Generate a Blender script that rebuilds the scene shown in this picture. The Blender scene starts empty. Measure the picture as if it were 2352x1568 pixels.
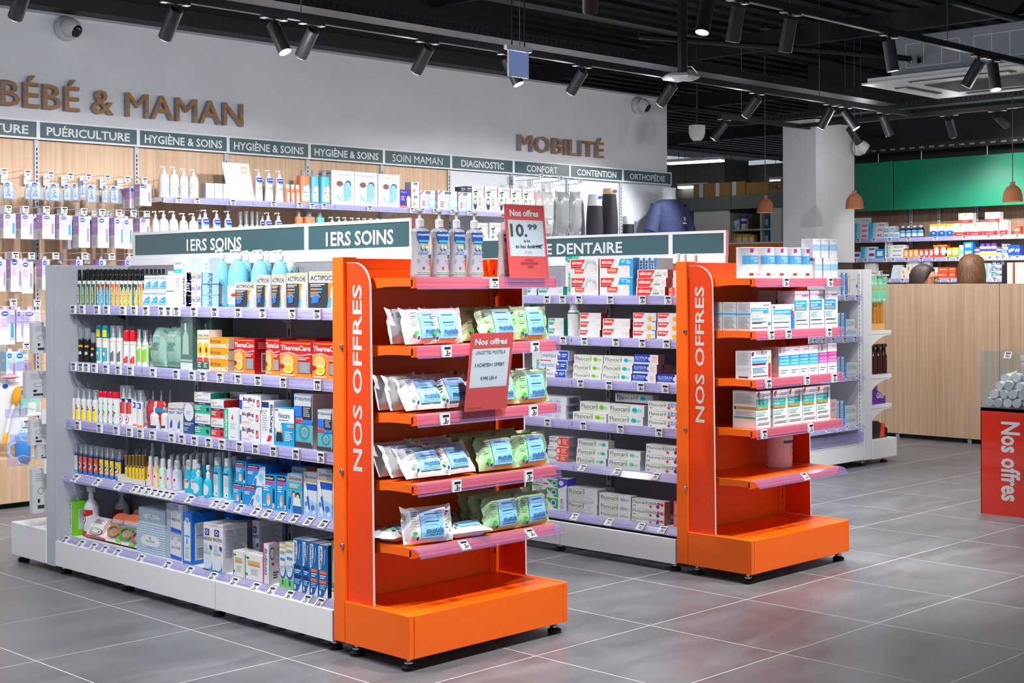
import bpy, bmesh, math, random
from math import radians as rad, sin, cos, pi, tan
from mathutils import Vector, Matrix
random.seed(11)
scene = bpy.context.scene
col = scene.collection

PW1, PW2, PW3, PW4, PW5, FILL = 85, 90, 100, 205, 125, 8.5
WORLD, EXPO = .5, 0.0
# ---------------------------------------------------------------- camera
F, YAW, PITCH, ROLL, PPY, H = 3317.05, rad(44.78), rad(.2386), rad(-.2441), 665.96, 1.24832
_d = Vector((cos(YAW)*cos(PITCH), sin(YAW)*cos(PITCH), -sin(PITCH)))
_r0 = Vector((sin(YAW), -cos(YAW), 0)); _u0 = _r0.cross(_d)
_r = cos(ROLL)*_r0 + sin(ROLL)*_u0; _u = cos(ROLL)*_u0 - sin(ROLL)*_r0
cam = bpy.data.cameras.new('camera'); camo = bpy.data.objects.new('camera', cam); col.objects.link(camo)
cam.sensor_width = 36; cam.lens = F*36/2352; cam.shift_y = -(784-PPY)/2352; cam.clip_start = .05; cam.clip_end = 100
camo.matrix_world = Matrix(((_r.x, _u.x, -_d.x, 0), (_r.y, _u.y, -_d.y, 0), (_r.z, _u.z, -_d.z, H), (0, 0, 0, 1)))
scene.camera = camo
# ---------------------------------------------------------------- world and exposure
w = bpy.data.worlds.new('world'); scene.world = w; w.use_nodes = True
w.node_tree.nodes['Background'].inputs[0].default_value = (.80, .88, 1.0, 1)
w.node_tree.nodes['Background'].inputs[1].default_value = WORLD
vs = scene.view_settings
vs.view_transform = 'Standard'; vs.look = 'None'; vs.gamma = 1; vs.use_curve_mapping = False; vs.exposure = EXPO
scene.cycles.max_bounces = 5; scene.cycles.diffuse_bounces = 3; scene.cycles.glossy_bounces = 3; scene.cycles.transmission_bounces = 4; scene.cycles.transparent_max_bounces = 12
scene.cycles.use_adaptive_sampling = True; scene.cycles.adaptive_threshold = .03
scene.cycles.sample_clamp_indirect = 4; scene.cycles.caustics_reflective = False; scene.cycles.caustics_refractive = False
scene.cycles.use_denoising = True

# ---------------------------------------------------------------- measuring helpers: a view ray meets a plane of the shop
O = Vector((0, 0, H))
def _ray(x, y): return _d + _r*((x-1176)/F) - _u*((y-PPY)/F)
def atx(x, y, X): v = _ray(x, y); return O + v*(X/v.x)
def aty(x, y, Y): v = _ray(x, y); return O + v*(Y/v.y)
def atz(x, y, z): v = _ray(x, y); return O + v*((z-H)/v.z)

# ---------------------------------------------------------------- materials
_MC = {}
def lin(h):
    h = h.lstrip('#')
    if len(h) == 3: h = ''.join(c*2 for c in h)
    o = []
    for i in (0, 2, 4):
        c = int(h[i:i+2], 16)/255
        o.append(c/12.92 if c <= .04045 else ((c+.055)/1.055)**2.4)
    return (*o, 1)
def M(h, rough=.42, metal=0, alpha=1, emit=0, spec=.5, trans=0, ior=1.45, coat=0, noise=0, name=None):
    k = (h, rough, metal, alpha, emit, spec, trans, ior, coat, noise)
    if k in _MC: return _MC[k]
    m = bpy.data.materials.new(name or 'paint'); m.use_nodes = True
    b = m.node_tree.nodes['Principled BSDF']; I = b.inputs
    I['Base Color'].default_value = lin(h); I['Roughness'].default_value = rough; I['Metallic'].default_value = metal
    I['Alpha'].default_value = alpha; I['Specular IOR Level'].default_value = spec
    I['Transmission Weight'].default_value = trans; I['IOR'].default_value = ior; I['Coat Weight'].default_value = coat
    if emit: I['Emission Color'].default_value = lin(h); I['Emission Strength'].default_value = emit
    if noise:
        nt = m.node_tree; n = nt.nodes.new('ShaderNodeTexNoise'); n.inputs['Scale'].default_value = 60
        bp = nt.nodes.new('ShaderNodeBump'); bp.inputs['Strength'].default_value = noise; bp.inputs['Distance'].default_value = .002
        nt.links.new(n.outputs['Fac'], bp.inputs['Height']); nt.links.new(bp.outputs['Normal'], I['Normal'])
    _MC[k] = m; return m
def ramp_mat(name, stops, scale, nscale=1., detail=6, rough=.5, coords='Object', dist=0., rnd=0., bump=0., spec=.5, rough2=None):
    m = bpy.data.materials.new(name); m.use_nodes = True; nt = m.node_tree; b = nt.nodes['Principled BSDF']
    tc = nt.nodes.new('ShaderNodeTexCoord'); mp = nt.nodes.new('ShaderNodeMapping'); mp.inputs['Scale'].default_value = scale
    n = nt.nodes.new('ShaderNodeTexNoise'); n.inputs['Scale'].default_value = nscale; n.inputs['Detail'].default_value = detail
    n.inputs['Distortion'].default_value = dist
    cr = nt.nodes.new('ShaderNodeValToRGB'); e = cr.color_ramp.elements
    e[0].position, e[0].color = stops[0][0], lin(stops[0][1]); e[1].position, e[1].color = stops[-1][0], lin(stops[-1][1])
    for p, h in stops[1:-1]: q = e.new(p); q.color = lin(h)
    L = nt.links.new
    src = tc.outputs[coords]
    if coords == 'World':
        src = None
    L(src, mp.inputs['Vector'])
    if rnd:
        oi = nt.nodes.new('ShaderNodeObjectInfo'); ad = nt.nodes.new('ShaderNodeVectorMath'); ad.operation = 'ADD'
        cb = nt.nodes.new('ShaderNodeCombineXYZ'); mu = nt.nodes.new('ShaderNodeMath'); mu.operation = 'MULTIPLY'; mu.inputs[1].default_value = 37.
        L(oi.outputs['Random'], mu.inputs[0]); L(mu.outputs[0], cb.inputs[0]); L(mu.outputs[0], cb.inputs[1])
        L(mp.outputs[0], ad.inputs[0]); L(cb.outputs[0], ad.inputs[1]); L(ad.outputs[0], n.inputs['Vector'])
    else: L(mp.outputs[0], n.inputs['Vector'])
    L(n.outputs['Fac'], cr.inputs[0]); L(cr.outputs[0], b.inputs['Base Color'])
    b.inputs['Roughness'].default_value = rough; b.inputs['Specular IOR Level'].default_value = spec
    if rough2 is not None:
        mr = nt.nodes.new('ShaderNodeMapRange'); mr.inputs[3].default_value = rough; mr.inputs[4].default_value = rough2
        L(n.outputs['Fac'], mr.inputs[0]); L(mr.outputs[0], b.inputs['Roughness'])
    if bump:
        bp = nt.nodes.new('ShaderNodeBump'); bp.inputs['Strength'].default_value = bump; bp.inputs['Distance'].default_value = .003
        L(n.outputs['Fac'], bp.inputs['Height']); L(bp.outputs['Normal'], b.inputs['Normal'])
    return m
def clear(h, a, rough=.08, name='clear_plastic', gl=1.0, th=None):
    k = ('clear', h, a, rough, th)
    if k in _MC: return _MC[k]
    m = bpy.data.materials.new(name); m.use_nodes = True; nt = m.node_tree; nt.nodes.remove(nt.nodes['Principled BSDF'])
    out = nt.nodes['Material Output']; t = nt.nodes.new('ShaderNodeBsdfTransparent'); t.inputs[0].default_value = lin(th or h)
    p = nt.nodes.new('ShaderNodeBsdfPrincipled'); p.inputs['Base Color'].default_value = lin(h); p.inputs['Roughness'].default_value = rough
    lw = nt.nodes.new('ShaderNodeLayerWeight'); fr = nt.nodes.new('ShaderNodeMath'); fr.operation = 'POWER'; fr.inputs[1].default_value = 4.; nt.links.new(lw.outputs['Facing'], fr.inputs[0])
    mx = nt.nodes.new('ShaderNodeMath'); mx.operation = 'MULTIPLY_ADD'; mx.inputs[1].default_value = .7*gl; mx.inputs[2].default_value = a; mx.use_clamp = True
    ms = nt.nodes.new('ShaderNodeMixShader'); L = nt.links.new
    L(fr.outputs[0], mx.inputs[0]); L(mx.outputs[0], ms.inputs[0]); L(t.outputs[0], ms.inputs[1]); L(p.outputs[0], ms.inputs[2]); L(ms.outputs[0], out.inputs[0])
    _MC[k] = m; return m
WHITE = M('#e9eaee', .35, name='white_powder_coat'); GREYP = M('#84858e', .5, name='grey_panel'); LGREY = M('#b9bfc9', .4, name='light_grey_metal')
ORANGE = M('#ff6a0a', .38, name='orange_powder_coat'); ORPANEL = M('#ee4712', .3, name='orange_print_panel')
BLACK = M('#0b0b0d', .6, name='black'); DBLACK = M('#101013', .8, name='dark_ceiling'); SIGN = M('#35545a', .32, name='slate_green')
CHROME = M('#c9ced2', .2, 1, name='chrome'); RUBBER = M('#111111', .7, name='rubber')
OAK = ramp_mat('light_oak', [(.25, '#bf9a7a'), (.5, '#cfae90'), (.75, '#dabfa4')], (26, 26, .7), 1.6, 8, .5, dist=.4)
OAKH = ramp_mat('oak_letter', [(.25, '#8a5a30'), (.5, '#a9743f'), (.75, '#b98450')], (2, 20, 30), 1.6, 8, .5, dist=.5)
BWOOD = ramp_mat('brown_wood', [(.25, '#7d5f49'), (.5, '#957660'), (.75, '#a68972')], (26, 26, .7), 1.6, 8, .5, dist=.4)
TILE = ramp_mat('stone_tile', [(.2, '#595b61'), (.45, '#66686e'), (.7, '#74767c')], (1.3, 3.2, 1), 1.7, 9, .2, dist=.9, rnd=1, spec=.5, rough2=.5)
GROUT = M('#c9c6bf', .8, name='grout')
RAIL = clear('#d2d0f4', .22, .12, 'lavender_rail', .4, '#f4f3ff'); RAILO = clear('#a698cc', .16, .12, 'rail_over_orange', .4, '#fbeef6')
ACRYL = clear('#f4f8fa', .03, .04, 'acrylic', .6)

# ---------------------------------------------------------------- mesh builder
_TX = {}
def text_geo(s, off=0.):
    if 'M' in s or 'W' in s: off = 0.
    k = (s, off)
    if k in _TX: return _TX[k]
    cu = bpy.data.curves.new('tmp', 'FONT'); cu.body = s; cu.resolution_u = 2; cu.offset = off; cu.fill_mode = 'FRONT'
    o = bpy.data.objects.new('tmp', cu); col.objects.link(o)
    dg = bpy.context.evaluated_depsgraph_get(); ev = o.evaluated_get(dg); me = ev.to_mesh()
    v = [(p.co.x, p.co.y) for p in me.vertices]; f = [tuple(p.vertices) for p in me.polygons]
    ev.to_mesh_clear(); bpy.data.objects.remove(o); bpy.data.curves.remove(cu)
    x0 = min(p[0] for p in v); x1 = max(p[0] for p in v); y0 = min(p[1] for p in v); y1 = max(p[1] for p in v)
    v = [((a-x0)/max(x1-x0, 1e-6), (b-y0)/max(y1-y0, 1e-6)) for a, b in v]
    # make every face look up
    ff = []
    for q in f:
        a = 0
        for i in range(len(q)):
            p0, p1 = v[q[i]], v[q[(i+1) % len(q)]]; a += p0[0]*p1[1]-p1[0]*p0[1]
        ff.append(q if a > 0 else q[::-1])
    _TX[k] = (v, ff, (x1-x0)/max(y1-y0, 1e-6)); return _TX[k]
def strips(pts, n):
    # cut a flat outline into narrow upright strips so that it can wrap round a curved body
    def clip(P, x, keep):
        out = []
        for i in range(len(P)):
            a, b = P[i-1], P[i]; ia, ib = (a[0]-x)*keep >= 0, (b[0]-x)*keep >= 0
            if ia != ib: t = (x-a[0])/(b[0]-a[0]); out.append((x, a[1]+(b[1]-a[1])*t))
            if ib: out.append(b)
        return out
    x0 = min(p[0] for p in pts); x1 = max(p[0] for p in pts); k = max(1, int(math.ceil((x1-x0)*n))); res = []
    for i in range(k):
        q = clip(clip(pts, x0+(x1-x0)*i/k, 1), x0+(x1-x0)*(i+1)/k, -1)
        if len(q) > 2: res.append(q)
    return res
class MB:
    def __init__(s): s.v = []; s.f = []; s.m = []; s.sm = []; s.mats = []
    def mi(s, m):
        if m not in s.mats: s.mats.append(m)
        return s.mats.index(m)
    def add(s, vs, fs, m, smooth=False):
        b = len(s.v); s.v += [tuple(p) for p in vs]; i = s.mi(m)
        for f in fs: s.f.append(tuple(b+k for k in f)); s.m.append(i); s.sm.append(smooth)
    def box(s, x0, y0, z0, x1, y1, z1, m):
        s.add([(x0, y0, z0), (x1, y0, z0), (x1, y1, z0), (x0, y1, z0), (x0, y0, z1), (x1, y0, z1), (x1, y1, z1), (x0, y1, z1)],
              [(0, 3, 2, 1), (4, 5, 6, 7), (0, 1, 5, 4), (1, 2, 6, 5), (2, 3, 7, 6), (3, 0, 4, 7)], m); return s
    def prism(s, pts, axis, a, b, m):
        # pts: 2D outline; axis 'x','y','z' = extrusion axis from a to b
        n = len(pts)
        def q(p, t): return (t, p[0], p[1]) if axis == 'x' else (p[0], t, p[1]) if axis == 'y' else (p[0], p[1], t)
        vs = [q(p, a) for p in pts]+[q(p, b) for p in pts]
        fs = [tuple(range(n))[::-1], tuple(range(n, 2*n))]+[(i, (i+1) % n, n+(i+1) % n, n+i) for i in range(n)]
        s.add(vs, fs, m); return s
    def lathe(s, prof, m, n=12, c=(0, 0, 0), sx=1, sy=1, sq=0., smooth=True, capt=True, capb=True):
        vs = []; fs = []
        for r, z in prof:
            for k in range(n):
                t = 2*pi*k/n; ct, st = cos(t), sin(t)
                if sq: g = (abs(ct)**(2+sq*6)+abs(st)**(2+sq*6))**(-1/(2+sq*6)); ct *= g; st *= g
                vs.append((c[0]+r*ct*sx, c[1]+r*st*sy, c[2]+z))
        for i in range(len(prof)-1):
            for k in range(n): a = i*n+k; b = i*n+(k+1) % n; fs.append((a, b, b+n, a+n))
        if capb: fs.append(tuple(range(n))[::-1])
        if capt: fs.append(tuple((len(prof)-1)*n+k for k in range(n)))
        s.add(vs, fs, m, smooth); return s
    def tube(s, p0, p1, r, m, n=8, r1=None, smooth=True):
        p0 = Vector(p0); p1 = Vector(p1); d = p1-p0; q = d.to_track_quat('Z', 'Y'); r1 = r if r1 is None else r1
        vs = [p0+q@Vector((r*cos(2*pi*k/n), r*sin(2*pi*k/n), 0)) for k in range(n)]+[p1+q@Vector((r1*cos(2*pi*k/n), r1*sin(2*pi*k/n), 0)) for k in range(n)]
        fs = [(k, (k+1) % n, n+(k+1) % n, n+k) for k in range(n)]+[tuple(range(n))[::-1], tuple(range(n, 2*n))]
        s.add(vs, fs, m, smooth); return s
    def path(s, pts, r, m, n=6):
        for a, b in zip(pts, pts[1:]): s.tube(a, b, r, m, n)
        return s
    def art(s, items, mp, seg=1, segv=1):
        for L, it in enumerate(items):
            k = it[0]; e = L+1
            if k == 'r':
                x0, y0, x1, y1 = it[1:5]; m = cm(it[5])
                for j in range(seg):
                    a = x0+(x1-x0)*j/seg; b = x0+(x1-x0)*(j+1)/seg
                    for i in range(segv):
                        c = y0+(y1-y0)*i/segv; d = y0+(y1-y0)*(i+1)/segv
                        s.add([mp(a, c, e), mp(b, c, e), mp(b, d, e), mp(a, d, e)], [(0, 1, 2, 3)], m, segv > 1)
            elif k == 'c':
                cx, cy, rx, ry = it[1:5]; n = 18
                P = [(cx+rx*cos(2*pi*i/n), cy+ry*sin(2*pi*i/n)) for i in range(n)]
                for Q in (strips(P, 12) if seg > 1 else [P]): s.add([mp(x, y, e) for x, y in Q], [tuple(range(len(Q)))], cm(it[5]))
            elif k == 'p':
                for Q in (strips(it[1], 12) if seg > 1 else [it[1]]): s.add([mp(x, y, e) for x, y in Q], [tuple(range(len(Q)))], cm(it[2]))
            elif k in 'tvw':
                x0, y0, x1, y1, tx, c = it[1:7]; off = it[7] if len(it) > 7 else .012
                v, f, _ = text_geo(tx, off)
                if k == 't': P = [mp(x0+(x1-x0)*a, y0+(y1-y0)*b, e) for a, b in v]
                elif k == 'v': P = [mp(x1-(x1-x0)*b, y0+(y1-y0)*a, e) for a, b in v]
                else: P = [mp(x0+(x1-x0)*b, y1-(y1-y0)*a, e) for a, b in v]
                s.add(P, f, cm(c))
            elif k == 'l':
                x0, y0, x1, y1, n, c = it[1:7]
                for i in range(n):
                    t = y1-(y1-y0)*(i+.1)/n; b = y1-(y1-y0)*(i+.62)/n; xe = x1-(x1-x0)*.35*((i*7) % 4)/4
                    s.add([mp(x0, b, e), mp(xe, b, e), mp(xe, t, e), mp(x0, t, e)], [(0, 1, 2, 3)], cm(c))
        return s
    def mesh(s, name, sharp=None):
        me = bpy.data.meshes.new(name); me.from_pydata(s.v, [], s.f)
        for m in s.mats: me.materials.append(m)
        me.polygons.foreach_set('material_index', s.m); me.polygons.foreach_set('use_smooth', s.sm)
        me.update()
        if any(s.sm): me.set_sharp_from_angle(angle=rad(sharp or 38))
        return me
    def build(s, name, parent=None, **kw):
        return obj(name, s.mesh(name, kw.pop('sharp', None)), parent, **kw)
def cm(c):
    if not isinstance(c, str): return c
    h = c.lstrip('#'); h = ''.join(q*2 for q in h) if len(h) == 3 else h; v = [int(h[i:i+2], 16) for i in (0, 2, 4)]
    if min(v) > 214: v = [int(q*.93) for q in v]
    return M('#%02x%02x%02x' % tuple(v), .38, name='print')
def obj(name, data, parent=None, loc=None, rz=None, label=None, cat=None, group=None, kind=None):
    o = bpy.data.objects.new(name, data); col.objects.link(o)
    if parent: o.parent = parent
    if loc is not None: o.location = loc
    if rz is not None: o.rotation_euler = (0, 0, rz)
    tag(o, label, cat, group, kind); return o
def tag(o, label=None, cat=None, group=None, kind=None):
    for k, v in (('label', label), ('category', cat), ('group', group), ('kind', kind)):
        if v: o[k] = v
    return o
def empty(name, loc=(0, 0, 0), label=None, cat=None, group=None, rz=0):
    o = obj(name, None, None, loc, rz, label, cat, group); o.empty_display_size = .05; return o
def rbox(x0, y0, z0, x1, y1, z1, m, bev=.004, seg=1):
    b = MB(); bm = bmesh.new(); bmesh.ops.create_cube(bm, size=1)
    for v in bm.verts: v.co = ((x0+x1)/2+v.co.x*(x1-x0), (y0+y1)/2+v.co.y*(y1-y0), (z0+z1)/2+v.co.z*(z1-z0))
    bmesh.ops.bevel(bm, geom=bm.edges, offset=bev, segments=seg, affect='EDGES')
    bm.verts.index_update(); b.add([v.co[:] for v in bm.verts], [[v.index for v in f.verts] for f in bm.faces], m); bm.free(); return b
# zoom windows the measurements were read in: origin x, origin y, scale
ZW = dict(A=(100, 580, .20408), B=(440, 560, .20408), C=(100, 860, .19136), D=(420, 870, .19129), E=(100, 1090, .15306), F=(400, 1130, .18491),
          G=(760, 440, .22959), H=(780, 690, .22534), I=(780, 960, .22534), K=(1200, 560, .17857), L=(1200, 780, .16579), M=(1200, 980, .21689),
          N=(1540, 540, .22109), O=(1540, 860, .30612), P=(0, 360, .22966), Q=(0, 680, .31898), R=(330, 360, .15731), S=(640, 360, .17007),
          T=(900, 370, .15941), U=(1170, 380, .21684), V=(1540, 380, .19558), W=(1940, 380, .20406), X=(1940, 600, .29345), Y=(2080, 780, .3443))
def zx(z, x): return ZW[z][0]+x*ZW[z][2]
def zy(z, y): return ZW[z][1]+y*ZW[z][2]

# ================================================================ the shop shell
TXS, TYS, TOX, TOY = .6, .57846, 5.82007*.6, 5.59919*.6
fl = MB().box(-2, -2, -.06, 22, 16, -.0006, GROUT).build('floor', kind='structure')
tme = rbox(-TXS/2+.0026, -TYS/2+.0026, -.012, TXS/2-.0026, TYS/2-.0026, 0, TILE, .0006).mesh('tile')
def _vis(x, y):
    z = Vector((x, y, 0))-O; f = z.dot(_d)
    if f < 1: return False
    return -260 < 1176+F*z.dot(_r)/f < 2612 and PPY-F*z.dot(_u)/f < 1720
rest = MB(); nt_ = 0
cells = [(i, j) for i in range(-9, 27) for j in range(-9, 18)]
cells.sort(key=lambda c: (TOX+(c[0]+.5)*TXS)**2+(TOY+(c[1]+.5)*TYS)**2)
for i, j in cells:
    x = TOX+(i+.5)*TXS; y = TOY+(j+.5)*TYS
    if y > 8.4 and x < 10: continue
    if _vis(x, y) and nt_ < 290: obj('tile', tme, fl, (x, y, 0)); nt_ += 1
    else: rest.box(x-TXS/2+.002, y-TYS/2+.002, -.012, x+TXS/2-.002, y+TYS/2-.002, 0, TILE)
r_ = rest.build('tile_field', fl); r_['kind'] = 'stuff'
WALLM = ramp_mat('white_wall', [(.3, '#e2e3e7'), (.7, '#e9eaee')], (1, 1, 1), 3, 4, .75)
MB().box(-1, 8.12, 0, 10.16, 8.32, 2.885, WALLM).build('wall_back', kind='structure')
MB().box(-1, 8.105, 2.885, 10.165, 8.33, 2.9, M('#a9aab0', .6)).build('trim_1', kind='structure')
b = MB(); b.box(-1, 7.98, 2.90, 8.05, 8.3, 3.5, BLACK); b.box(-1, 7.955, 2.90, 8.05, 7.98, 3.0, M('#17171a', .6)); b.build('wall_bulkhead', kind='structure')
b = MB(); b.box(-2, -2, 3.5, 22, 16, 3.6, DBLACK)
for k in range(60): b.box(-2, 2+k*.22, 3.47, 22, 2.09+k*.22, 3.5, DBLACK)
b.build('ceiling', kind='structure')
for k, (x, y0, y1, z, s) in enumerate([(7.2, -2, 16, 3.3, .09), (10.2, -2, 16, 3.22, .1), (13.2, 2, 16, 3.25, .1), (16, 2, 16, 3.2, .1)]):
    MB().box(x, y0, z, x+s*.6, y1, z+s*1.6, M('#131316', .6)).build('trim_%d' % (k+2), kind='structure')
for k, (y, x0, x1, z) in enumerate([(9.4, 9, 22, 3.1), (11.2, 9, 22, 2.95), (7.2, 6, 22, 3.25), (4.9, 6, 22, 3.2)]):
    MB().tube((x0, y, z), (x1, y, z), .03, M('#232327', .5), 8).build('trim_%d' % (k+6), kind='structure')
# the far wall behind the counter, wood with a green fascia, and the dark wall above it
XR = 12.5
MB().box(XR, -2, 0, XR+.15, 8.3, 2.05, BWOOD).build('wall_right', kind='structure')
MB().box(XR+.2, -2, 2.0, XR+.3, 8.3, 3.5, M('#2c2d31', .7, name='dark_upper_wall')).build('wall_far', kind='structure')
GREENM = M('#0f8160', .3, name='green_laminate')
g = empty('fascia_panel', (12.2, 6.5, 1.93), 'long green laminate fascia above the shelves behind the counter', 'fascia')
pan = [(8.05, 7.045), (7.035, 3.2), (3.19, 1.2)]
for y1, y0 in pan: rbox(0, y0-6.5, 0, .018, y1-6.5, .46, GREENM, .002).build('panel', g)
b = MB()
for y in (5.4, 6.1, 6.75, 7.2): b.tube((.009, y-6.5, .46), (.009, y-6.5, .55), .004, WHITE)
b.build('hanger', g)
b = MB(); b.box(12.17, -1, 2.47, 12.25, 8.3, 2.53, M('#1b1b1e', .5))
for k in range(70): b.box(12.168, 1+k*.1, 2.49, 12.17, 1.05+k*.1, 2.505, M('#8d8f92', .5))
b.build('trim_10', kind='structure')
# square column, white above and dark below
b = MB(); b.box(10.9, 7.047, 1.43, 11.53, 7.39, 2.69, M('#d4d4d6', .6, name='column_paint')); b.build('wall_column', kind='structure')
b = MB(); b.box(10.91, 7.057, 0, 11.52, 7.38, 1.43, M('#3a342f', .35)); b.build('wall_column_foot', kind='structure')

# ================================================================ ceiling tracks, spotlights and services
BODYM = M('#26262a', .45, name='lamp_black'); LENS = M('#ffffff', .3, emit=14, name='lamp_lens'); TRK = M('#1a1a1d', .5)
SP_ADP = MB().box(-.075, -.014, -.012, .075, .014, 0, TRK).box(-.075, -.016, -.014, -.045, .016, -.010, M('#c8c8cc', .3)).box(.045, -.016, -.014, .075, .016, -.010, M('#c8c8cc', .3)).mesh('adapter')
SP_STEM = MB().tube((0, 0, -.012), (0, 0, -.05), .008, TRK).mesh('stem')
SP_BODY = MB().lathe([(.0, -.018), (.030, -.018), (.034, -.014), (.034, .15), (.031, .152), (.031, .146), (.0, .146)], BODYM, 20, capt=False, capb=False).mesh('body')
SP_LENS = MB().lathe([(0, .1465), (.0305, .1465)], LENS, 16, capt=False, capb=False).mesh('lens')
NSPOT = [0]
def spotlight(pos, aim, power, label, size=95, blend=.5, axis='x', color=(1, .985, .96), on=True, rad_=.03, fill=0):
    o = empty('track_spotlight', pos, label, 'spotlight')
    a = obj('adapter', SP_ADP, o); a.rotation_euler = (0, 0, 0 if axis == 'x' else pi/2); obj('stem', SP_STEM, o)
    d = Vector(aim).normalized(); q = d.to_track_quat('Z', 'Y')
    b = obj('body', SP_BODY, o); b.location = (0, 0, -.05); b.rotation_euler = q.to_euler()
    l = obj('lens', SP_LENS, b)
    if on and power:
        L = bpy.data.lights.new('spot', 'SPOT'); L.energy = power; L.spot_size = rad(size); L.spot_blend = blend; L.shadow_soft_size = rad_; L.color = color
        lo = bpy.data.objects.new('lamp', L); col.objects.link(lo); lo.parent = o
        lo.location = Vector((0, 0, -.05))+d*.16; lo.rotation_euler = d.to_track_quat('-Z', 'Y').to_euler()
        if fill:  # added point light at the mouth, a fill that lifts the upper wall
            S = bpy.data.lights.new('fill', 'POINT'); S.energy = fill; S.shadow_soft_size = .06; S.color = (.93, .96, 1)
            so = bpy.data.objects.new('added_fill', S); col.objects.link(so); so.parent = o; so.location = Vector((0, 0, -.05))+d*.19
    return o
def track(p0, p1, label):
    p0 = Vector(p0); p1 = Vector(p1); o = empty('lighting_track', p0, label, 'track')
    v = p1-p0; L = v.length; yaw = math.atan2(v.y, v.x); o.rotation_euler = (0, 0, yaw)
    MB().box(0, -.018, 0, L, .018, .035, TRK).build('rail', o)
    MB().box(0, -.005, -.001, L, .005, .001, M('#77777c', .35, .6)).build('contact_strip', o)
    for k in range(int(L/1.6)+1):
        if .3+k*1.6 < L: MB().tube((.3+k*1.6, 0, .035), (.3+k*1.6, 0, 3.5-p0.z), .0025, M('#55555a', .5), 6).build('suspension_wire', o)
    return o
ZT = 2.6
track((-.6, 5.98, ZT), (10.6, 5.98, ZT), 'long black lighting track in front of the white back wall')
track((-.6, 4.09, ZT), (8.82, 4.09, ZT), 'black lighting track above the orange stands')
track((10.74, 3.0, ZT), (10.74, 7.08, ZT), 'black lighting track parallel to the green fascia')
track((9.6, 7.12, ZT), (12.2, 7.12, ZT), 'short black lighting track beside the white column')
track((-.6, 2.5, ZT), (9.6, 2.5, ZT), 'black lighting track over the aisle in front of the stands')
WD = (0, .62, -1); PWALL = PW1
# (x, aim, power) on the wall track, read from the photo
T1 = [(3.76, (.05, .95, -1), PWALL, 'black track spotlight nearest the left dome camera'), (4.33, (.15, -.5, -1), PW1*.7, 'lit black track spotlight above the word MAMAN, aimed at the aisle'),
      (4.57, (.05, .95, -1), PWALL, 'black track spotlight just right of the lit one over MAMAN'), (5.37, (.05, .95, -1), PWALL, 'black track spotlight above the slate SOIN MAMAN sign'),
      (6.0, (.2, -.45, -1), PW1*.7, 'lit black track spotlight beside the hanging exit sign'), (6.65, (.05, .95, -1), PWALL, 'black track spotlight right of the hanging exit sign'),
      (7.54, (.05, 1.0, -1), PWALL, 'black track spotlight in front of the white wall corner'), (8.5, (.05, 1.0, -1), PWALL*.8, 'black track spotlight right of the white wall corner'),
      (9.45, (-.1, .6, -1), PWALL*.5, 'black track spotlight left of the crossing pair by the column'), (9.66, (.25, -.6, -1), PW1*.35, 'lit black spotlight crossing its neighbour by the column top')]
for x, a, p, lb in T1: spotlight((x, 5.98, ZT), a, p, lb, fill=FILL)
spotlight((10.22, 5.98, ZT), (.3, -.25, -1), PW1*.4, 'short black spotlight right of the crossing pair')
for x, lb in ((1.2, 0), (2.1, 0), (3.0, 0)):
    spotlight((x, 5.98, ZT), (.05, .95, -1), PWALL, 'black spotlight on the wall track outside the left of the view, %s' % {1.2: 'third', 2.1: 'second', 3.0: 'first'}[x], fill=FILL)
T2 = [(5.42, (-.35, -.05, -1), PW2*.8, 'large lit black spotlight at the top photo edge'), (5.66, (.0, .22, -1), PW2, 'black spotlight right of the large lit one at the top edge'),
      (6.1, (0.02, .22, -1), PW2, 'black spotlight second right of the large lit one'), (7.05, (.12, -.1, -1), PW2, 'black spotlight hanging alone, tilted right, before the air conditioner'),
      (8.08, (-.1, .6, -1), PW2, 'black spotlight tilted left over the air conditioner'), (8.26, (-.18, -.22, -1), PW2, 'lit black spotlight over the air conditioner grille')]
for x, a, p, lb in T2: spotlight((x, 4.09, ZT), a, p, lb, fill=FILL*.3 if x > 7 else 0)
for k, (x, a, p) in enumerate([(2.0, (.55, .12, -1), PW3), (2.35, (.5, .5, -1), PW3), (1.2, (.9, .35, -1), PW3), (3.9, (.3, -.3, -1), PW3*.5), (4.6, (.35, .3, -1), PW3*.4)]):  # unseen lamps, most added to light the left gondola's aisle face
    spotlight((x, 4.09, ZT), a, p, 'unseen black spotlight on the stand track above the frame, %s from its left end' % ['third', 'fourth', 'second', 'fifth', 'sixth'][k])
for k, (x, a, p) in enumerate([(2.9, (.5, 1, -2.3), PW4), (3.8, (-.35, 1, -2.3), PW4), (4.8, (.5, 1, -2.3), PW4), (5.6, (-.3, 1, -2.3), PW4), (6.8, (.1, .9, -1), PW4*.6), (8.0, (2.42, 2.9, -1.8), PW4*1.6)]):  # unseen lamps; the last is added to brighten the oak counter
    spotlight((x, 2.5, ZT), a, p, 'unseen black spotlight on the front aisle track above the frame, %s from its left end' % ['first', 'second', 'third', 'fourth', 'fifth', 'sixth'][k], size=58, blend=1.)
for y, a, p, lb in ((5.69, (.75, .1, -1), PW5, 'black spotlight left of the two facing the green fascia'), (5.28, (1, -.1, -.5), PW5, 'black spotlight facing the right part of the green fascia'), (6.6, (.8, -.25, -1), PW5*.4, 'black spotlight hidden beside the column facing the green fascia'), (4.2, (1, .1, -.45), PW5*1.3, 'black spotlight right of the frame facing the green fascia')):
    spotlight((10.74, y, ZT), a, p, lb, axis='y', fill=FILL*.4)
spotlight((9.66, 7.12, ZT), (-.5, .6, -1), 60, 'black spotlight on the short track by the wall corner')
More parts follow.
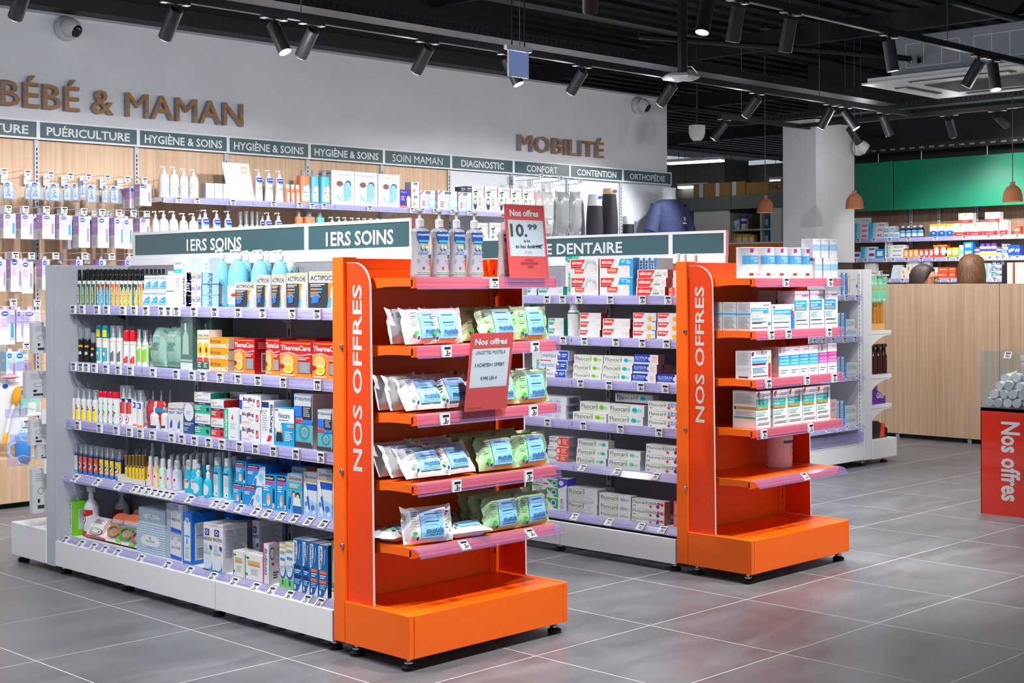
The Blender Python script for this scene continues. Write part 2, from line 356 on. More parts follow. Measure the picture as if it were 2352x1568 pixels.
# perforated cable tray above the wall track
b = MB(); tm = M('#3a3a3f', .4, .5)
b.box(-.6, 6.05, 2.70, 10.6, 6.22, 2.704, tm); b.box(-.6, 6.05, 2.70, 10.6, 6.053, 2.755, tm); b.box(-.6, 6.217, 2.70, 10.6, 6.22, 2.755, tm)
for k in range(230): b.box(1+k*.042, 6.049, 2.712, 1.024+k*.042, 6.05, 2.74, BLACK)
for k in range(6): b.tube((0, 6.07+k*.024, 2.712), (10.5, 6.07+k*.024, 2.712), .009, M('#4a4a50', .5), 6)
b.build('cable_tray', label='perforated metal cable tray carrying grey cables above the wall track', cat='cable tray')
MB().tube((5, 6.4, 2.82), (10.8, 6.4, 2.82), .02, M('#1d1d20', .4), 8).build('conduit_pipe', label='thin black conduit pipe running behind the cable tray', cat='pipe')
b = MB(); b.box(10.82, 3, 2.70, 10.98, 8, 2.704, tm); b.box(10.82, 3, 2.70, 10.823, 8, 2.75, tm)
for k in range(110): b.box(10.819, 3.1+k*.042, 2.712, 10.82, 3.124+k*.042, 2.738, BLACK)
b.build('cable_tray', label='perforated cable tray above the track facing the green fascia', cat='cable tray')
# ceiling cassette air conditioner
ac = empty('air_conditioner', (9.3, 4.6, 2.62), 'grey ceiling cassette air conditioner with a white grille', 'air conditioner')
AG = M('#828c94', .45); WG = M('#cfd2d4', .4)
rbox(-.28, -.45, .05, .5, .62, .33, AG, .006).build('body', ac)
b = MB()
for (y0, y1) in ((-.38, .0), (.1, .5)):
    for k in range(4): yy = y0+(y1-y0)*k/3; b.box(-.282, yy-.002, .11, -.28, yy+.002, .27, M('#d8dadc', .5))
    for z in (.11, .27): b.box(-.282, y0, z-.002, -.28, y1, z+.002, M('#d8dadc', .5))
b.build('knockout_marks', ac)
b = MB(); b.box(-.45, -.62, 0, .62, .75, .012, WG); b.box(-.42, -.59, .012, .59, .72, .045, WG); b.build('cover_plate', ac)
b = MB(); b.box(-.16, -.3, -.008, .33, .43, 0, M('#4c5354', .5))
for k in range(16): b.box(-.14+k*.029, -.28, -.011, -.13+k*.029, .41, -.008, M('#2e3233', .5))
b.build('intake_grille', ac)
b = MB()
for (x0, y0, x1, y1) in ((-.38, -.3, -.28, .43), (.44, -.3, .54, .43), (-.16, -.54, .33, -.44), (-.16, .56, .33, .66)): b.box(x0, y0, -.006, x1, y1, 0, M('#26292b', .4)); b.box(x0+.02, y0+.02, -.012, x1-.02, y1-.02, -.006, WG)
b.build('louvre', ac)
MB().path([(-.28, .4, .15), (-.4, .45, .16), (-.9, .7, .18), (-2.2, 1.3, .2)], .02, BLACK, 8).lathe([(.03, 0), (.03, .05)], CHROME, 10, c=(-.33, .42, .13)).build('refrigerant_pipe', ac)
ac2 = empty('air_conditioner', (4.2, 5.1, 2.80), 'white cassette air conditioner cut off by the top photo edge', 'air conditioner')
rbox(-.2, -.5, 0, .35, .35, .04, WG, .01).build('cover_plate', ac2); MB().box(-.1, -.4, -.006, .25, .25, 0, M('#8d9193', .5)).build('intake_grille', ac2)
# dome cameras
def dome(pos, nrm, label, tilt):
    o = empty('security_camera', pos, label, 'camera'); q = Vector(nrm).to_track_quat('Z', 'Y'); o.rotation_euler = q.to_euler()
    wm = M('#c9cbd0', .4); s = 1.0
    MB().lathe([(.075, 0), (.075, .03), (.068, .045)], wm, 20).build('base', o)
    e = MB(); e.lathe([(.055, -.03), (.06, 0), (.055, .03), (.042, .05)], wm, 18).build('housing', o, loc=(0, 0, .06)).rotation_euler = tilt
    e2 = MB().lathe([(.043, .045), (.036, .062), (.02, .07), (.001, .072)], M('#20222b', .08), 16).build('lens', o, loc=(0, 0, .06)); e2.rotation_euler = tilt
    return o
dome((4.33, 8.11, 2.81), (0, -1, 0), 'white dome security camera at the upper left of the back wall', (.5, .45, 0))
dome((9.74, 8.11, 2.80), (0, -1, 0), 'white dome security camera near the right corner of the back wall', (.6, .4, 0))
dome((11.5, 7.0, 2.47), (0, -1, 0), 'white dome security camera on the column behind a lit spotlight', (.6, .5, 0))
p = atz(1601, 310, 2.5); o = empty('security_camera', (p.x, p.y, 2.58), 'white turret camera hanging in the dark left of the column', 'camera')
MB().lathe([(.07, 0), (.07, -.06), (.06, -.1), (.035, -.13)], M('#c6c4be', .4), 16).build('housing', o); MB().lathe([(.03, -.131), (.02, -.14), (.001, -.142)], M('#15171c', .1), 12).build('lens', o)
MB().tube((0, 0, 0), (0, 0, .9), .008, TRK).build('stem', o)
# exit sign, access point
e = empty('exit_sign', (5.72, 5.62, 2.40), 'small hanging exit sign with a pale blue plate', 'sign')
MB().box(-.1, -.012, .14, .1, .012, .165, WG).build('housing', e); MB().box(-.075, -.003, 0, .075, .003, .138, M('#8fa6e0', .2, emit=.25)).build('plate', e)
b = MB(); b.box(-.08, -.005, -.005, .08, .005, 0, WG); b.box(-.08, -.005, 0, -.075, .005, .14, WG); b.box(.075, -.005, 0, .08, .005, .14, WG); b.build('frame', e)
MB().tube((-.05, 0, .165), (-.05, 0, 1.08), .004, TRK).build('hanger', e); MB().tube((.05, 0, .165), (.05, 0, 1.08), .004, TRK).build('hanger', e)
a = empty('wifi_access_point', (7.3, 5.72, 2.56), 'white wireless access point with a curled white cable', 'access point')
MB().lathe([(.05, -.02), (.115, -.012), (.125, 0), (.1, .02)], M('#d6d5d8', .4), 6, sq=.0, smooth=False).build('housing', a); MB().box(-.006, -.1, -.022, .014, -.085, -.019, M('#6fae63', .4)).build('indicator', a)
MB().box(.03, .02, .0, .09, .05, .92, TRK).build('bracket', a)
MB().path([(.09, .03, .08), (.15, .03, .09), (.2, .02, .05), (.17, 0, .01), (.1, 0, 0)], .004, WHITE, 6).build('cable', a)
# pendant lamps over the counter
PM = M('#9a5f3d', .7, name='grain_shade'); PIN = M('#ff9a3a', .6, emit=.25)
for (Y, lb, on) in ((7.303, 'brown bell pendant lamp left of the column', 1), (6.415, 'brown bell pendant lamp in front of the column', 1), (5.042, 'brown bell pendant lamp at the right photo edge', 1)):
    o = empty('pendant_lamp', (10.5, Y, 1.86), lb, 'lamp', 'bell pendant lamps over the counter')
    MB().lathe([(.076, 0), (.075, .006), (.07, .05), (.062, .085), (.04, .115), (.02, .124), (.018, .15), (.0, .152)], PM, 24, capt=False, capb=False).lathe([(.074, .003), (.068, .05), (.058, .085), (.03, .112), (.0, .113)], PIN, 24, capt=False, capb=False).build('shade', o, sharp=60)
    MB().tube((0, 0, .15), (0, 0, 1.63), .0035, M('#5a4636', .6), 6).build('cord', o)
    MB().lathe([(.02, 0), (.022, .03), (.01, .05)], M('#fff3da', .4, emit=3), 10, c=(0, 0, .04)).build('bulb', o)
    MB().lathe([(.05, 1.6), (.05, 1.63)], TRK, 14).build('ceiling_rose', o)

# ================================================================ price tags, rails, shelves
_TG = {}
def tag_mesh(t):
    if t in _TG: return _TG[t]
    b = MB(); b.box(-.019, 0, -.019, .019, .009, .019, M('#e8e9f0', .35))
    mp = lambda x, y, e: (-.019+x*.038, -.0003*e, -.019+y*.038)
    it = [('r', .14, .1, .92, .9, '#c3c7cd'), ('r', .16, .66, .9, .88, '#23242a')]
    if t: it.append(('t', .38 if len(t) < 2 else .24, .2, .62, .58, t, '#121216', .03)); it.append(('t', .66, .2, .86, .4, '99', '#121216', .02))
    it.append(('l', .18, .1, .8, .2, 1, '#666a70'))
    b.art(it, mp); _TG[t] = b.mesh('price_tag'); return _TG[t]
def put_tag(parent, face, pos, t, tilt=0):
    o = obj('price_tag', tag_mesh(t), parent); o.location = pos
    o.rotation_euler = (-tilt, 0, -pi/2 if face == 'X' else 0); return o
FOOT = MB().lathe([(.024, 0), (.026, .012), (.014, .02), (.014, .024)], RUBBER, 12).lathe([(.016, .022), (.016, .027), (.008, .029), (.008, .06)], CHROME, 10).mesh('foot')
def bracket(depth, h=.03, drop=.05):
    # side outline of a shelf bracket: (y from front, z), curved underside
    p = [(0, 0), (depth, 0), (depth, -drop-h)]
    for k in range(6):
        t = k/5; p.append((depth-(depth*.75)*t, -h-drop*(1-t)**2.2))
    p.append((0, -h)); return p
def shelf_unit(parent, face, u0, u1, front, back, z, m, rail, tilt=False, tags=(), side=True, slack=.02):
    """one shelf bay. face 'X': front looks to -X and u runs along Y; face 'Y': front looks to -Y and u runs along X."""
    def P(u, f, zz): return (f, u, zz) if face == 'X' else (u, f, zz)
    b = MB()
    def bx(ua, ub, fa, fb, za, zb, mm):
        p = P(ua, fa, za); q = P(ub, fb, zb)
        b.box(min(p[0], q[0]), min(p[1], q[1]), za, max(p[0], q[0]), max(p[1], q[1]), zb, mm)
    bx(u0+.001, u1-.001, front+slack, back, z-.006, z, m); bx(u0+.001, u1-.001, front+slack, front+slack+.004, z-.034, z-.006, m)
    pr = bracket(back-front-slack, .022, .045)
    for ua in (u0+.001, u1-.004):
        pts = [(front+slack+p[0], z-.006+p[1]) for p in pr]
        if face == 'X': b.prism([(p[0], p[1]) for p in pts], 'y', ua, ua+.003, m)
        else: b.prism(pts, 'x', ua, ua+.003, m)
    s = b.build('shelf', parent)
    r = MB()
    if not tilt:
        f0, f1 = front, front+slack-.002
        pts = [(f1, z+.004), (f0+.002, z+.004), (f0, z), (f0-.001, z-.034), (f0-.006, z-.038), (f0-.006, z-.036), (f0+.001, z-.034), (f0+.002, z-.002), (f1, z+.002)]
        ridges = [(f0-.0015, z-.012), (f0-.002, z-.026)]
    else:
        f0, f1 = front-.03, front+slack-.002
        pts = [(f1, z+.002), (f0+.02, z-.003), (f0, z-.026), (f0, z-.029), (f0+.021, z-.006), (f1, z-.001)]
        ridges = [(f0+.012, z-.011), (f0+.004, z-.019)]
    for ua, ub in ((u0+.002, u1-.002),):
        r.prism(pts, 'y' if face == 'X' else 'x', ua, ub, rail)
        for q in ridges:
            r.prism([(q[0]-.001, q[1]-.002), (q[0]+.001, q[1]-.002), (q[0]+.001, q[1]+.002), (q[0]-.001, q[1]+.002)], 'y' if face == 'X' else 'x', ua, ub, rail)
    r.build('price_rail', s)
    for u, t in tags:
        if not (u0 <= u < u1): continue
        if not tilt: put_tag(s, face, P(u, front-.012, z-.017), t)
        else: put_tag(s, face, P(u, front-.022, z-.008), t, rad(48))
    return s
def tag_list(face, plane, zz, spec):
    out = []
    for zc, x, t in spec:
        p = atx(zx(zc, x), 700, plane) if face == 'X' else aty(zx(zc, x), 700, plane)
        out.append((p.y if face == 'X' else p.x, t))
    return out
def tg(s):   # "A 240 11, 330 13 | B 525 11"
    o = []
    for part in s.split('|'):
        z, rest = part.strip().split(' ', 1)
        for q in rest.split(','):
            a = q.split(); o.append((z, float(a[0]), a[1] if len(a) > 1 else ''))
    return o
# ================================================================ gondolas between the aisles
def gondola(name, x0, label, bays, levels, far_end, wd=.75):
    """x0: left face; runs along Y from bays[0] to bays[-1]."""
    g = empty(name, (0, 0, 0), label, 'shelf unit')
    xc = x0+wd/2; ya, yb = bays[0], bays[-1]
    for k in range(len(bays)-1):
        MB().box(xc-.022, bays[k]+.003, .04, xc-.004, bays[k+1]-.003, 1.335, GREYP).build('back_panel', g)
        MB().box(x0, bays[k]+.002, .035, x0+.015, bays[k+1]-.002, .14, WHITE).box(x0+.015, bays[k]+.002, .12, x0+.02, bays[k+1]-.002, .14, WHITE).build('base_panel', g)
        MB().box(x0+wd-.015, bays[k]+.002, .035, x0+wd, bays[k+1]-.002, .14, WHITE).build('base_panel', g)
    for y in bays:
        b = MB().box(xc-.03, y-.015, .02, xc+.03, y+.015, 1.338, LGREY)
        for k in range(24): b.box(xc-.0305, y-.004, .1+k*.05, xc-.03, y+.004, .128+k*.05, BLACK)
        b.build('upright', g)
    for lv in levels:
        z, fr, tilt, spec = lv
        T = tag_list('X', fr-.01, z, tg(spec)) if spec else []
        for k in range(len(bays)-1):
            shelf_unit(g, 'X', bays[k], bays[k+1], fr, xc-.022, z, WHITE, RAIL, tilt, T)
            MB().box(xc+.022, bays[k]+.002, z-.03, x0+wd-(fr-x0), bays[k+1]-.002, z, WHITE).build('shelf', g)
    for y in bays:
        for x in (x0+.035, x0+wd-.035): obj('foot', FOOT, g, (x, y-.03 if y == yb else y+.03, 0))
    b = MB().box(xc-.01, ya, 1.338, xc+.01, yb, 1.372, WHITE)
    b.build('top_rail', g)
    return g
G1B = [3.893, 4.60, 5.255, 5.83]
G1L = [(1.163, 3.126, False, 'A 240 11, 330 13, 432 11, 597 12, 705 11, 890 11, 1015 13, 1150 7, 1325 5, 1405 8, 1497 7, 1690 5, 1925 13 | B 525 11, 800 5, 1135 9, 1415 13'),
       (.915, 3.116, False, 'A 227 9, 333 9, 413 9, 475 9, 565 14, 695 9, 835 9, 970 13, 1225 4, 1485 10, 1665 14, 1790 5 | B 315 7, 520 9, 745 13, 1030 17, 1415 11'),
       (.665, 3.103, False, 'C 205 13, 400 11, 660 5, 862 7, 1022 10, 1150 10, 1298 4, 1530 4, 1650 4, 1800 4 | D 300 3, 460 4, 673 17, 865 10, 1080 10, 1350 18, 1650 8'),
       (.428, 3.113, True, 'C 205 13, 395 15, 655 13, 915 6, 1110 4, 1180 5, 1260 4, 1335 4, 1405 4, 1475 4, 1550 4, 1770 5 | F 210 5, 525 9, 650 16, 830 18, 1035 28, 1175 28, 1345 17, 1515 18, 1690 20, 1875 18'),
       (.158, 3.092, True, 'E 165 18, 335 13, 575 5, 755 7, 920 7, 1115 7, 1465 3, 1870 3, 2200 7 | F 490 12, 755 2, 1020 7, 1220 5, 1440 4, 1655 7, 1820 11')]
G1 = gondola('gondola_shelving', 3.05, 'long white gondola with grey back panels, left of the front orange stand', G1B, G1L, True)
# far end of the left gondola: grey side post, plinth
b = MB().box(3.05, 5.832, .03, 3.12, 5.905, 1.34, LGREY).box(3.12, 5.87, .03, 3.73, 5.905, 1.34, LGREY).box(3.73, 5.832, .03, 3.80, 5.905, 1.34, LGREY)
for k in range(44): b.box(3.1, 5.8315, .1+k*.027, 3.106, 5.832, .116+k*.027, BLACK)
b.build('end_frame', G1)
MB().prism([(3.05, .14), (3.05, 1.335), (3.12, 1.335), (3.40, 1.335), (3.40, .14)], 'y', 5.826, 5.8315, M('#aab0ba', .45)).build('side_panel', G1)
rbox(3.05, 5.91, .03, 3.80, 6.24, .18, WHITE, .003).build('plinth', G1)
for x, y in ((3.09, 6.2), (3.76, 6.2)): obj('foot', FOOT, G1, (x, y, 0))
G2L = [(1.192, 4.985, False, 'K 315 6, 515 7, 725 9, 1130 12, 1545 5, 1875 9'), (1.0, 4.985, False, 'K 520 7, 795 6, 1200 5, 1540 4, 1850 4'),
       (.803, 4.985, False, 'L 800 6, 1195 6, 1635 6, 1975 6'), (.608, 4.985, False, 'L 340 6, 835 7, 1350 7, 1885 4'),
       (.405, 4.995, True, 'M 645 5, 1010 4, 1420 4'), (.178, 4.975, True, 'M 560 5, 925 4, 1260 4, 1490 4')]
G2B = [3.893, 4.575, 5.24, 5.9]
G2 = gondola('gondola_shelving', 4.92, 'white gondola of toothpaste between the two orange stands', G2B, G2L, False)
# ================================================================ orange end stands
def orange_stand(x0, label, zs, tagspec, letters):
    g = empty('end_cap_stand', (x0, 0, 0), label, 'display stand'); W = .75
    b = MB(); b.box(.06, 3.845, .045, W-.06, 3.862, 1.338, ORANGE); b.box(.06, 3.838, .72, W-.06, 3.846, 1.30, ORANGE); b.box(.06, 3.838, .05, W-.06, 3.846, .712, ORANGE); b.build('back_panel', g)
    for x in (0, W-.06):
        rbox(x, 3.828, .042, x+.06, 3.887, 1.342, ORANGE, .002).build('post', g)
        bb = MB()
        for k in range(38): bb.box(x+.02, 3.8275, .25+k*.028, x+.026, 3.828, .266+k*.028, BLACK)
        bb.build('slot_strip', g)
    # plinth drawer with end cheeks
    rbox(.022, 3.497, .042, W-.022, 3.826, .181, ORANGE, .0015).build('plinth', g)
    for x in (0, W-.02): rbox(x, 3.497, .042, x+.02, 3.826, .183, ORANGE, .0015).build('plinth_cheek', g)
    for x in (.03, W-.03):
        for y in (3.535, 3.80): obj('foot', FOOT, g, (x, y, 0))
    # printed side boards, rounded at the top front corner
    for x, s in ((.012, 0), (W-.018, 1)):
        R = .085; y0, y1, z0, z1 = 3.702, 3.826, .184, 1.322
        pts = [(y1, z0), (y0-.012, z0)]
        for k in range(9): t = k/8*pi/2; pts.append((y0+R-R*cos(t), z1-R+R*sin(t)))
        pts.append((y1-.004, z1))
        o = MB().prism([(p[0], p[1]) for p in pts], 'x', x, x+.006, ORPANEL).build('side_board', g)
        e = MB()
        for p, q in zip(pts[1:-1], pts[2:]): e.prism([p, q, (q[0]-.0015, q[1]+.0012), (p[0]-.0015, p[1]+.0012)], 'x', x-.0006, x+.0066, M('#eceef0', .4))
        e.build('edge_trim', o)
        if s == 0:
            lt = MB(); mp = lambda a, c, e_: (x-.0004*e_, 3.826-a*.124, z0+c*(z1-z0))
            lt.art([('v', .27, (letters[0]-z0)/(z1-z0), .66, (letters[1]-z0)/(z1-z0), 'NOS OFFRES', '#dfe3e6', .018)], mp); lt.build('lettering', o)
    for z in (1.04, .62, .37):
        MB().lathe([(.009, 0), (.009, .008), (.007, .01)], CHROME, 10).build('lock', g, loc=(-.0, 3.834, z)).rotation_euler = (0, -pi/2, 0)
    for k, z in enumerate(zs):
        T = [(u-x0, t) for u, t in tag_list('Y', 3.49, z, tg(tagspec[k]))]
        shelf_unit(g, 'Y', .035, W-.03, 3.497 if k < 4 else 3.51, 3.838, z, ORANGE, RAILO, k == 4, T, slack=.022)
    return g
O1 = orange_stand(3.05, 'orange display stand with boards reading NOS OFFRES, nearest the camera, holding wipes', [1.27, 1.046, .824, .60, .392],
                  ['G 1630 7', 'H 1085 3, 1985 3', 'H 1065 3, 1965 3', 'I 1180 3, 1915 3', 'I 1260 3, 1935 3'], (.625, 1.249))
O2 = orange_stand(4.92, 'orange display stand with boards reading NOS OFFRES, further back, holding supplement boxes', [1.268, 1.048, .845, .637, .424],
                  ['N 1195 20, 1655 18', 'N 1040 15, 1220 29, 1640 40', 'N 1010 34, 1410 19, 1695 15', 'O 695 9, 1045 7', 'O 1005 2'], (.655, 1.235))
# slate header signs with white frames
def header(face, plane, u0, u1, z0, z1, txt, tx, label, fr=.012, thick=.02):
    """tx: (u0,u1,z0,z1) of the lettering"""
    def PP(u, f, z): return (f, u, z) if face == 'X' else (u, f, z)
    o = empty('header_sign', PP((u0+u1)/2, plane, z0), label, 'sign'); ox, oy, oz = o.location
    def B(b, ua, ub, fa, fb, za, zb, m):
        p = PP(ua, fa, za); q = PP(ub, fb, zb); b.box(min(p[0], q[0])-ox, min(p[1], q[1])-oy, za-oz, max(p[0], q[0])-ox, max(p[1], q[1])-oy, zb-oz, m)
    b = MB(); B(b, u0+fr, u1-fr, plane+.004, plane+thick-.004, z0+fr, z1-fr, SIGN); b.build('panel', o)
    b = MB(); fm = M('#dfe1ea', .3)
    B(b, u0, u1, plane, plane+thick, z1-fr, z1, fm); B(b, u0, u1, plane, plane+thick, z0, z0+fr, fm); B(b, u0, u0+fr, plane, plane+thick, z0+fr, z1-fr, fm); B(b, u1-fr, u1, plane, plane+thick, z0+fr, z1-fr, fm)
    b.build('frame', o)
    if txt:
        ua, ub, za, zb = tx; b = MB()
        def mp(x, y, e):
            p = PP(ua+(ub-ua)*x, plane+.003, za+(zb-za)*y); return (p[0]-ox, p[1]-oy, p[2]-oz)
        b.art([('t', 0, 0, 1, 1, txt, '#e6e9ee', .022)], mp); b.build('lettering', o)
    return o
def uX(x, X): return atx(x, 540, X).y
def uY(x, Y): return aty(x, 340, Y).x
XS1 = 3.42
header('X', XS1, uX(703, XS1), 5.80, 1.372, 1.487, '1ERS SOINS', (uX(427, XS1), uX(553, XS1), 1.395, 1.447), 'slate sign reading 1ERS SOINS, left one above the left gondola')
header('X', XS1, 3.90, uX(703, XS1), 1.372, 1.487, '1ERS SOINS', (uX(747, XS1), uX(902, XS1), 1.395, 1.45), 'slate sign reading 1ERS SOINS beside the clear pump bottles')
header('X', 5.29, uX(1540, 5.29), 5.55, 1.372, 1.487, 'HYGIENE DENTAIRE', (uX(1145, 5.29), uX(1428, 5.29), 1.395, 1.45), 'slate sign ending in NE DENTAIRE above the toothpaste gondola')
header('X', 5.29, 3.893, uX(1540, 5.29), 1.372, 1.487, None, None, 'blank slate sign above the toothpaste gondola, next to the rear orange stand')
for xx, yy in ((3.415, 5.72), (3.415, 3.98), (5.285, 4.95), (5.285, 4.0)):
    pass
# ================================================================ back wall shelving
WS = 8.05
J = [3.45, 4.118, 4.788, 5.456, 6.125, 6.797, 7.462, 8.137, 8.797, 9.469, 10.138]
TXT = ['PUÉRICULTURE', 'PUÉRICULTURE', 'HYGIÈNE & SOINS', 'HYGIÈNE & SOINS', 'HYGIÈNE & SOINS', 'SOIN MAMAN', 'DIAGNOSTIC', 'CONFORT', 'CONTENTION', 'ORTHOPÉDIE']
TXX = [(-170, 66), (108, 299), (333, 511), (538, 698), (723, 870), (902, 1017), (1060, 1158), (1210, 1281), (1326, 1416), (1447, 1528)]
LB = ['slate sign cut by the left photo edge, ending in TURE', 'slate sign reading PUÉRICULTURE in full on the back wall', 'slate sign HYGIÈNE & SOINS, leftmost of three', 'slate sign HYGIÈNE & SOINS, middle of three', 'slate sign HYGIÈNE & SOINS, rightmost of three',
      'slate sign reading SOIN MAMAN', 'slate sign reading DIAGNOSTIC', 'slate sign reading CONFORT', 'slate sign reading CONTENTION', 'slate sign reading ORTHOPÉDIE']
for k in range(10):
    header('Y', WS, J[k], J[k+1], 2.12, 2.235, TXT[k], (uY(TXX[k][0], WS), uY(TXX[k][1], WS), 2.147, 2.202 if 'É' not in TXT[k] and 'È' not in TXT[k] else 2.213), LB[k], .011)
wu = empty('wall_shelving', (7, 8.1, 0), 'shelving run along the back wall with oak and white backs', 'shelf unit')
def wp(b, name): o = b.build(name, wu); o.location = (-7, -8.1, 0); return o
for k in range(10):
    m = OAK if k < 6 else M('#dcdfe6', .45)
    wp(MB().box(J[k]+.002, 8.085, .28, J[k+1]-.002, 8.1, 2.12, m), 'back_panel')
    if k < 6: wp(rbox(J[k]+.003, 7.70, .03, J[k+1]-.003, 8.08, .285, OAK, .003), 'base_cabinet')
    else: wp(rbox(J[k]+.003, 7.72, .03, J[k+1]-.003, 8.08, .25, WHITE, .003), 'base_cabinet')
wp(MB().box(J[0], 7.74, 0, J[-1], 8.05, .03, BLACK), 'kick_board')
for k in range(11):
    b = MB().box(J[k]-.014, 8.07, .28, J[k]+.014, 8.086, 2.12, LGREY)
    for q in range(66): b.box(J[k]-.004, 8.0695, .3+q*.027, J[k]+.004, 8.07, .316+q*.027, BLACK)
    wp(b, 'upright')
for z, ka, kb, spec in ((1.793, 2, 7, 'R 515 5, 785 5, 1310 12, 1900 14, 2280 5 | S 455 9, 620 7, 1235 27, 1805 9, 1945 9 | T 630 9, 880 9, 1120 9'), (1.5, 2, 7, ''), (1.47, 7, 10, '')):
    for k in range(ka, kb):
        T = [(u, t) for u, t in (tag_list('Y', 7.74, z, tg(spec)) if spec else [])]
        s = shelf_unit(wu, 'Y', J[k], J[k+1], 7.75, 8.085, z, WHITE, RAIL, False, T); s.location = (-7, -8.1, 0)

# ================================================================ product kinds (unit size: width, depth, height = 1; front looks to -Y)
KD = {}
def kdef(k, name, cat, desc, mesh, parts=(), rnd=False, dep=.06):
    KD[k] = dict(name=name, cat=cat, desc=desc, mesh=mesh, parts=parts, rnd=rnd, dep=dep)
EPS = .004
def bk(k, name, cat, desc, base, front=(), right=(), left=(), top=None, dep=.06, rc=None, lc=None):
    b = MB(); m = cm(base)
    b.add([(-.5, 0, 0), (.5, 0, 0), (.5, 1, 0), (-.5, 1, 0), (-.5, 0, 1), (.5, 0, 1), (.5, 1, 1), (-.5, 1, 1)], [(0, 3, 2, 1), (0, 1, 5, 4), (2, 3, 7, 6)], m)
    b.add([(-.5, 0, 1), (.5, 0, 1), (.5, 1, 1), (-.5, 1, 1)], [(0, 1, 2, 3)], cm(top or base))
    b.add([(.5, 0, 0), (.5, 1, 0), (.5, 1, 1), (.5, 0, 1)], [(0, 1, 2, 3)], cm(rc or base))
    b.add([(-.5, 0, 0), (-.5, 1, 0), (-.5, 1, 1), (-.5, 0, 1)], [(0, 3, 2, 1)], cm(lc or base))
    b.art(front, lambda x, y, e: (x-.5, -EPS*e, y)); b.art(right, lambda x, y, e: (.5+EPS*e, x, y)); b.art(left, lambda x, y, e: (-.5-EPS*e, 1-x, y))
    kdef(k, name, cat, desc, b.mesh(name), dep=dep)
def bottle(k, name, cat, desc, prof, body, lab=(), rl=.5, parts=(), sy=1., sq=0., dep=None, span=2.5, n=16, flat=False):
    b = MB(); b.lathe(prof, body, n, (0, .5, 0), sy=sy if not flat else sy, sq=sq)
    def mp(x, y, e):
        t = (x-.5)*span; R = rl+.004*e; ct, st = -cos(t), sin(t)
        if sq: g = (abs(ct)**(2+sq*6)+abs(st)**(2+sq*6))**(-1/(2+sq*6)); ct *= g; st *= g
        return (R*st, .5+R*sy*ct, y)
    b.art(lab, mp, 8)
    pm = [(pn, pb.mesh(pn)) for pn, pb in parts]
    kdef(k, name, cat, desc, b.mesh(name, 50), pm, True, dep)
def LT(prof, m, n=14, sy=1., sq=0., **kw): return MB().lathe(prof, m, n, (0, .5, 0), sy=sy, sq=sq, **kw)
CC = clear('#e6edf2', .16, .1, 'clear_cap'); WH = '#f4f6fa'
CLG = clear('#eef2f4', .16, .05, 'clear_glass')
def pump_head(z, r=.2, m=None, reach=.42, neck=.0):
    m = m or cm('#eef0f2'); b = MB()
    b.lathe([(r, z), (r, z+.07), (r*.55, z+.085), (r*.3, z+.09), (r*.3, z+.13), (r*.75, z+.135), (r*.8, z+.165), (r*.5, z+.172)], m, 14, (0, .5, 0))
    b.box(-reach-.1, .5-r*.4, z+.138, 0, .5+r*.4, z+.165, m); b.box(-reach-.1, .5-r*.3, z+.115, -reach-.03, .5+r*.3, z+.145, m); return b
# --- roll-on vials with black caps
VC = [('#e08a2a', '#3c7f86'), ('#2f5a4a', '#5a7f4a'), ('#7a4a3a', '#2fa8d0'), ('#e8622a', '#f0a83a'), ('#1f4a44', '#f4c022'), ('#c8b83a', '#2a6a58')]
for i, (c1, c2) in enumerate(VC):
    bottle('vial%d' % i, 'roll_on_vial', 'vial', 'slim roll-on vial, black cap, printed sleeve', [(.44, 0), (.5, .01), (.5, .62), (.42, .68), (.3, .69)], M('#cfd8d8', .1),
           [('r', 0, .02, 1, .6, c1), ('p', [(.55, .02), (1, .02), (1, .5), (.75, .4)], c2), ('p', [(0, .3), (.25, .4), (.2, .6), (0, .6)], c2), ('r', .25, .06, .66, .52, '#e9e9e4'), ('l', .3, .36, .62, .5, 3, '#777'), ('c', .46, .2, .08, .04, '#6a7a3a'), ('r', .25, .27, .66, .29, '#3a5a48')], .505,
           [('cap', LT([(.46, .7), (.46, .84), (.40, .86), (.40, .995), (.36, 1)], M('#141416', .3), 12))], span=2.9, n=12)
# --- boxes on the left gondola
bk('cicatryl', 'ointment_box', 'box', 'small white box with blue wave', '#f1f6fb', [('t', .06, .7, .96, .93, 'cicatryl', '#2b9bd6'), ('p', [(.05, .12), (.95, .12), (.95, .64), (.6, .58), (.25, .4)], '#25adf0'), ('r', .2, .17, .85, .21, '#fff'), ('p', [(.3, .3), (.8, .42), (.8, .46), (.3, .34)], '#fff')])
bk('dexeryl', 'cream_box', 'box', 'tall white cream box with cyan band', WH, [('r', .05, .8, .95, .95, '#cde8f6'), ('t', .1, .85, .92, .92, 'Dexeryl', '#1d3f6a'), ('r', 0, .7, 1, .77, '#12c3d8'), ('t', .25, .72, .75, .75, 'crème', '#fff'), ('l', .3, .4, .7, .6, 4, '#bfc7cc')])
bk('biafine', 'cream_box', 'box', 'tall white box with vertical black lettering', WH, [('v', .06, .05, .34, .62, 'BIAFINE', '#17201c', .02), ('v', .06, .66, .34, .9, 'ACT', '#2fcdb5', .02), ('l', .5, .3, .9, .5, 4, '#cfd5d8')], rc='#c3d2da')
bk('biagrey', 'cream_box', 'box', 'tall grey-blue box with teal ACT letters', '#bccdd6', [('v', .1, .6, .4, .92, 'ACT', '#21bfa8', .02), ('l', .6, .5, .9, .9, 5, '#8fa2ac')])
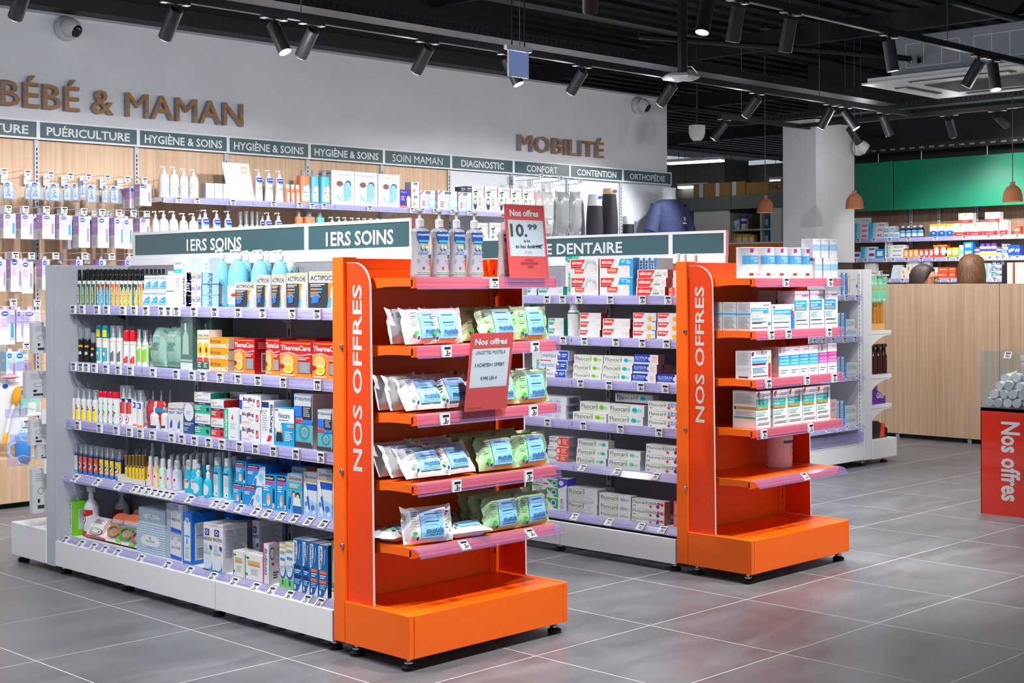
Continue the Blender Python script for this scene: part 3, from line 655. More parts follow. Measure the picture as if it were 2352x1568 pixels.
bk('osmo', 'gel_box', 'box', 'white gel box with navy lettering', '#f6f8fb', [('t', .14, .42, .9, .84, 'Osmo Soft', '#1d2f73'), ('c', .05, .3, .03, .09, '#3a7fd0'), ('r', .94, 0, 1, 1, '#1b74d0'), ('r', .1, .9, .9, .93, '#f3c48a'), ('l', .2, .2, .7, .34, 1, '#f0cfc8')], right=[('v', .3, .06, .6, .94, 'Osmo Soft', '#2a5f9a')], rc='#b5d7ea', dep=.075)
bk('acti', 'thermal_pad_box', 'box', 'white and charcoal heat pad box', '#f1f2f4', [('r', 0, 0, .64, .7, '#33353c'), ('p', [(.6, .0), (.64, .0), (.74, .7), (.6, .7)], '#f07a1c'), ('p', [(.55, 0), (.66, 0), (.7, .3), (.62, .3)], '#4a9bdc'), ('t', .05, .76, .9, .9, 'ACTIPOCHE', '#2a2b30', .016), ('r', .1, .94, .98, .96, '#f3b23a'), ('l', .05, .58, .5, .67, 2, '#d8d8da'), ('r', .06, .5, .28, .55, '#f08a2a'), ('r', .28, .5, .42, .55, '#3a9be0'), ('l', .05, .3, .4, .46, 4, '#a8a9ae'), ('p', [(.08, .14), (.3, .17), (.34, .36), (.1, .31)], '#2f6fd8'), ('c', .82, .42, .14, .24, '#cdccd0'), ('p', [(.7, 0), (.98, 0), (.95, .4), (.76, .4)], '#bdbcc1')], dep=.05)
bk('arntube', 'arnica_tube_box', 'box', 'slim white box with a sunflower', '#f4f3ee', [('t', .06, .84, .94, .92, 'Arnican', '#30503f'), ('r', 0, .78, 1, .82, '#f2a81d'), ('c', .5, .54, .48, .17, '#f7c117'), ('c', .55, .52, .17, .07, '#6a3a12'), ('r', .08, .24, .92, .34, '#e54a2b'), ('r', 0, .06, 1, .24, '#1c5a4d'), ('l', .1, .08, .8, .22, 3, '#dfe8e2')], top='#e5dccb')
bk('arnbox', 'arnica_box', 'box', 'orange box with green lettering', '#f79a10', [('t', .03, .5, .6, .86, 'Arnican', '#264c3a'), ('p', [(.02, .12), (.85, .12), (.85, .4), (.5, .4), (.02, .36)], '#fdf3e0'), ('c', .9, .3, .09, .22, '#fff'), ('c', .9, .3, .05, .12, '#f08a1a'), ('l', .1, .2, .7, .3, 1, '#e0b070')], rc='#c9b9a8', top='#e8820c', dep=.08)
bk('therma', 'heat_patch_box', 'box', 'red and orange heat patch box', '#c8151d', [('p', [(0, 0), (1, 0), (1, .12), (.56, .12), (.56, .6), (.3, .68), (0, .62)], '#ee8322'), ('p', [(0, .62), (.3, .68), (.6, .6), (1, .66), (1, .69), (.6, .63), (.3, .71), (0, .65)], '#b9bdc6'), ('t', .04, .75, .96, .89, 'ThermaCare', '#fff', .02), ('r', .08, .94, .97, .955, '#f5c518'), ('r', .58, .14, .96, .44, '#858a94'), ('l', .66, .16, .94, .42, 8, '#a9adb6'), ('l', .58, .48, .94, .58, 2, '#f2c9c0'), ('c', .26, .42, .2, .22, '#f3b577'), ('c', .28, .25, .17, .14, '#fbe08a'), ('c', .28, .25, .13, .1, '#f5b93a'), ('p', [(.02, .25), (.14, .25), (.18, .3), (.14, .36), (.02, .36)], '#b01018'), ('l', .04, .03, .5, .09, 1, '#ffe9c9')], right=[('r', .4, .06, .85, .6, '#e8dcdc'), ('l', .45, .1, .8, .56, 9, '#3a2a2a'), ('l', .2, .7, .9, .9, 4, '#d87a7a')], rc='#a01018', top='#b31219', dep=.075)
bk('hexid', 'solution_box', 'box', 'white box with blue drop', '#ecedf1', [('t', .08, .76, .92, .86, 'Hexid', '#33363c'), ('r', .05, .93, .95, .945, '#f0b25a'), ('l', .1, .62, .9, .72, 2, '#3a78c8'), ('p', [(.2, .14), (.5, .14), (.55, .3), (.5, .46), (.25, .3)], '#2158c0'), ('l', .6, .06, .9, .1, 1, '#7a9ac8')], rc='#bfc2ca')
bk('antis', 'antiseptic_box', 'box', 'navy box with white disc', '#1d4c7c', [('c', .52, .84, .46, .34, '#eef1f4'), ('l', .3, .74, .75, .9, 3, '#9fb4c8'), ('l', .1, .32, .92, .44, 2, '#e9eef4'), ('l', .1, .1, .5, .26, 3, '#a9bfd6')], top='#8a8478')
for k, c, d, sd in (('cgreen', '#27b290', 'white and green antiseptic box', '#0e7c62'), ('cred', '#e4242f', 'white and red serum box', '#a8141d')):
    bk(k, 'antiseptic_box', 'box', d, '#f4f5f7', [('r', 0, 0, 1, .42, c), ('r', 0, .42, 1, .54, '#1a2858'), ('c', .12, .86, .08, .1, '#f3a52a'), ('c', .12, .86, .05, .065, '#f4f5f7'), ('t', .22, .82, .45, .9, 'Cooper', '#777'), ('l', .08, .6, .9, .74, 1, '#c9ccd4'), ('t', .3, .45, .7, .51, 'INFECTION', '#e9ecf2'), ('l', .08, .12, .5, .36, 3, '#dff5ee'), ('r', .78, .14, .92, .3, '#1a2858')], rc=sd, dep=.075)
bk('coal', 'nosebleed_box', 'box', 'white box with green vertical strip', '#f3f5f6', [('r', 0, 0, .3, 1, '#23b592'), ('v', .05, .08, .25, .92, 'Coalgan', '#fff', .02), ('p', [(.52, .7), (.58, .64), (.66, .7), (.6, .84)], '#e3222c'), ('l', .45, .35, .85, .55, 3, '#a9dccb'), ('l', .45, .06, .8, .12, 1, '#9fd8c4')], dep=.05)
bk('blox', 'bandage_box', 'box', 'white box with blue and red lettering', '#f4f5f8', [('r', 0, 0, .13, .62, '#1c4dc2'), ('t', .17, .52, .72, .82, 'BloXang', '#1d2a66', .018), ('p', [(.38, .48), (.42, .48), (.56, .84), (.52, .84)], '#e02430'), ('r', .82, .26, .93, .72, '#e02430'), ('p', [(.84, .3), (.91, .4), (.91, .66)], '#fff'), ('t', .48, .28, .7, .42, 'Topic', '#8a90a8', 0), ('l', .2, .14, .55, .22, 1, '#e8a8a8')], rc='#d9dbe2', dep=.08)
bk('bloxv', 'bandage_box', 'box', 'tall white box with sideways lettering', '#f4f5f8', [('r', .04, .84, .62, .97, '#1b2f80'), ('w', .66, .26, .94, .92, 'BloXang', '#1d2a66', .02), ('p', [(.45, .06), (.7, .06), (.88, .2), (.6, .2)], '#e02430'), ('l', .1, .3, .5, .8, 9, '#dfe3ec')], dep=.08)
bk('nex', 'cold_pad_box', 'box', 'blue and white cold pad box', '#1b9fd6', [('p', [(.02, .45), (.4, .62), (1, .62), (1, .99), (.02, .99)], '#f3f7fb'), ('t', .22, .74, .78, .88, 'Nexcare', '#1f3f7c', .016), ('r', .05, .92, .2, .97, '#e03a3a'), ('l', .25, .66, .75, .7, 1, '#3a7fb8'), ('r', .64, .5, .82, .58, '#6fc0e8'), ('r', .82, .5, 1, .58, '#f08a3a'), ('c', .25, .4, .18, .22, '#e8b998'), ('p', [(.1, .12), (.45, .12), (.4, .36), (.14, .36)], '#2a2c34'), ('c', .24, .5, .14, .12, '#f2f2f4'), ('l', .55, .14, .92, .4, 6, '#cfeaf6')], dep=.05)
bk('thpearl', 'gel_pack_box', 'box', 'silver gel pack box with teal window', '#a9aeb8', [('r', .04, .13, .96, .46, '#4fb2bf'), ('c', .55, .3, .3, .15, '#2f93a4'), ('c', .58, .3, .17, .09, '#e8a0a0'), ('c', .58, .3, .13, .07, '#3fa5b4'), ('r', 0, .46, .45, .53, '#d9353e'), ('r', .45, .46, 1, .53, '#2f7fe0'), ('r', .48, .54, .96, .8, '#2e3038'), ('l', .54, .58, .9, .76, 5, '#a9abb2'), ('r', .06, .58, .46, .78, '#2b74e2'), ('r', .06, .78, .96, .98, '#c3c9d2'), ('t', .2, .88, .96, .94, 'THERAPEARL', '#45707e', .014), ('c', .12, .92, .06, .03, '#2fa3c8'), ('r', 0, .02, 1, .12, '#3a3d46')], rc='#cdbfc4', dep=.1)
bk('exc', 'nail_treatment_box', 'box', 'bright blue box with nail picture', '#17a2e6', [('r', .04, .83, .86, .97, '#101114'), ('t', .1, .86, .8, .94, 'excilor', '#fff', .02), ('r', .04, .73, .86, .81, '#e6348e'), ('l', .08, .5, .55, .68, 3, '#d5eefb'), ('c', .45, .26, .15, .19, '#e6a98c'), ('c', .45, .18, .13, .08, '#f6e3da'), ('r', .76, .1, .86, .6, '#1d1e22'), ('r', .74, .04, .9, .18, '#e8b8a8'), ('l', .08, .06, .28, .12, 1, '#d5eefb')], rc='#0e74c0', top='#0b62a8', dep=.07)
bk('exc2', 'nail_treatment_box', 'box', 'wide blue box with foot picture', '#128fdc', [('r', .02, .83, .64, .97, '#101114'), ('t', .06, .86, .6, .94, 'excilor', '#fff', .02), ('r', .02, .73, .64, .81, '#e6348e'), ('p', [(.5, 0), (1, 0), (1, .97), (.72, .9), (.56, .45)], '#cfe6f4'), ('c', .78, .4, .12, .2, '#8fcdee'), ('p', [(.3, .02), (.42, .02), (.62, .5), (.5, .5)], '#e8eef4'), ('p', [(.34, .06), (.42, .06), (.54, .34), (.46, .34)], '#2a5fa8'), ('l', .05, .5, .4, .66, 3, '#d5eefb'), ('c', .9, .08, .06, .1, '#e6b0a0')], rc='#0d5fa8', top='#0d5fa8', dep=.07)
bk('zv1', 'wart_pen_box', 'box', 'blue box with a white pen and splashes', '#dfeaf8', [('r', 0, .8, 1, 1, '#9ca2a8'), ('t', .12, .86, .92, .93, 'ZeroVerrue', '#23262c', .014), ('r', 0, .775, 1, .8, '#f0962a'), ('r', .2, .6, 1, .74, '#1f51bb'), ('p', [(0, 0), (1, 0), (1, .3), (.6, .38), (0, .26)], '#9cc4f0'), ('c', .3, .14, .12, .08, '#eaf2fd'), ('c', .7, .2, .14, .07, '#3f78d0'), ('c', .8, .1, .1, .05, '#eef5ff'), ('c', .2, .28, .08, .05, '#4a86da'), ('p', [(.05, .66), (.2, .74), (.52, .2), (.42, .12)], '#f3f6fa'), ('p', [(.25, .42), (.36, .47), (.5, .2), (.42, .13)], '#2a4fa8')], rc='#8d9298', top='#8d9298', dep=.05)
bk('zv2', 'wart_pen_box', 'box', 'sky blue box showing two people', '#4ab0dc', [('r', 0, .8, 1, 1, '#a3a8ad'), ('t', .1, .85, .9, .93, 'ZeroVerrue', '#23262c', .014), ('p', [(0, .94), (.16, 1), (0, 1)], '#e8482a'), ('r', 0, .62, 1, .77, '#2aa7c4'), ('l', .15, .64, .85, .75, 3, '#f2d8b0'), ('c', .42, .5, .12, .08, '#7a4a2a'), ('c', .7, .47, .13, .08, '#4a2a1a'), ('c', .44, .47, .08, .06, '#f0c4a4'), ('c', .7, .43, .09, .06, '#f0c4a4'), ('p', [(.38, .2), (.92, .2), (.86, .4), (.44, .42)], '#f4f2f0'), ('p', [(.4, .02), (.95, .02), (.92, .2), (.38, .2)], '#2a5fb0'), ('p', [(.05, .1), (.16, .1), (.26, .4), (.14, .42)], '#1f5fc0')], rc='#e8902a', dep=.05)
bk('green', 'insect_trap_box', 'box', 'lime green slim box with white strip', '#74cf1c', [('r', .08, .05, .62, .96, '#eef3ea'), ('v', .16, .3, .5, .92, 'ASPIVENIN', '#2a3a2a', .012), ('l', .14, .08, .5, .26, 4, '#a9d88a')], right=[('r', .15, .18, .95, .78, '#b9c4c9'), ('l', .2, .5, .9, .74, 4, '#8a979c')], rc='#6cc41a', dep=.12)
bk('bluebox', 'nasal_wash_box', 'box', 'royal blue box with white panel', '#1271d6', [('r', .14, .06, .86, .84, '#eef2f7'), ('c', .5, .86, .22, .06, '#eef2f7'), ('c', .5, .86, .14, .035, '#9aa0a8'), ('r', .2, .55, .8, .57, '#2a8fe0'), ('p', [(.4, .42), (.6, .42), (.55, .52), (.48, .52)], '#3fb0e8'), ('l', .3, .12, .7, .36, 4, '#c9d0d8')], right=[('r', .12, .08, .9, .82, '#d9dfe6'), ('l', .2, .5, .85, .78, 9, '#aab2bc'), ('r', .2, .56, .85, .575, '#2a8fe0'), ('r', .2, .3, .85, .315, '#2a8fe0'), ('l', .2, .12, .85, .28, 5, '#aab2bc')], dep=.11)
bk('dacryo', 'eye_solution_box', 'box', 'white box with violet emblem and orange line', '#f2f5f9', [('r', 0, .955, 1, .965, '#f0a83a'), ('r', .14, .74, .62, .88, '#53289a'), ('c', .38, .81, .14, .045, '#f2f5f9'), ('c', .38, .81, .08, .024, '#53289a'), ('t', .06, .64, .94, .71, 'DACRYO', '#2c2d33', .012), ('c', .8, .5, .14, .05, '#2a4a90'), ('l', .1, .44, .5, .58, 5, '#ccd3dd'), ('r', .08, .38, .8, .42, '#a9d2ef'), ('c', .55, .14, .4, .12, '#c9e6f6'), ('c', .6, .15, .28, .08, '#e9f5fc'), ('r', 0, 0, 1, .02, '#2a2a5a'), ('r', .7, 0, 1, .05, '#3a9be0')], right=[('r', 0, .955, 1, .965, '#f0a83a'), ('l', .1, .3, .9, .88, 18, '#b2b8c2')], dep=.11, top='#c9ced8')
def dots(n, m, c, rx, ry): return [('p', [((i+.5)/n-rx, (j+.5)/m), ((i+.5)/n, (j+.5)/m-ry), ((i+.5)/n+rx, (j+.5)/m), ((i+.5)/n, (j+.5)/m+ry)], c) for j in range(m) for i in range(n)]
_db = dots(26, 13, '#2f8fc6', .014, .028); _dn = dots(15, 16, '#2b4fa4', .022, .026)
def flat_(items):  # keep a dense pattern in one layer
    return items
bk('tissue', 'tissue_box', 'box', 'blue dotted tissue box, white oval', '#e3eef5', _db[:0], dep=.12)
def repat(k, base, pat, extra, right=None):
    b = MB(); m = cm(base); b.box(-.5, 0, 0, .5, 1, 1, m)
    for it in pat: b.art([it], lambda x, y, e: (x-.5, -EPS, y))
    for it in pat: b.art([it], lambda x, y, e: (.5+EPS, x, y))
    for it in pat[::2]: b.art([it], lambda x, y, e: (x-.5, y, 1+EPS))
    b.art(extra, lambda x, y, e: (x-.5, -EPS*(e+1), y)); KD[k]['mesh'] = b.mesh(KD[k]['name'])
repat('tissue', '#e3eef5', _db, [('c', .5, .42, .34, .22, '#f3f6f8'), ('p', [(.26, .29), (.5, .22), (.74, .29), (.5, .25)], '#1f7fd8'), ('t', .34, .4, .66, .46, 'MOUCHOIRS', '#70757c', 0), ('c', .5, .54, .03, .04, '#9a9fa6')])
bk('tissue2', 'tissue_box', 'box', 'white tissue cube, navy dots', '#e9eef5', [], dep=.12)
repat('tissue2', '#e9eef5', _dn, [('r', .3, .1, .95, .72, '#eceef2'), ('c', .62, .74, .16, .12, '#dfe2e8'), ('t', .36, .42, .9, .52, 'MOUCHOIRS', '#6a6f78', 0), ('p', [(.3, .06), (.95, .02), (.95, .14), (.3, .2)], '#1f5fd0')])
bk('cotton', 'cotton_bud_box', 'box', 'white box with brown window, bamboo print', '#f6f7f5', [('r', .2, .54, .86, .74, '#c1935a'), ('l', .2, .54, .86, .74, 1, '#d8b07a'), ('r', .05, 0, .09, .95, '#3f8f5a'), ('c', .2, .84, .1, .04, '#2f7f4a'), ('c', .14, .2, .06, .05, '#2f7f4a'), ('l', .35, .2, .8, .46, 4, '#d0d4d2')], dep=.06)
bk('corus', 'ear_spray_box', 'box', 'white box with magenta edge and ear drawing', '#f4f4f6', [('r', 0, 0, .18, 1, '#dc1a7c'), ('v', .26, .22, .8, .9, 'coruspray', '#38397c', .02)], right=[('c', .3, .76, .22, .16, '#2b2c5c'), ('c', .3, .76, .17, .125, '#f4f4f6'), ('r', .25, .46, .5, .54, '#dc1a7c'), ('l', .4, .5, .95, .9, 9, '#c7cad2'), ('l', .4, .1, .85, .3, 3, '#3a3b42')], top='#e8a8c4', dep=.05)
bk('audi', 'ear_wash_box', 'box', 'white and green box with blue splash', '#f1f5f6', [('r', 0, .9, 1, .94, '#f0b25a'), ('t', .08, .76, .92, .84, 'AUDISPRAY', '#1b9a8a', .014), ('r', .15, .62, .85, .68, '#3a8fd8'), ('c', .5, .38, .46, .2, '#2166b8'), ('c', .48, .42, .38, .17, '#eaf2fa'), ('r', 0, 0, 1, .2, '#7fd05a'), ('c', .55, .12, .16, .07, '#2166b8'), ('l', .2, .36, .8, .5, 3, '#a9bcd8')], top='#8fd05f', dep=.06)
for k, c, d in (('mari1', '#202a58', 'blue and white nasal spray box, navy labels'), ('mari2', '#f0701c', 'blue and white nasal spray box, orange labels')):
    bk(k, 'nasal_spray_box', 'box', d, '#1467b6', [('p', [(0, .5), (.28, .55), (.42, .75), (.4, .97), (0, .97)], '#f3f5f8'), ('v', .04, .56, .32, .95, 'marimer', '#2b3474', .02), ('r', .12, .44, .84, .5, c), ('l', .18, .34, .8, .42, 2, '#cfe0f2'), ('r', .12, .26, .84, .32, c), ('l', .18, .14, .8, .24, 3, '#a9c8e8'), ('p', [(.5, 0), (1, 0), (1, .22)], '#f3f5f8'), ('c', .2, .08, .1, .05, '#f3f5f8'), ('p', [(.6, .62), (.66, .62), (.8, .92), (.72, .92)], '#9cc8ee')], right=[('l', .2, .2, .8, .9, 14, '#3a5f92')], rc='#1a3a66', top='#c4c7cc', dep=.06)
bk('bluerear', 'nail_treatment_box', 'box', 'dark blue box', '#0f4f94', [], rc='#0b3f7a', top='#0c447f', dep=.05)
bk('greentall', 'cream_box', 'box', 'tall sage green box with pale tube picture', '#58776f', [('p', [(.15, .28), (.7, .28), (.66, .62), (.5, .72), (.36, .72), (.2, .62)], '#9dc3b4'), ('r', 0, 0, 1, .13, '#e9efec'), ('r', 0, .15, 1, .19, '#9dc3b4'), ('t', .15, .86, .7, .9, 'SVERITZ', '#38524b', 0), ('r', .36, .72, .5, .86, '#c3dad0')], rc='#4a665f', dep=.06)
bk('whitesm', 'cream_box', 'box', 'small white box with cyan lettering', WH, [('r', .1, .6, .9, .7, '#16b8cc'), ('l', .1, .2, .7, .5, 4, '#c9d0d4')])
# --- bottles on the left gondola
BP = [(.46, 0), (.5, .02), (.5, .62), (.46, .68), (.3, .72)]
def ccap(z0=.66, z1=1., r=.46, n=14): return LT([(r, z0), (r, z1-.02), (r*.8, z1)], CC, n)
def nozz(z0=.7, z1=.93, r=.2, c='#eceef0'): return LT([(r, z0), (r*.95, z0+(z1-z0)*.45), (r*.55, z0+(z1-z0)*.5), (r*.55, z1)], cm(c), 10)
for k, c, items, d in (
    ('spblack', '#191a1c', [('r', 0, .44, 1, .5, '#e8a41c'), ('l', .1, .34, .9, .43, 2, '#d8332c'), ('p', [(.1, .2), (.9, .24), (.8, .32), (.15, .3)], '#c9c9cb'), ('l', .1, .04, .9, .16, 3, '#d8b030')], 'black insect spray, clear cap'),
    ('spwhite', '#f1f3f5', [('r', 0, .58, 1, .6, '#f0b05a'), ('l', .2, .42, .8, .54, 2, '#33405a'), ('p', [(.1, .08), (.9, .08), (.9, .36), (.1, .22)], '#6d7078'), ('l', .2, .3, .8, .36, 1, '#222')], 'white spray with grey emblem, clear cap'),
    ('spyellow', '#eef0f0', [('l', .2, .5, .8, .54, 1, '#7a7f86'), ('c', .5, .44, .16, .05, '#e0262e'), ('r', .1, .02, .9, .36, '#f3d916'), ('l', .2, .1, .8, .26, 3, '#5a5a2a'), ('p', [(.3, .32), (.8, .36), (.8, .4), (.3, .36)], '#2a3f7a')], 'white bottle with yellow label, frosted cap'),
    ('spred2', '#f2f4f6', [('r', 0, .3, 1, .66, '#c8242e'), ('r', 0, .6, 1, .68, '#1f2f6a'), ('c', .5, .62, .2, .045, '#eee'), ('l', .15, .42, .85, .56, 4, '#e8b8b8'), ('c', .5, .16, .3, .1, '#d8343c'), ('c', .5, .16, .25, .082, '#eef0f2'), ('p', [(.4, .13), (.6, .15), (.62, .19), (.42, .18)], '#333')], 'white insect spray with red label, clear cap'),
    ('spblue2', '#f1f3f6', [('r', .1, .5, .9, .66, '#2a5fc0'), ('c', .5, .58, .22, .05, '#fff'), ('l', .2, .2, .8, .44, 5, '#6a8fd0'), ('r', 0, .01, 1, .06, '#f0752a')], 'white spray with blue emblem, clear cap'),
    ('s4white', '#2a3f78', [('r', 0, .02, 1, .6, '#e6eef2'), ('l', .1, .48, .9, .58, 2, '#c83a3a'), ('c', .5, .38, .28, .07, '#4a7f9a'), ('c', .5, .38, .22, .055, '#e6eef2'), ('c', .3, .18, .12, .05, '#f0b03a'), ('r', 0, .04, 1, .12, '#3fb0c0')], 'clear-capped spray with white and teal label'),
    ('s4orange', '#23356e', [('r', 0, .02, 1, .6, '#dd5a28'), ('l', .1, .5, .9, .58, 2, '#f6e0d0'), ('c', .5, .3, .34, .12, '#f3eee8'), ('c', .5, .3, .28, .1, '#d8a088'), ('p', [(.3, .25), (.7, .3), (.65, .36), (.32, .32)], '#3a2a24'), ('r', 0, .02, 1, .12, '#2a6fd0')], 'clear-capped spray with orange label'),
    ('s4yellow', '#1f3268', [('r', 0, .02, 1, .6, '#f2d41c'), ('l', .1, .5, .9, .58, 2, '#8a6a1a'), ('c', .5, .34, .36, .13, '#6a4a2a'), ('c', .5, .34, .3, .11, '#f3efe6'), ('p', [(.3, .28), (.7, .34), (.65, .4), (.32, .36)], '#3a2a24'), ('r', 0, .12, 1, .22, '#e8b088'), ('r', 0, .02, 1, .12, '#2a7fd8')], 'clear-capped spray with yellow label')):
    bottle(k, 'spray_bottle', 'spray bottle', d, [(.46, 0), (.5, .02), (.5, .64), (.44, .68), (.3, .7)], cm(c), items, .5, [('clear_cap', ccap()), ('nozzle', nozz(c='#dfe3e6' if k != 'spblack' else '#9a9ca0'))], span=2.6)
bottle('spteal', 'spray_bottle', 'spray bottle', 'white spray, teal cap and yellow sticker', BP, cm('#eef3f4'), [('r', 0, .06, 1, .42, '#1fa0b4'), ('l', .15, .44, .85, .56, 2, '#2a3f7a'), ('r', 0, .6, 1, .62, '#f0a83a'), ('c', .35, .26, .1, .05, '#fff'), ('c', .65, .26, .1, .05, '#fff')], .5, [('cap', LT([(.48, .66), (.48, .95), (.4, 1)], cm('#1a8fa0'), 14)), ('sticker', MB().art([('r', 0, 0, 1, 1, '#f6d51a'), ('l', .1, .2, .9, .8, 3, '#3a3a2a')], lambda x, y, e: ((.49+.004*e)*sin((x-.5)*2.2), .5-(.49+.004*e)*cos((x-.5)*2.2), .7+.18*y), 8))])
bottle('spred', 'spray_bottle', 'spray bottle', 'white and red spray, red cap', BP, cm('#f2f4f6'), [('r', 0, .06, 1, .26, '#e01f2a'), ('l', .2, .4, .8, .52, 2, '#2a3f8a'), ('l', .15, .28, .85, .36, 1, '#e01f2a'), ('c', .5, .24, .18, .05, '#fff'), ('r', 0, .58, 1, .6, '#f0a83a')], .5, [('cap', LT([(.46, .66), (.46, .95), (.38, 1)], M('#dd1a2c', .25), 14))])
bottle('spredcap', 'spray_bottle', 'spray bottle', 'pale green printed spray, crimson cap', [(.46, 0), (.5, .02), (.5, .76), (.46, .8)], cm('#e6f1ee'), [('l', .2, .56, .8, .66, 2, '#5aa896'), ('c', .5, .62, .12, .03, '#d8243c'), ('p', [(.3, .4), (.7, .3), (.75, .36), (.35, .46)], '#3f9a5a'), ('c', .42, .28, .2, .06, '#e0405a'), ('l', .2, .14, .8, .22, 2, '#e03a4a'), ('r', .1, .02, .6, .07, '#58b03a')], .5, [('cap', LT([(.48, .8), (.48, .97), (.42, 1)], M('#d4143a', .25), 14))])
bottle('spgreen', 'spray_bottle', 'spray bottle', 'white and lime spray, white shoulder', [(.48, 0), (.5, .02), (.5, .5), (.42, .62), (.26, .72), (.24, .74)], cm('#f0f3f2'), [('p', [(0, .08), (1, .14), (1, .5), (0, .4)], '#84cf2a'), ('l', .15, .36, .85, .48, 2, '#2a3f7a'), ('c', .3, .16, .1, .05, '#2a4f9a'), ('r', 0, .56, .9, .58, '#84cf2a')], .5, [('clear_cap', LT([(.36, .66), (.36, .98), (.3, 1)], CC, 12)), ('nozzle', nozz(.72, .95, .16))])
bottle('bigblue', 'antiseptic_bottle', 'bottle', 'large sky blue pump bottle', [(.42, 0), (.46, .02), (.46, .42), (.42, .6), (.3, .74), (.17, .77), (.15, .8)], M('#7fd0f0', .15, alpha=.93), [('r', .02, .05, .98, .36, '#e6f2f8'), ('l', .1, .24, .4, .3, 1, '#e0405a'), ('c', .7, .2, .1, .03, '#d8303c'), ('p', [(.1, .1), (.9, .14), (.9, .18), (.1, .15)], '#a9dcf2')], .47, [('pump', pump_head(.8, .18))])
bottle('whitespray', 'spray_bottle', 'spray bottle', 'white spray bottle with dark label print', [(.48, 0), (.5, .02), (.5, .5), (.4, .58), (.2, .62), (.2, .68)], cm('#f4f5f7'), [('r', .1, .06, .9, .16, '#2a3a6a'), ('l', .5, .2, .85, .44, 4, '#c8a0a0')], .505, [('nozzle', LT([(.22, .68), (.22, .8), (.13, .84), (.13, .98), (.1, 1)], cm('#f2f3f5'), 12))])
bottle('goldvial', 'roll_on_vial', 'vial', 'slim yellow vial with gold cap', [(.46, 0), (.5, .02), (.5, .6), (.46, .62)], cm('#f1cf1a'), [('r', 0, 0, 1, .14, '#e8c4a0'), ('c', .5, .36, .36, .07, '#5a3f2a'), ('c', .5, .36, .28, .055, '#efe9dc'), ('r', 0, .56, 1, .61, '#2a3f7a')], .505, [('cap', LT([(.5, .62), (.5, .98), (.44, 1)], M('#b08a4a', .25, .8), 12))], n=10)
for k, c, lc, d in (('gelr', '#f4c9c0', '#e0402a', 'clear coral gel bottle, white flip cap'), ('gelo', '#f5dcb0', '#f0a020', 'clear amber gel bottle, white flip cap'), ('gelg', '#cdeed8', '#1f9a5a', 'clear green gel bottle, white flip cap'), ('gelp', '#ecd0ec', '#d060b0', 'clear pink gel bottle, white flip cap'), ('gelb', '#cfe0f4', '#3a6fd0', 'clear pale blue gel bottle, white flip cap'), ('gelc', '#22bfe2', '#1a8fd0', 'turquoise gel bottle, white flip cap')):
    bottle(k, 'gel_bottle', 'bottle', d, [(.46, 0), (.5, .02), (.5, .56), (.44, .64), (.3, .7), (.27, .72)], M(c, .12, alpha=.9), [('l', .2, .44, .8, .5, 1, '#e03a4a'), ('c', .5, .28, .3, .15, '#f4f6f8'), ('c', .62, .36, .14, .045, '#e0262e'), ('l', .3, .22, .7, .32, 2, lc)], .505, [('flip_cap', LT([(.3, .72), (.32, .74), (.32, .95), (.26, 1)], cm('#f0f2f4'), 12))], sq=.12)
bottle('gelpump', 'gel_bottle', 'bottle', 'squat turquoise pump bottle', [(.46, 0), (.5, .03), (.5, .42), (.4, .54), (.24, .6)], M('#35c3e4', .12, alpha=.92), [('c', .55, .24, .36, .17, '#eef4f8'), ('l', .2, .3, .75, .38, 1, '#e0304a'), ('c', .6, .18, .2, .08, '#cfeaf6')], .505, [('pump', LT([(.24, .6), (.24, .74), (.14, .78), (.14, .84), (.22, .86), (.22, .98), (.12, 1)], cm('#e6f3f8'), 12))])
bottle('bigflip', 'lotion_bottle', 'bottle', 'tall turquoise bottle, white flip cap', [(.48, 0), (.5, .02), (.5, .68), (.4, .78), (.28, .8)], M('#55cde8', .2), [('r', .18, .04, .82, .64, '#eaf1f7'), ('r', .18, .58, .82, .64, '#2a5fa8'), ('l', .3, .3, .7, .5, 3, '#a9c8e0'), ('c', .62, .1, .08, .025, '#1f5fb0')], .505, [('flip_cap', LT([(.36, .8), (.36, .98), (.32, 1)], cm('#eef1f4'), 12))], sq=.5, sy=.6, span=2.0)
def trig(z=.72, c='#f2f3f5', r=.16, k=1.):
    b = MB(); m = cm(c) if isinstance(c, str) else c; b.lathe([(r, z), (r, z+.07), (r*.7, z+.09), (r*.7, z+.12)], m, 12, (0, .5, 0))
    b.box(-.34*k, .5-.12*k, z+.12, .26*k, .5+.12*k, z+.22, m); b.box(-.5*k, .44, z+.14, -.34*k, .56, z+.2, m); b.prism([(-.22*k, z+.12), (-.12*k, z+.12), (-.24*k, z-.06), (-.36*k, z-.06)], 'y', .5-.06*k, .5+.06*k, m); return b
bottle('trigger', 'insecticide_bottle', 'bottle', 'white trigger bottle with red label', [(.46, 0), (.5, .02), (.5, .52), (.46, .58), (.3, .66), (.17, .7), (.16, .72)], cm('#f3f4f6'), [('r', 0, .1, 1, .5, '#ecedef'), ('p', [(0, .42), (.35, .36), (1, .42), (1, .51), (0, .51)], '#c8202a'), ('t', .28, .44, .6, .49, 'ACE 0', '#f3e020', .02), ('c', .4, .32, .22, .08, '#d22a32'), ('c', .4, .32, .18, .065, '#ecedef'), ('p', [(.3, .3), (.5, .32), (.48, .35), (.32, .34)], '#222'), ('l', .1, .14, .55, .22, 3, '#a05a5a'), ('p', [(0, .03), (.7, .03), (.8, .1), (0, .1)], '#d8222c'), ('r', 0, .0, 1, .03, '#222')], .505, [('trigger', trig())], span=2.4)
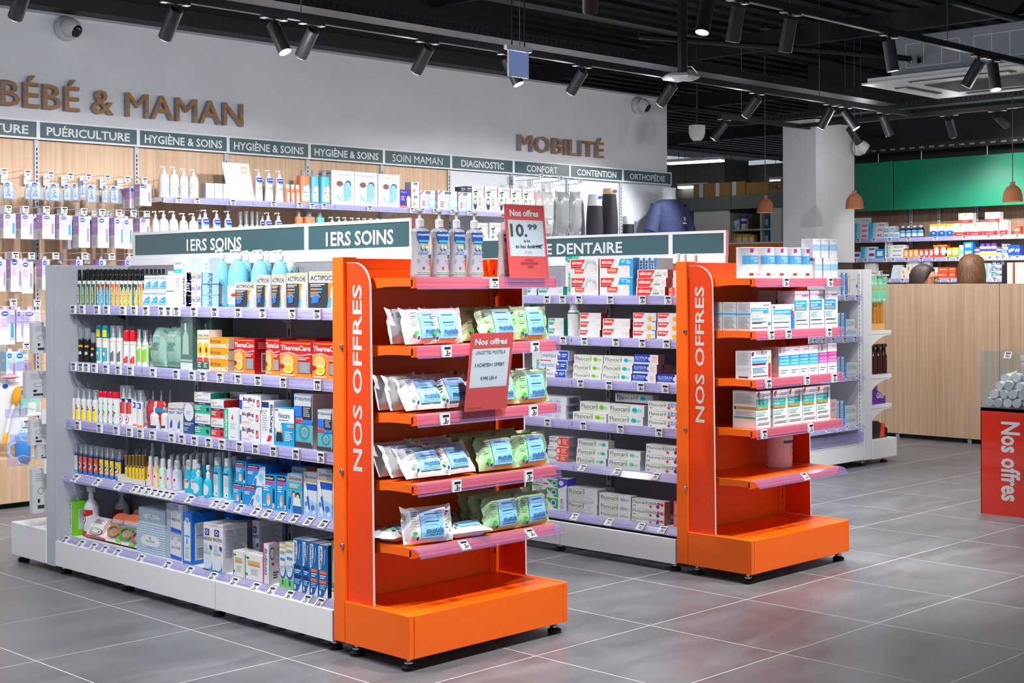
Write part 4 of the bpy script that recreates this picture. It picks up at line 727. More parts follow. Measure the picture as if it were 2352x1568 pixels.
# --- green refill pouches and leaning packs
def pouch(k, name, desc, base, items, cat='pouch', stand=True, n=14, mm=8, wr=.05, th=1.0, seedv=3, crimp=.07):
    rnd = random.Random(seedv); b = MB(); m = M(base, .32, noise=.15) if isinstance(base, str) else base
    amp = [[rnd.uniform(-1, 1) for _ in range(mm+1)] for _ in range(n+1)]
    def tk(u, v):
        e = min(1, max(0, (.5-abs(u-.5)-crimp)/.16)); f = min(1, max(0, min(v*(3.2 if stand else 5), (1-v)*4.5))); return .5*th*(e**.55)*(f**.55)
    def surf(u, v, side):
        i = min(n, max(0, int(round(u*n)))); j = min(mm, max(0, int(round(v*mm)))); w = amp[i][j]*wr
        edge = abs(u-.5) > .5-crimp-.01
        z = v + (w*.5 if edge else 0); flare = 1
        if edge: z = .5+(v-.5)*(1.0+.10*(1 if abs(u-.5) > .49 else 0))+w*.4
        y = .5 + side*(tk(u, v)+ (w*.35 if not edge else 0)) + (amp[i][j]*.12 if edge else 0)
        return (u-.5, y, max(0, z))
    vs = []; fs = []
    for side in (-1, 1):
        b0 = len(vs)
        for i in range(n+1):
            for j in range(mm+1): vs.append(surf(i/n, j/mm, side))
        for i in range(n):
            for j in range(mm):
                q = (b0+i*(mm+1)+j, b0+(i+1)*(mm+1)+j, b0+(i+1)*(mm+1)+j+1, b0+i*(mm+1)+j+1); fs.append(q if side < 0 else q[::-1])
    b.add(vs, fs, m, True)
    def mp(x, y, e): return (x-.5, .5-tk(x, y)-.05-.014*e, y)
    b.art(items, mp, 6, 5); kdef(k, name, cat, desc, b.mesh(name, 70), dep=.05)
    return k
WIP = [('r', .31, .12, .77, .86, '#86c4e8'), ('l', .4, .76, .68, .8, 1, '#3a7fb8'), ('l', .45, .66, .62, .7, 1, '#e8f3fa'), ('l', .4, .54, .68, .58, 1, '#2a6fb0'), ('l', .42, .48, .66, .51, 1, '#dfeef8'), ('t', .41, .24, .75, .4, 'mustela', '#17508e', .016), ('l', .36, .15, .72, .18, 1, '#2a7fc0'), ('l', .14, .7, .26, .86, 3, '#3a5a8a'), ('l', .14, .5, .26, .62, 2, '#7fc08a'), ('c', .18, .26, .04, .06, '#35b04a'), ('c', .22, .12, .025, .05, '#2a5a9a'), ('l', .82, .74, .93, .84, 1, '#2a3f7a'), ('l', .82, .4, .93, .64, 3, '#a9c0b0'), ('c', .88, .26, .02, .04, '#2fa04a')]
pouch('wipew', 'wipes_pack', 'white baby wipes pack', '#dcdfe3', WIP, 'wipes', False, seedv=5)
pouch('wipeg', 'wipes_pack', 'sage green baby wipes pack', '#9cc595', [it if it[0] != 'l' else it[:6]+('#5f8f7a' if it[6] in ('#a9c0b0', '#3a5a8a') else it[6],) for it in WIP], 'wipes', False, seedv=9)
pouch('refill', 'refill_pouch', 'pale green crumpled refill pouch', '#8fb5a9', [('c', .2, .3, .12, .08, '#dfeee6'), ('t', .3, .72, .66, .8, 'verte', '#e6f3ee', 0), ('l', .3, .4, .7, .6, 4, '#5f8a7e'), ('r', .1, .03, .9, .08, '#5f9a8a')], 'pouch', True, wr=.12, seedv=2)
pouch('coil', 'mosquito_coil_pack', 'white pouch printed with a coil', '#f1f1f0', [('c', .45, .25, .3, .16, '#8a6a58'), ('c', .45, .25, .26, .135, '#f1f1f0'), ('c', .45, .25, .2, .1, '#8a6a58'), ('c', .45, .25, .16, .08, '#f1f1f0'), ('v', .72, .2, .86, .9, 'MOUSTIQUE', '#b02a2a', .01), ('l', .2, .6, .6, .8, 4, '#c09a9a'), ('r', .06, .0, .94, .05, '#e01f26')], 'pouch', True, seedv=8)
pouch('redbag', 'first_aid_pouch', 'red zipped first aid pouch', '#c02a30', [('r', .15, .05, .24, .95, '#2a2b2e'), ('r', .74, .6, .95, .78, '#2a7fa8')], 'pouch', True, wr=.05, seedv=4)
# bracelet blister card
def card():
    b = MB(); pts = []
    for t in range(9): a = pi*t/8; pts.append((.5*cos(a), .78+.22*sin(a)))
    pts += [(-.5, 0), (.5, 0)]
    return b.prism(pts, 'y', .4, .5, M('#e9672a', .3)), pts
for k, c, d in (('brac1', '#b8863a', 'orange blister card with a tan bracelet'), ('brac2', '#5a8f3a', 'orange blister card with a green bracelet'), ('brac3', '#b8486a', 'orange blister card with a pink bracelet')):
    b, pts = card(); b.art([('r', .04, .0, .96, .2, '#f1ece4'), ('p', [(.06, .63), (.94, .63), (.94, .74), (.06, .74)], '#f3e6de'), ('t', .1, .65, .9, .72, 'MOUSTICARE', '#d0402a', .012), ('r', .1, .56, .9, .62, '#3a8fd0'), ('c', .8, .14, .18, .12, '#6fbf3a'), ('c', .46, .36, .36, .2, '#f4efe6'), ('c', .46, .36, .22, .12, '#ee6a28')], lambda x, y, e: (x-.5, .4-.01*e, y))
    t = MB(); R = [(.29*cos(2*pi*q/20)-.04, 0., .36+.17*sin(2*pi*q/20)) for q in range(21)]; t.path(R, .045, M(c, .5), 6); t.path([(p[0], .14, p[2]) for p in R], .045, M(c, .5), 6)
    kdef(k, 'bracelet_card', 'bracelet', d, b.mesh('bracelet_card'), [('bracelet', t.mesh('bracelet')), ('blister', LT([(.42, .16), (.42, .56), (.3, .6)], CC, 14, sy=.9).mesh('blister'))], dep=.02)
# --- toothpaste boxes
def elmex(k, d, extra=(), logo='#ee3124', dep=.045, lo=(.03, .42, .4, .95), rc='#e9e3e3', base='#f6f7f9'):
    x0, y0, x1, y1 = lo; w = (x1-x0)
    bk(k, 'toothpaste_box', 'box', d, base, [('p', [(x0, y0), (x1-w*.16, y0), (x1+w*.08, y1), (x0+.005, y1)], logo), ('t', x0+w*.08, y0+(y1-y0)*.3, x1-w*.1, y0+(y1-y0)*.85, 'elmex', '#fff', .025), ('r', x0, y0-.1, x1-w*.2, y0-.02, '#a01a2c' if logo != '#18b09a' else '#178a80'), ('c', .76, .5, .05, .2, '#f3d9d2'), ('l', .86, .3, .97, .7, 4, '#f0e2dc'), *extra], rc=rc, dep=dep)
elmex('elx', 'white toothpaste box, red slanted logo', rc='#a8232c')
elmex('elxduo', 'large white twin toothpaste box, red logo', [('p', [(.17, .2), (.46, .2), (.5, .45), (.16, .45)], '#f0563c'), ('t', .2, .3, .44, .4, 'elmex', '#fff', .02), ('t', .8, .7, .92, .88, '2x', '#5fa8dc', .01), ('l', .66, .72, .78, .9, 2, '#bcd8ee'), ('p', [(.52, .45), (.54, .45), (.64, .95), (.62, .95)], '#7fb8e4')], lo=(.03, .58, .5, .95), rc='#8a5a58')
elmex('elxduo2', 'large white and blue twin toothpaste box', [('p', [(.56, .6), (.62, .95), (1, .95), (1, .6)], '#26a5e4'), ('r', .9, 0, 1, .6, '#26a5e4'), ('t', .8, .7, .93, .88, '2x', '#fff', .015), ('l', .66, .72, .78, .9, 2, '#bfe3f6'), ('p', [(.24, .2), (.52, .2), (.56, .48), (.23, .48)], '#f0563c'), ('t', .27, .3, .5, .42, 'elmex', '#fff', .02)], lo=(.03, .58, .42, .95), rc='#5f7f9f')
elmex('elxjr', 'white toothpaste box, red logo and green JUNIOR', [('t', .58, .12, .8, .4, 'JUNIOR', '#28a04a', .02), ('c', .68, .66, .05, .12, '#f0c8a0')], lo=(.03, .1, .55, .95), rc='#9a4a44')
elmex('elxkid', 'white toothpaste box, red logo, yellow spot', [('c', .72, .36, .09, .3, '#f3b32a'), ('c', .7, .7, .07, .18, '#f6efe6'), ('r', .82, .0, 1, .12, '#3fa8e0')], lo=(.03, .5, .46, .95), rc='#e6ddd8')
elmex('elxteal', 'white toothpaste box, teal slanted logo', logo='#18b09a', lo=(.03, .45, .42, .95), rc='#128a78')
bk('elxbar', 'toothpaste_box', 'box', 'blue toothpaste box seen end on', '#dfe6ee', [('r', .6, 0, 1, 1, '#1f6fc0'), ('r', .1, .4, .5, .95, '#8d8f96'), ('l', .1, .44, .5, .92, 6, '#33353a'), ('p', [(0, 0), (.6, 0), (.6, .1), (0, .3)], '#e0442a')], dep=.12)
FLV = {'lime': ('#7fd31a', '#c9efa0', 'lime'), 'cyan': ('#1cc4c8', '#a8e8e6', 'cyan'), 'mint': ('#7fe0b8', '#c4f0dc', 'mint'), 'grey': ('#c3c7d0', '#dfe2e8', 'grey'), 'rem': ('#bfe6e2', '#3fc0a8', 'teal and green')}
for k, (c1, c2, d) in FLV.items():
    bk('fl_'+k, 'toothpaste_box', 'box', 'white toothpaste box with green swoosh, %s discs' % d, '#f7f8f9', [('t', .05, .36, .6, .8, 'Fluocaril', '#3f4449', .004), ('p', [(.1, .84), (.32, .88), (.62, .84), (.6, .92), (.3, .92)], '#8fdb2c'), ('p', [(.05, .24), (.6, .27), (.6, .31), (.05, .29)], '#8fdb2c'), ('c', .74, .55, .075, .24, c1), ('c', .86, .55, .06, .2, c2), ('t', .69, .48, .93, .62, 'bi-fluoré', '#3a6a5a', 0), ('l', .05, .08, .5, .14, 1, '#c9ced2')], rc='#cfd3d8', dep=.045)
bk('fl_lot', 'toothpaste_box', 'box', 'grey twin toothpaste box, tube picture', '#f1f2f4', [('t', .05, .56, .56, .88, 'Fluocaril', '#3f4449', .004), ('p', [(.1, .88), (.32, .92), (.6, .88), (.58, .96), (.3, .96)], '#8fdb2c'), ('r', .05, .5, .56, .53, '#8fdb2c'), ('c', .72, .72, .1, .17, '#d5d8df'), ('r', 0, .0, .8, .42, '#c3c6cf'), ('t', .06, .16, .36, .34, 'LOT DE 2', '#f3f4f6', .02), ('p', [(.5, .2), (.86, .1), (.88, .32), (.5, .34)], '#e3e5ea')], rc='#d0d2d8', dep=.06)
bk('fl_kid', 'toothpaste_box', 'box', 'white toothpaste box, green swoosh, red berries', '#f7f8f9', [('t', .03, .45, .5, .8, 'Fluocaril', '#3f4449', .004), ('p', [(.08, .84), (.28, .88), (.52, .84), (.5, .92), (.26, .92)], '#8fdb2c'), ('t', .56, .44, .8, .9, 'KIDS', '#2f7fd8', .02), ('c', .58, .34, .04, .14, '#e8242e'), ('c', .8, .3, .04, .14, '#e8242e'), ('c', .9, .66, .07, .22, '#f6b8b0'), ('c', .97, .66, .05, .2, '#ea2630'), ('r', .05, .2, .12, .28, '#58c83a'), ('t', .62, .1, .9, .2, '2 - 6 ans', '#e86a5a', 0)], dep=.045)
bk('fl_jun', 'toothpaste_box', 'box', 'white toothpaste box, green swoosh, colourful JUNIOR', '#f7f8f9', [('t', .03, .5, .48, .82, 'Fluocaril', '#3f4449', .004), ('p', [(.08, .86), (.28, .9), (.5, .86), (.48, .94), (.26, .94)], '#8fdb2c'), ('t', .5, .4, .76, .86, 'JUNIOR', '#3fae4a', .02), ('c', .58, .3, .04, .16, '#d84a8a'), ('c', .8, .36, .05, .2, '#4a4a90'), ('c', .82, .7, .05, .18, '#d03aa8'), ('c', .93, .66, .05, .2, '#e8343a'), ('r', .04, .2, .12, .3, '#58c83a')], rc='#b08878', dep=.045)
bk('merid', 'toothpaste_box', 'box', 'white and blue toothpaste box, blue lettering', '#f6f8fb', [('r', 0, .9, .4, 1, '#e8352e'), ('t', .04, .28, .52, .74, 'meridol', '#2a7fc8', .004), ('p', [(.6, .06), (.98, .06), (.98, .94), (.66, .94), (.58, .5)], '#1c50c4'), ('c', .66, .48, .07, .3, '#2f9be0'), ('c', .66, .44, .045, .18, '#e8303a'), ('c', .66, .62, .04, .12, '#fff'), ('l', .76, .3, .95, .7, 2, '#cfe0f6')], rc='#c9ccd4', dep=.045)
bk('merid2', 'toothpaste_box', 'box', 'pale toothpaste box, sky blue lettering', '#f0f5f9', [('t', .08, .28, .56, .72, 'meridol', '#48a0d8', .004), ('c', .72, .5, .1, .34, '#9fdcea'), ('c', .72, .5, .06, .2, '#eaf6fa'), ('c', .72, .46, .035, .12, '#e88a8a'), ('r', 0, .1, .05, .9, '#2fa8e0')], right=[('r', .1, .1, .9, .9, '#9fb0bf'), ('l', .2, .2, .8, .8, 6, '#33383e')], dep=.1)
bk('elgy', 'toothpaste_box', 'box', 'royal blue and white toothpaste box', '#1c3fb6', [('r', .66, 0, 1, 1, '#f3f3f5'), ('r', 0, 0, .66, .2, '#dff0f8'), ('t', .05, .48, .55, .8, 'ELGYDIUM', '#fff', .016), ('l', .05, .32, .52, .4, 1, '#9fb8f0'), ('c', .64, .55, .05, .2, '#f3f3f5'), ('l', .74, .2, .94, .8, 4, '#f0c4b8')], rc='#b98a80', dep=.045)
bk('parog', 'toothpaste_box', 'box', 'white and red toothpaste box, red disc', '#f5f5f7', [('r', .5, .04, 1, .96, '#ee4a38'), ('c', .52, .5, .12, .4, '#e03424'), ('c', .52, .5, .09, .3, '#f3b8b0'), ('t', .02, .3, .4, .7, 'encyl', '#4a4d54', 0), ('r', 0, .82, .3, .88, '#3fa0d8'), ('l', .68, .2, .95, .8, 4, '#f9c4bc')], rc='#a9a4a8', dep=.06)
bk('gum', 'toothpaste_box', 'box', 'white and green toothpaste box', '#f6f7f8', [('p', [(.55, .95), (1, .95), (1, .05), (.85, .1)], '#1fae48'), ('c', .84, .55, .1, .3, '#f3f6fa'), ('c', .84, .55, .07, .2, '#3a5fc0'), ('t', .12, .62, .38, .9, 'GUM', '#178a5a', .03), ('l', .12, .26, .4, .48, 1, '#e87aa8'), ('r', .42, .3, .62, .46, '#e03a88'), ('p', [(0, 0), (.5, .04), (0, .3)], '#3fb85a')], dep=.045)
bk('gumv', 'toothpaste_box', 'box', 'upright white box with violet top', '#f3f5f9', [('p', [(0, 1), (1, 1), (1, .82), (.5, .74), (0, .68)], '#5348c4'), ('c', .35, .86, .25, .08, '#f3f5f9'), ('v', .25, .06, .6, .36, 'GUM', '#178a6a', .03), ('r', .88, 0, 1, .7, '#a9b4e8')], rc='#4a40b8', dep=.06)
bk('redend', 'toothpaste_box', 'box', 'coral toothpaste box seen end on', '#e8634a', [('l', .15, .5, .85, .9, 5, '#f6b8a8'), ('r', .1, .1, .9, .35, '#f08a72')], dep=.06)
bk('upr', 'toothpaste_box', 'box', 'upright white box with green and red', '#f4f5f5', [('r', 0, .78, 1, .92, '#e8402f'), ('r', 0, .92, 1, 1, '#3a6a50'), ('w', .2, .3, .6, .74, 'JUNIOR', '#1fa04a', .02), ('v', .2, .04, .7, .3, 'elmex', '#e0242c', .02)], dep=.05)
bottle('mouthw', 'mouthwash_bottle', 'bottle', 'white mouthwash bottle with teal band', [(.46, 0), (.5, .02), (.5, .72), (.4, .8), (.28, .83)], cm('#f2f5f5'), [('r', 0, .7, 1, .74, '#1a7f74'), ('r', 0, .1, .2, .5, '#1fb8a0'), ('c', .5, .6, .12, .05, '#bfe6de'), ('l', .4, .2, .8, .5, 6, '#d0d8d8')], .505, [('cap', LT([(.34, .83), (.34, .98), (.3, 1)], cm('#eef1f2'), 12))])
bk('tealtall', 'mouthwash_box', 'box', 'tall white box with teal flap', '#f2f6f6', [('p', [(0, 1), (1, 1), (1, .88), (.5, .84), (0, .9)], '#17a594'), ('t', .3, .9, .7, .97, '2x', '#fff', .01), ('v', .3, .1, .8, .6, 'elmex', '#18b09a', .02)], rc='#17a594', dep=.05)
# --- the orange stands
bottle('mustpump', 'cleansing_water_bottle', 'bottle', 'tall clear pump bottle with blue badge', [(.46, 0), (.5, .02), (.5, .1), (.44, .3), (.40, .45), (.44, .6), (.47, .66), (.4, .70), (.22, .715), (.2, .73)], M('#a6a9b2', .12, alpha=.88, trans=.0), [('p', [(.16, .6), (.2, .54), (.8, .54), (.84, .6), (.84, .665), (.16, .665)], '#1d50a8'), ('p', [(.26, .51), (.74, .51), (.76, .54), (.24, .54)], '#3fb0e0'), ('t', .2, .6, .8, .64, 'mustela', '#f3f5f8', .02), ('c', .42, .44, .08, .04, '#7fb89a'), ('c', .42, .44, .05, .028, '#dfe6e3'), ('c', .58, .44, .08, .035, '#7fb89a'), ('c', .58, .44, .05, .02, '#dfe6e3'), ('c', .43, .43, .02, .01, '#8a4ac0'), ('l', .24, .34, .8, .38, 2, '#7f90c8'), ('l', .2, .2, .85, .28, 3, '#8f9cd0'), ('r', .46, .12, .5, .16, '#d83a4a'), ('r', .4, .12, .44, .16, '#3a5fb0'), ('r', .2, .075, .9, .09, '#8fc0a0'), ('r', 0, .045, 1, .055, '#4fa8e0')], .475, [('pump', LT([(.2, .73), (.21, .83), (.17, .845), (.07, .855), (.07, .90), (.0, .9)], cm('#d9dbdf'), 14, capt=False)), ('pump_spout', MB().lathe([(.10, .93), (.16, .955), (.14, .985), (.05, .99)], cm('#d9dbdf'), 12, (0, .5, 0)).lathe([(.05, .89), (.06, .95)], cm('#d9dbdf'), 10, (0, .5, 0)).prism([(-.38, .95), (-.34, .935), (0, .945), (0, .975), (-.34, .972)], 'y', .44, .56, cm('#d9dbdf')))], sq=.1, sy=.7)
bk('cbstick', 'supplement_box', 'box', 'small white box with pale blue band', '#f1f4f8', [('r', 0, .38, 1, .7, '#8fc0e6'), ('t', .15, .5, .85, .58, 'COLLAGÈNE', '#e6f1fa', .012), ('l', .4, .86, .9, .92, 1, '#b9bfc8'), ('c', .2, .26, .06, .04, '#a9c8e6')], left=[('l', .2, .4, .9, .9, 8, '#b0b6c2')], lc='#d8dbe4', dep=.06)
bk('cbtall', 'supplement_box', 'box', 'tall white box, blue square, grey label', '#f3f5f8', [('r', 0, .48, .84, .75, '#1b93dc'), ('t', .05, .66, .74, .71, 'COLLAGÈNE', '#fff', .016), ('t', .05, .59, .5, .64, 'BEAUTÉ', '#fff', .016), ('r', .03, .5, .74, .57, '#9a9690'), ('l', .04, .3, .6, .45, 4, '#9fd0f0'), ('l', .05, .2, .8, .25, 1, '#5a6068'), ('l', .06, .1, .9, .15, 1, '#9aa0a8'), ('l', .5, .86, .92, .9, 1, '#9aa0ac')], left=[('l', .1, .3, .9, .9, 14, '#b0b4bc'), ('r', 0, .1, 1, .16, '#8fc0e0')], lc='#c8c3cc', dep=.09)
bk('cbwide', 'supplement_box', 'box', 'white box with blue band, ANTI-ÂGE', '#f3f5f8', [('r', .02, .6, .88, .8, '#2a9be0'), ('t', .04, .72, .8, .78, 'COLLAGÈNE BEAUTÉ', '#fff', .014), ('r', .04, .61, .6, .68, '#e8c0a8'), ('t', .04, .5, .4, .56, 'ANTI-ÂGE', '#2a8fd0', .01), ('l', .04, .36, .8, .46, 3, '#9fd0f0'), ('l', .06, .24, .75, .32, 2, '#4a5058'), ('l', .06, .06, .85, .14, 1, '#7a8088'), ('r', .84, .2, .98, .3, '#3a8fd0'), ('l', .6, .88, .92, .93, 1, '#9aa0ac')], left=[('r', 0, .56, 1, .62, '#3a9fe0'), ('l', .1, .66, .9, .96, 8, '#b0b4bc'), ('l', .1, .06, .9, .5, 9, '#a0a6ae')], lc='#dfe0e6', dep=.07)
bk('cbside', 'supplement_box', 'box', 'narrow white box seen end on, blue line', '#e9eaef', [('r', 0, .56, 1, .61, '#3a9fe0'), ('l', .1, .66, .9, .96, 8, '#b0b4bc'), ('l', .1, .06, .9, .5, 9, '#a0a6ae')], lc='#cfd2da', dep=.12)
bk('cbvial', 'supplement_box', 'box', 'white box picturing a red ampoule', '#f3f5f8', [('r', .04, .55, .8, .78, '#5aa8dc'), ('t', .06, .66, .76, .74, 'COLLAGÈNE', '#fff', .014), ('r', .04, .5, .72, .56, '#8a1a2a'), ('l', .06, .2, .75, .42, 5, '#8aa8c8'), ('l', .06, .06, .8, .14, 1, '#6a7078'), ('r', .85, .05, .96, .55, '#c8263a'), ('r', .86, .55, .95, .7, '#f0d04a'), ('r', .87, .7, .94, .85, '#d8b08a'), ('r', .02, .85, .1, .97, '#7a1a3a')], left=[('l', .1, .5, .9, .94, 12, '#b0b4bc'), ('l', .1, .3, .9, .4, 2, '#c0c4cc'), ('r', .2, .05, .8, .1, '#2a2c30')], lc='#e3e4ea', dep=.08)
bk('cbvial2', 'supplement_box', 'box', 'white ANTI-ÂGE box picturing a blue ampoule', '#f3f5f8', [('r', .04, .58, .98, .8, '#2a9be0'), ('t', .08, .67, .78, .74, 'COLLAGÈNE ANTI-ÂGE', '#fff', .014), ('r', .06, .56, .58, .62, '#b0aca6'), ('l', .06, .4, .76, .52, 3, '#a9d4f0'), ('l', .06, .26, .76, .32, 1, '#4a5058'), ('l', .06, .05, .75, .13, 1, '#7a8088'), ('r', .84, .02, .98, .6, '#2a6fd0'), ('r', .86, .6, .96, .74, '#c8342a'), ('r', .87, .74, .95, .9, '#a9a8a0'), ('r', .04, .86, .1, .95, '#555')], dep=.07)
for k, c1, c2, c3, d in (('cbblue', '#1f86d8', '#22a4de', '#3fb8e6', 'slim white box with stacked blue bands'), ('cbpink', '#d0148c', '#e02f9c', '#f06ab8', 'slim white box with stacked magenta bands')):
    bk(k, 'supplement_box', 'box', d, '#f3f5f8', [('r', 0, .62, 1, .73, c1), ('r', 0, .5, 1, .62, c2), ('r', 0, .38, 1, .5, c3), ('t', .1, .64, .9, .7, 'COLLAGÈNE', '#fff', .014), ('t', .1, .52, .9, .58, 'ACIDE', '#fff', .014), ('t', .15, .41, .85, .46, 'MARIN', '#eaf6fc', .01), ('l', .15, .12, .85, .28, 2, '#b8d0e4'), ('l', .45, .9, .9, .94, 1, '#a9aeb8')], left=[('l', .1, .1, .9, .95, 14, '#8f8a92')], lc='#b09a9c', dep=.09)
bk('cbmulti', 'supplement_box', 'box', 'white box with teal square and gold label', '#f4f5f6', [('r', 0, .5, .84, .77, '#28c0ae'), ('t', .05, .68, .74, .73, 'COLLAGÈNE', '#fff', .016), ('t', .05, .6, .4, .65, 'MULTI', '#fff', .016), ('r', .03, .5, .8, .58, '#b08436'), ('t', .08, .52, .7, .565, 'TYPE 1.2.5', '#e8d4a0', .01), ('l', .04, .34, .7, .46, 3, '#9fd8cc'), ('l', .05, .24, .8, .28, 1, '#4a5058'), ('l', .06, .1, .9, .16, 1, '#8a9098'), ('r', .06, .87, .18, .99, '#a9812f'), ('l', .45, .88, .92, .92, 1, '#8a909c'), ('r', 0, 0, 1, .015, '#c8993a')], left=[('r', .2, .5, 1, .58, '#b08a4a'), ('l', .1, .64, .9, .94, 10, '#b0b4bc'), ('r', .05, .26, .95, .31, '#3f9f92'), ('l', .1, .34, .9, .46, 4, '#b9bcc2'), ('r', .06, .5, .16, .58, '#4a4a4a')], lc='#e3e3e3', dep=.12)
bottle('cbcan', 'supplement_can', 'can', 'pale blue can with collagen lettering', [(.5, 0), (.5, .015), (.485, .03), (.485, .97), (.5, .985), (.49, 1)], M('#d9e3ec', .3), [('r', 0, .46, 1, .74, '#4f9fd2'), ('t', .28, .62, .84, .71, 'COLLAGÈNE', '#eaf3fa', .016), ('t', .38, .53, .74, .6, 'BEAUTÉ', '#eaf3fa', .016), ('r', .26, .85, .36, .97, '#c4146e'), ('l', .62, .88, .8, .93, 1, '#6a7078'), ('l', .2, .3, .85, .36, 1, '#a9c4da'), ('c', .26, .14, .05, .04, '#b03a2a'), ('c', .32, .13, .045, .035, '#8a2a22'), ('l', .5, .1, .8, .18, 2, '#8a94a0')], .49, [('lid', LT([(.49, .975), (.5, .98), (.5, 1.01), (.47, 1.015)], clear('#eef3f6', .3), 20))], n=24, span=2.8)
bottle('tub', 'protein_tub', 'tub', 'white tub with red and blue label, turned aside', [(.44, 0), (.47, .03), (.47, .82), (.45, .85)], cm('#f0eef0'), [('r', .05, .76, .6, .84, '#2f5fa0'), ('l', .05, .2, .55, .7, 9, '#d8d4da'), ('r', .7, .45, 1, .7, '#2a6fb8'), ('r', .7, .7, 1, .78, '#d83038'), ('r', .9, .3, 1, .36, '#d83038')], .475, [('lid', LT([(.49, .85), (.5, .87), (.5, .98), (.47, 1)], cm('#f4f3f4'), 20))], n=22)
# --- back wall bottles
def leaf(seed, cs):
    r_ = random.Random(seed); return [('p', [(x, y), (x+.06, y+.02), (x+.1, y+.09), (x+.02, y+.06)], r_.choice(cs)) for x, y in [(r_.uniform(.0, .85), r_.uniform(.05, .42)) for _ in range(14)]]
for k, prof, d in (('wbig', [(.48, 0), (.5, .02), (.5, .56), (.42, .68), (.2, .73), (.2, .76)], 'white floral bottle, large, pump top'), ('wsml', [(.48, 0), (.5, .02), (.5, .56), (.42, .68), (.16, .75), (.16, .77)], 'white floral bottle, slim, pump top')):
    bottle(k, 'lotion_bottle', 'bottle', d, prof, cm('#f3f4f5'), leaf(3 if k == 'wbig' else 8, ['#f0b090', '#8fc8b0', '#f2a8a0', '#a9cfe6', '#f4cf9a'])+[('l', .35, .2, .7, .36, 3, '#c9ccd0')], .505, [('pump', pump_head(.77, .18))], span=2.9)
MUSL = [('p', [(.16, .6), (.24, .55), (.76, .55), (.84, .6), (.84, .67), (.16, .67)], '#1640c0'), ('t', .24, .6, .78, .645, 'mustela', '#fff', .02), ('r', .3, .52, .7, .55, '#3fb8e8'), ('c', .45, .38, .07, .05, '#a9cfae'), ('c', .58, .38, .07, .05, '#a9cfae'), ('l', .3, .2, .8, .3, 2, '#c8d4e6'), ('r', 0, .06, 1, .075, '#7fc8ea')]
bottle('muswhite', 'lotion_bottle', 'bottle', 'white pump bottle with royal blue badge', [(.5, 0), (.5, .1), (.42, .4), (.43, .62), (.4, .68), (.2, .72), (.18, .74)], cm('#f4f6f8'), MUSL, .47, [('pump', pump_head(.74, .17))], sy=.7)
bottle('musclear', 'lotion_bottle', 'bottle', 'clear pump bottle with royal blue badge', [(.5, 0), (.5, .1), (.44, .4), (.45, .62), (.4, .68), (.2, .72), (.18, .74)], M('#dfe6ea', .15, alpha=.9), MUSL, .47, [('pump', pump_head(.74, .17))], sy=.7)
bottle('musspray', 'lotion_bottle', 'bottle', 'small white spray bottle with blue badge', [(.48, 0), (.5, .02), (.5, .5), (.4, .58), (.24, .62)], cm('#f1f4f7'), [('r', .15, .36, .85, .48, '#1640c0'), ('t', .24, .39, .78, .45, 'mustela', '#fff', .02), ('l', .3, .1, .7, .3, 3, '#d0d8e4')], .505, [('clear_cap', LT([(.3, .6), (.3, .98), (.26, 1)], CC, 12)), ('nozzle', nozz(.62, .9, .16))])
for k, c, c2, d in (('wildo', '#f08a5a', '#f07a3a', 'orange refill bottle with white wave'), ('wildb', '#5fc4e6', '#2f9fd0', 'sky blue refill bottle with white wave')):
    bottle(k, 'bath_bottle', 'bottle', d, [(.5, 0), (.5, .8), (.46, .83), (.2, .84)], cm(c), [('c', .6, .22, .42, .36, '#f3f4f4'), ('c', .52, .55, .05, .03, '#222'), ('l', .3, .3, .8, .36, 1, c2), ('r', .5, .2, .75, .24, '#8fcf5a'), ('r', 0, .02, 1, .07, c2)], .505, [('cap', LT([(.22, .84), (.22, .98), (.2, 1)], clear('#cfd4d8', .5), 12))], sq=.5, sy=.6, span=2.0)
bottle('smallor', 'bath_tube', 'tube', 'small orange tube with white cap', [(.5, 0), (.5, .76), (.46, .78)], cm('#f2a078'), [('c', .55, .3, .36, .28, '#f6ede6'), ('c', .5, .62, .1, .06, '#e0562a'), ('l', .3, .24, .7, .34, 2, '#e8a080')], .505, [('cap', LT([(.44, .78), (.44, 1)], cm('#f2f3f4'), 12))])
bottle('greenpump', 'hand_wash_bottle', 'bottle', 'mint pump bottle behind the sign', [(.48, 0), (.5, .02), (.5, .66), (.3, .72), (.2, .74)], cm('#6fcfb4'), [], .5, [('pump', pump_head(.74, .2, cm('#dff0ea')))])
bottle('whitepump', 'hand_wash_bottle', 'bottle', 'white pump bottle behind the sign', [(.48, 0), (.5, .02), (.5, .66), (.3, .72), (.2, .74)], cm('#e9ebea'), [], .5, [('pump', pump_head(.74, .2))])
bk('smallwhite', 'cream_box', 'box', 'small white cream box with blue base line', '#f3f5f8', [('c', .5, .5, .2, .1, '#b9d4ec'), ('l', .3, .24, .7, .3, 1, '#d4d8e0'), ('r', 0, .02, 1, .05, '#3a5fc8')], left=[('l', .1, .1, .9, .9, 8, '#8a8d98')], lc='#a9a8b4', dep=.06)
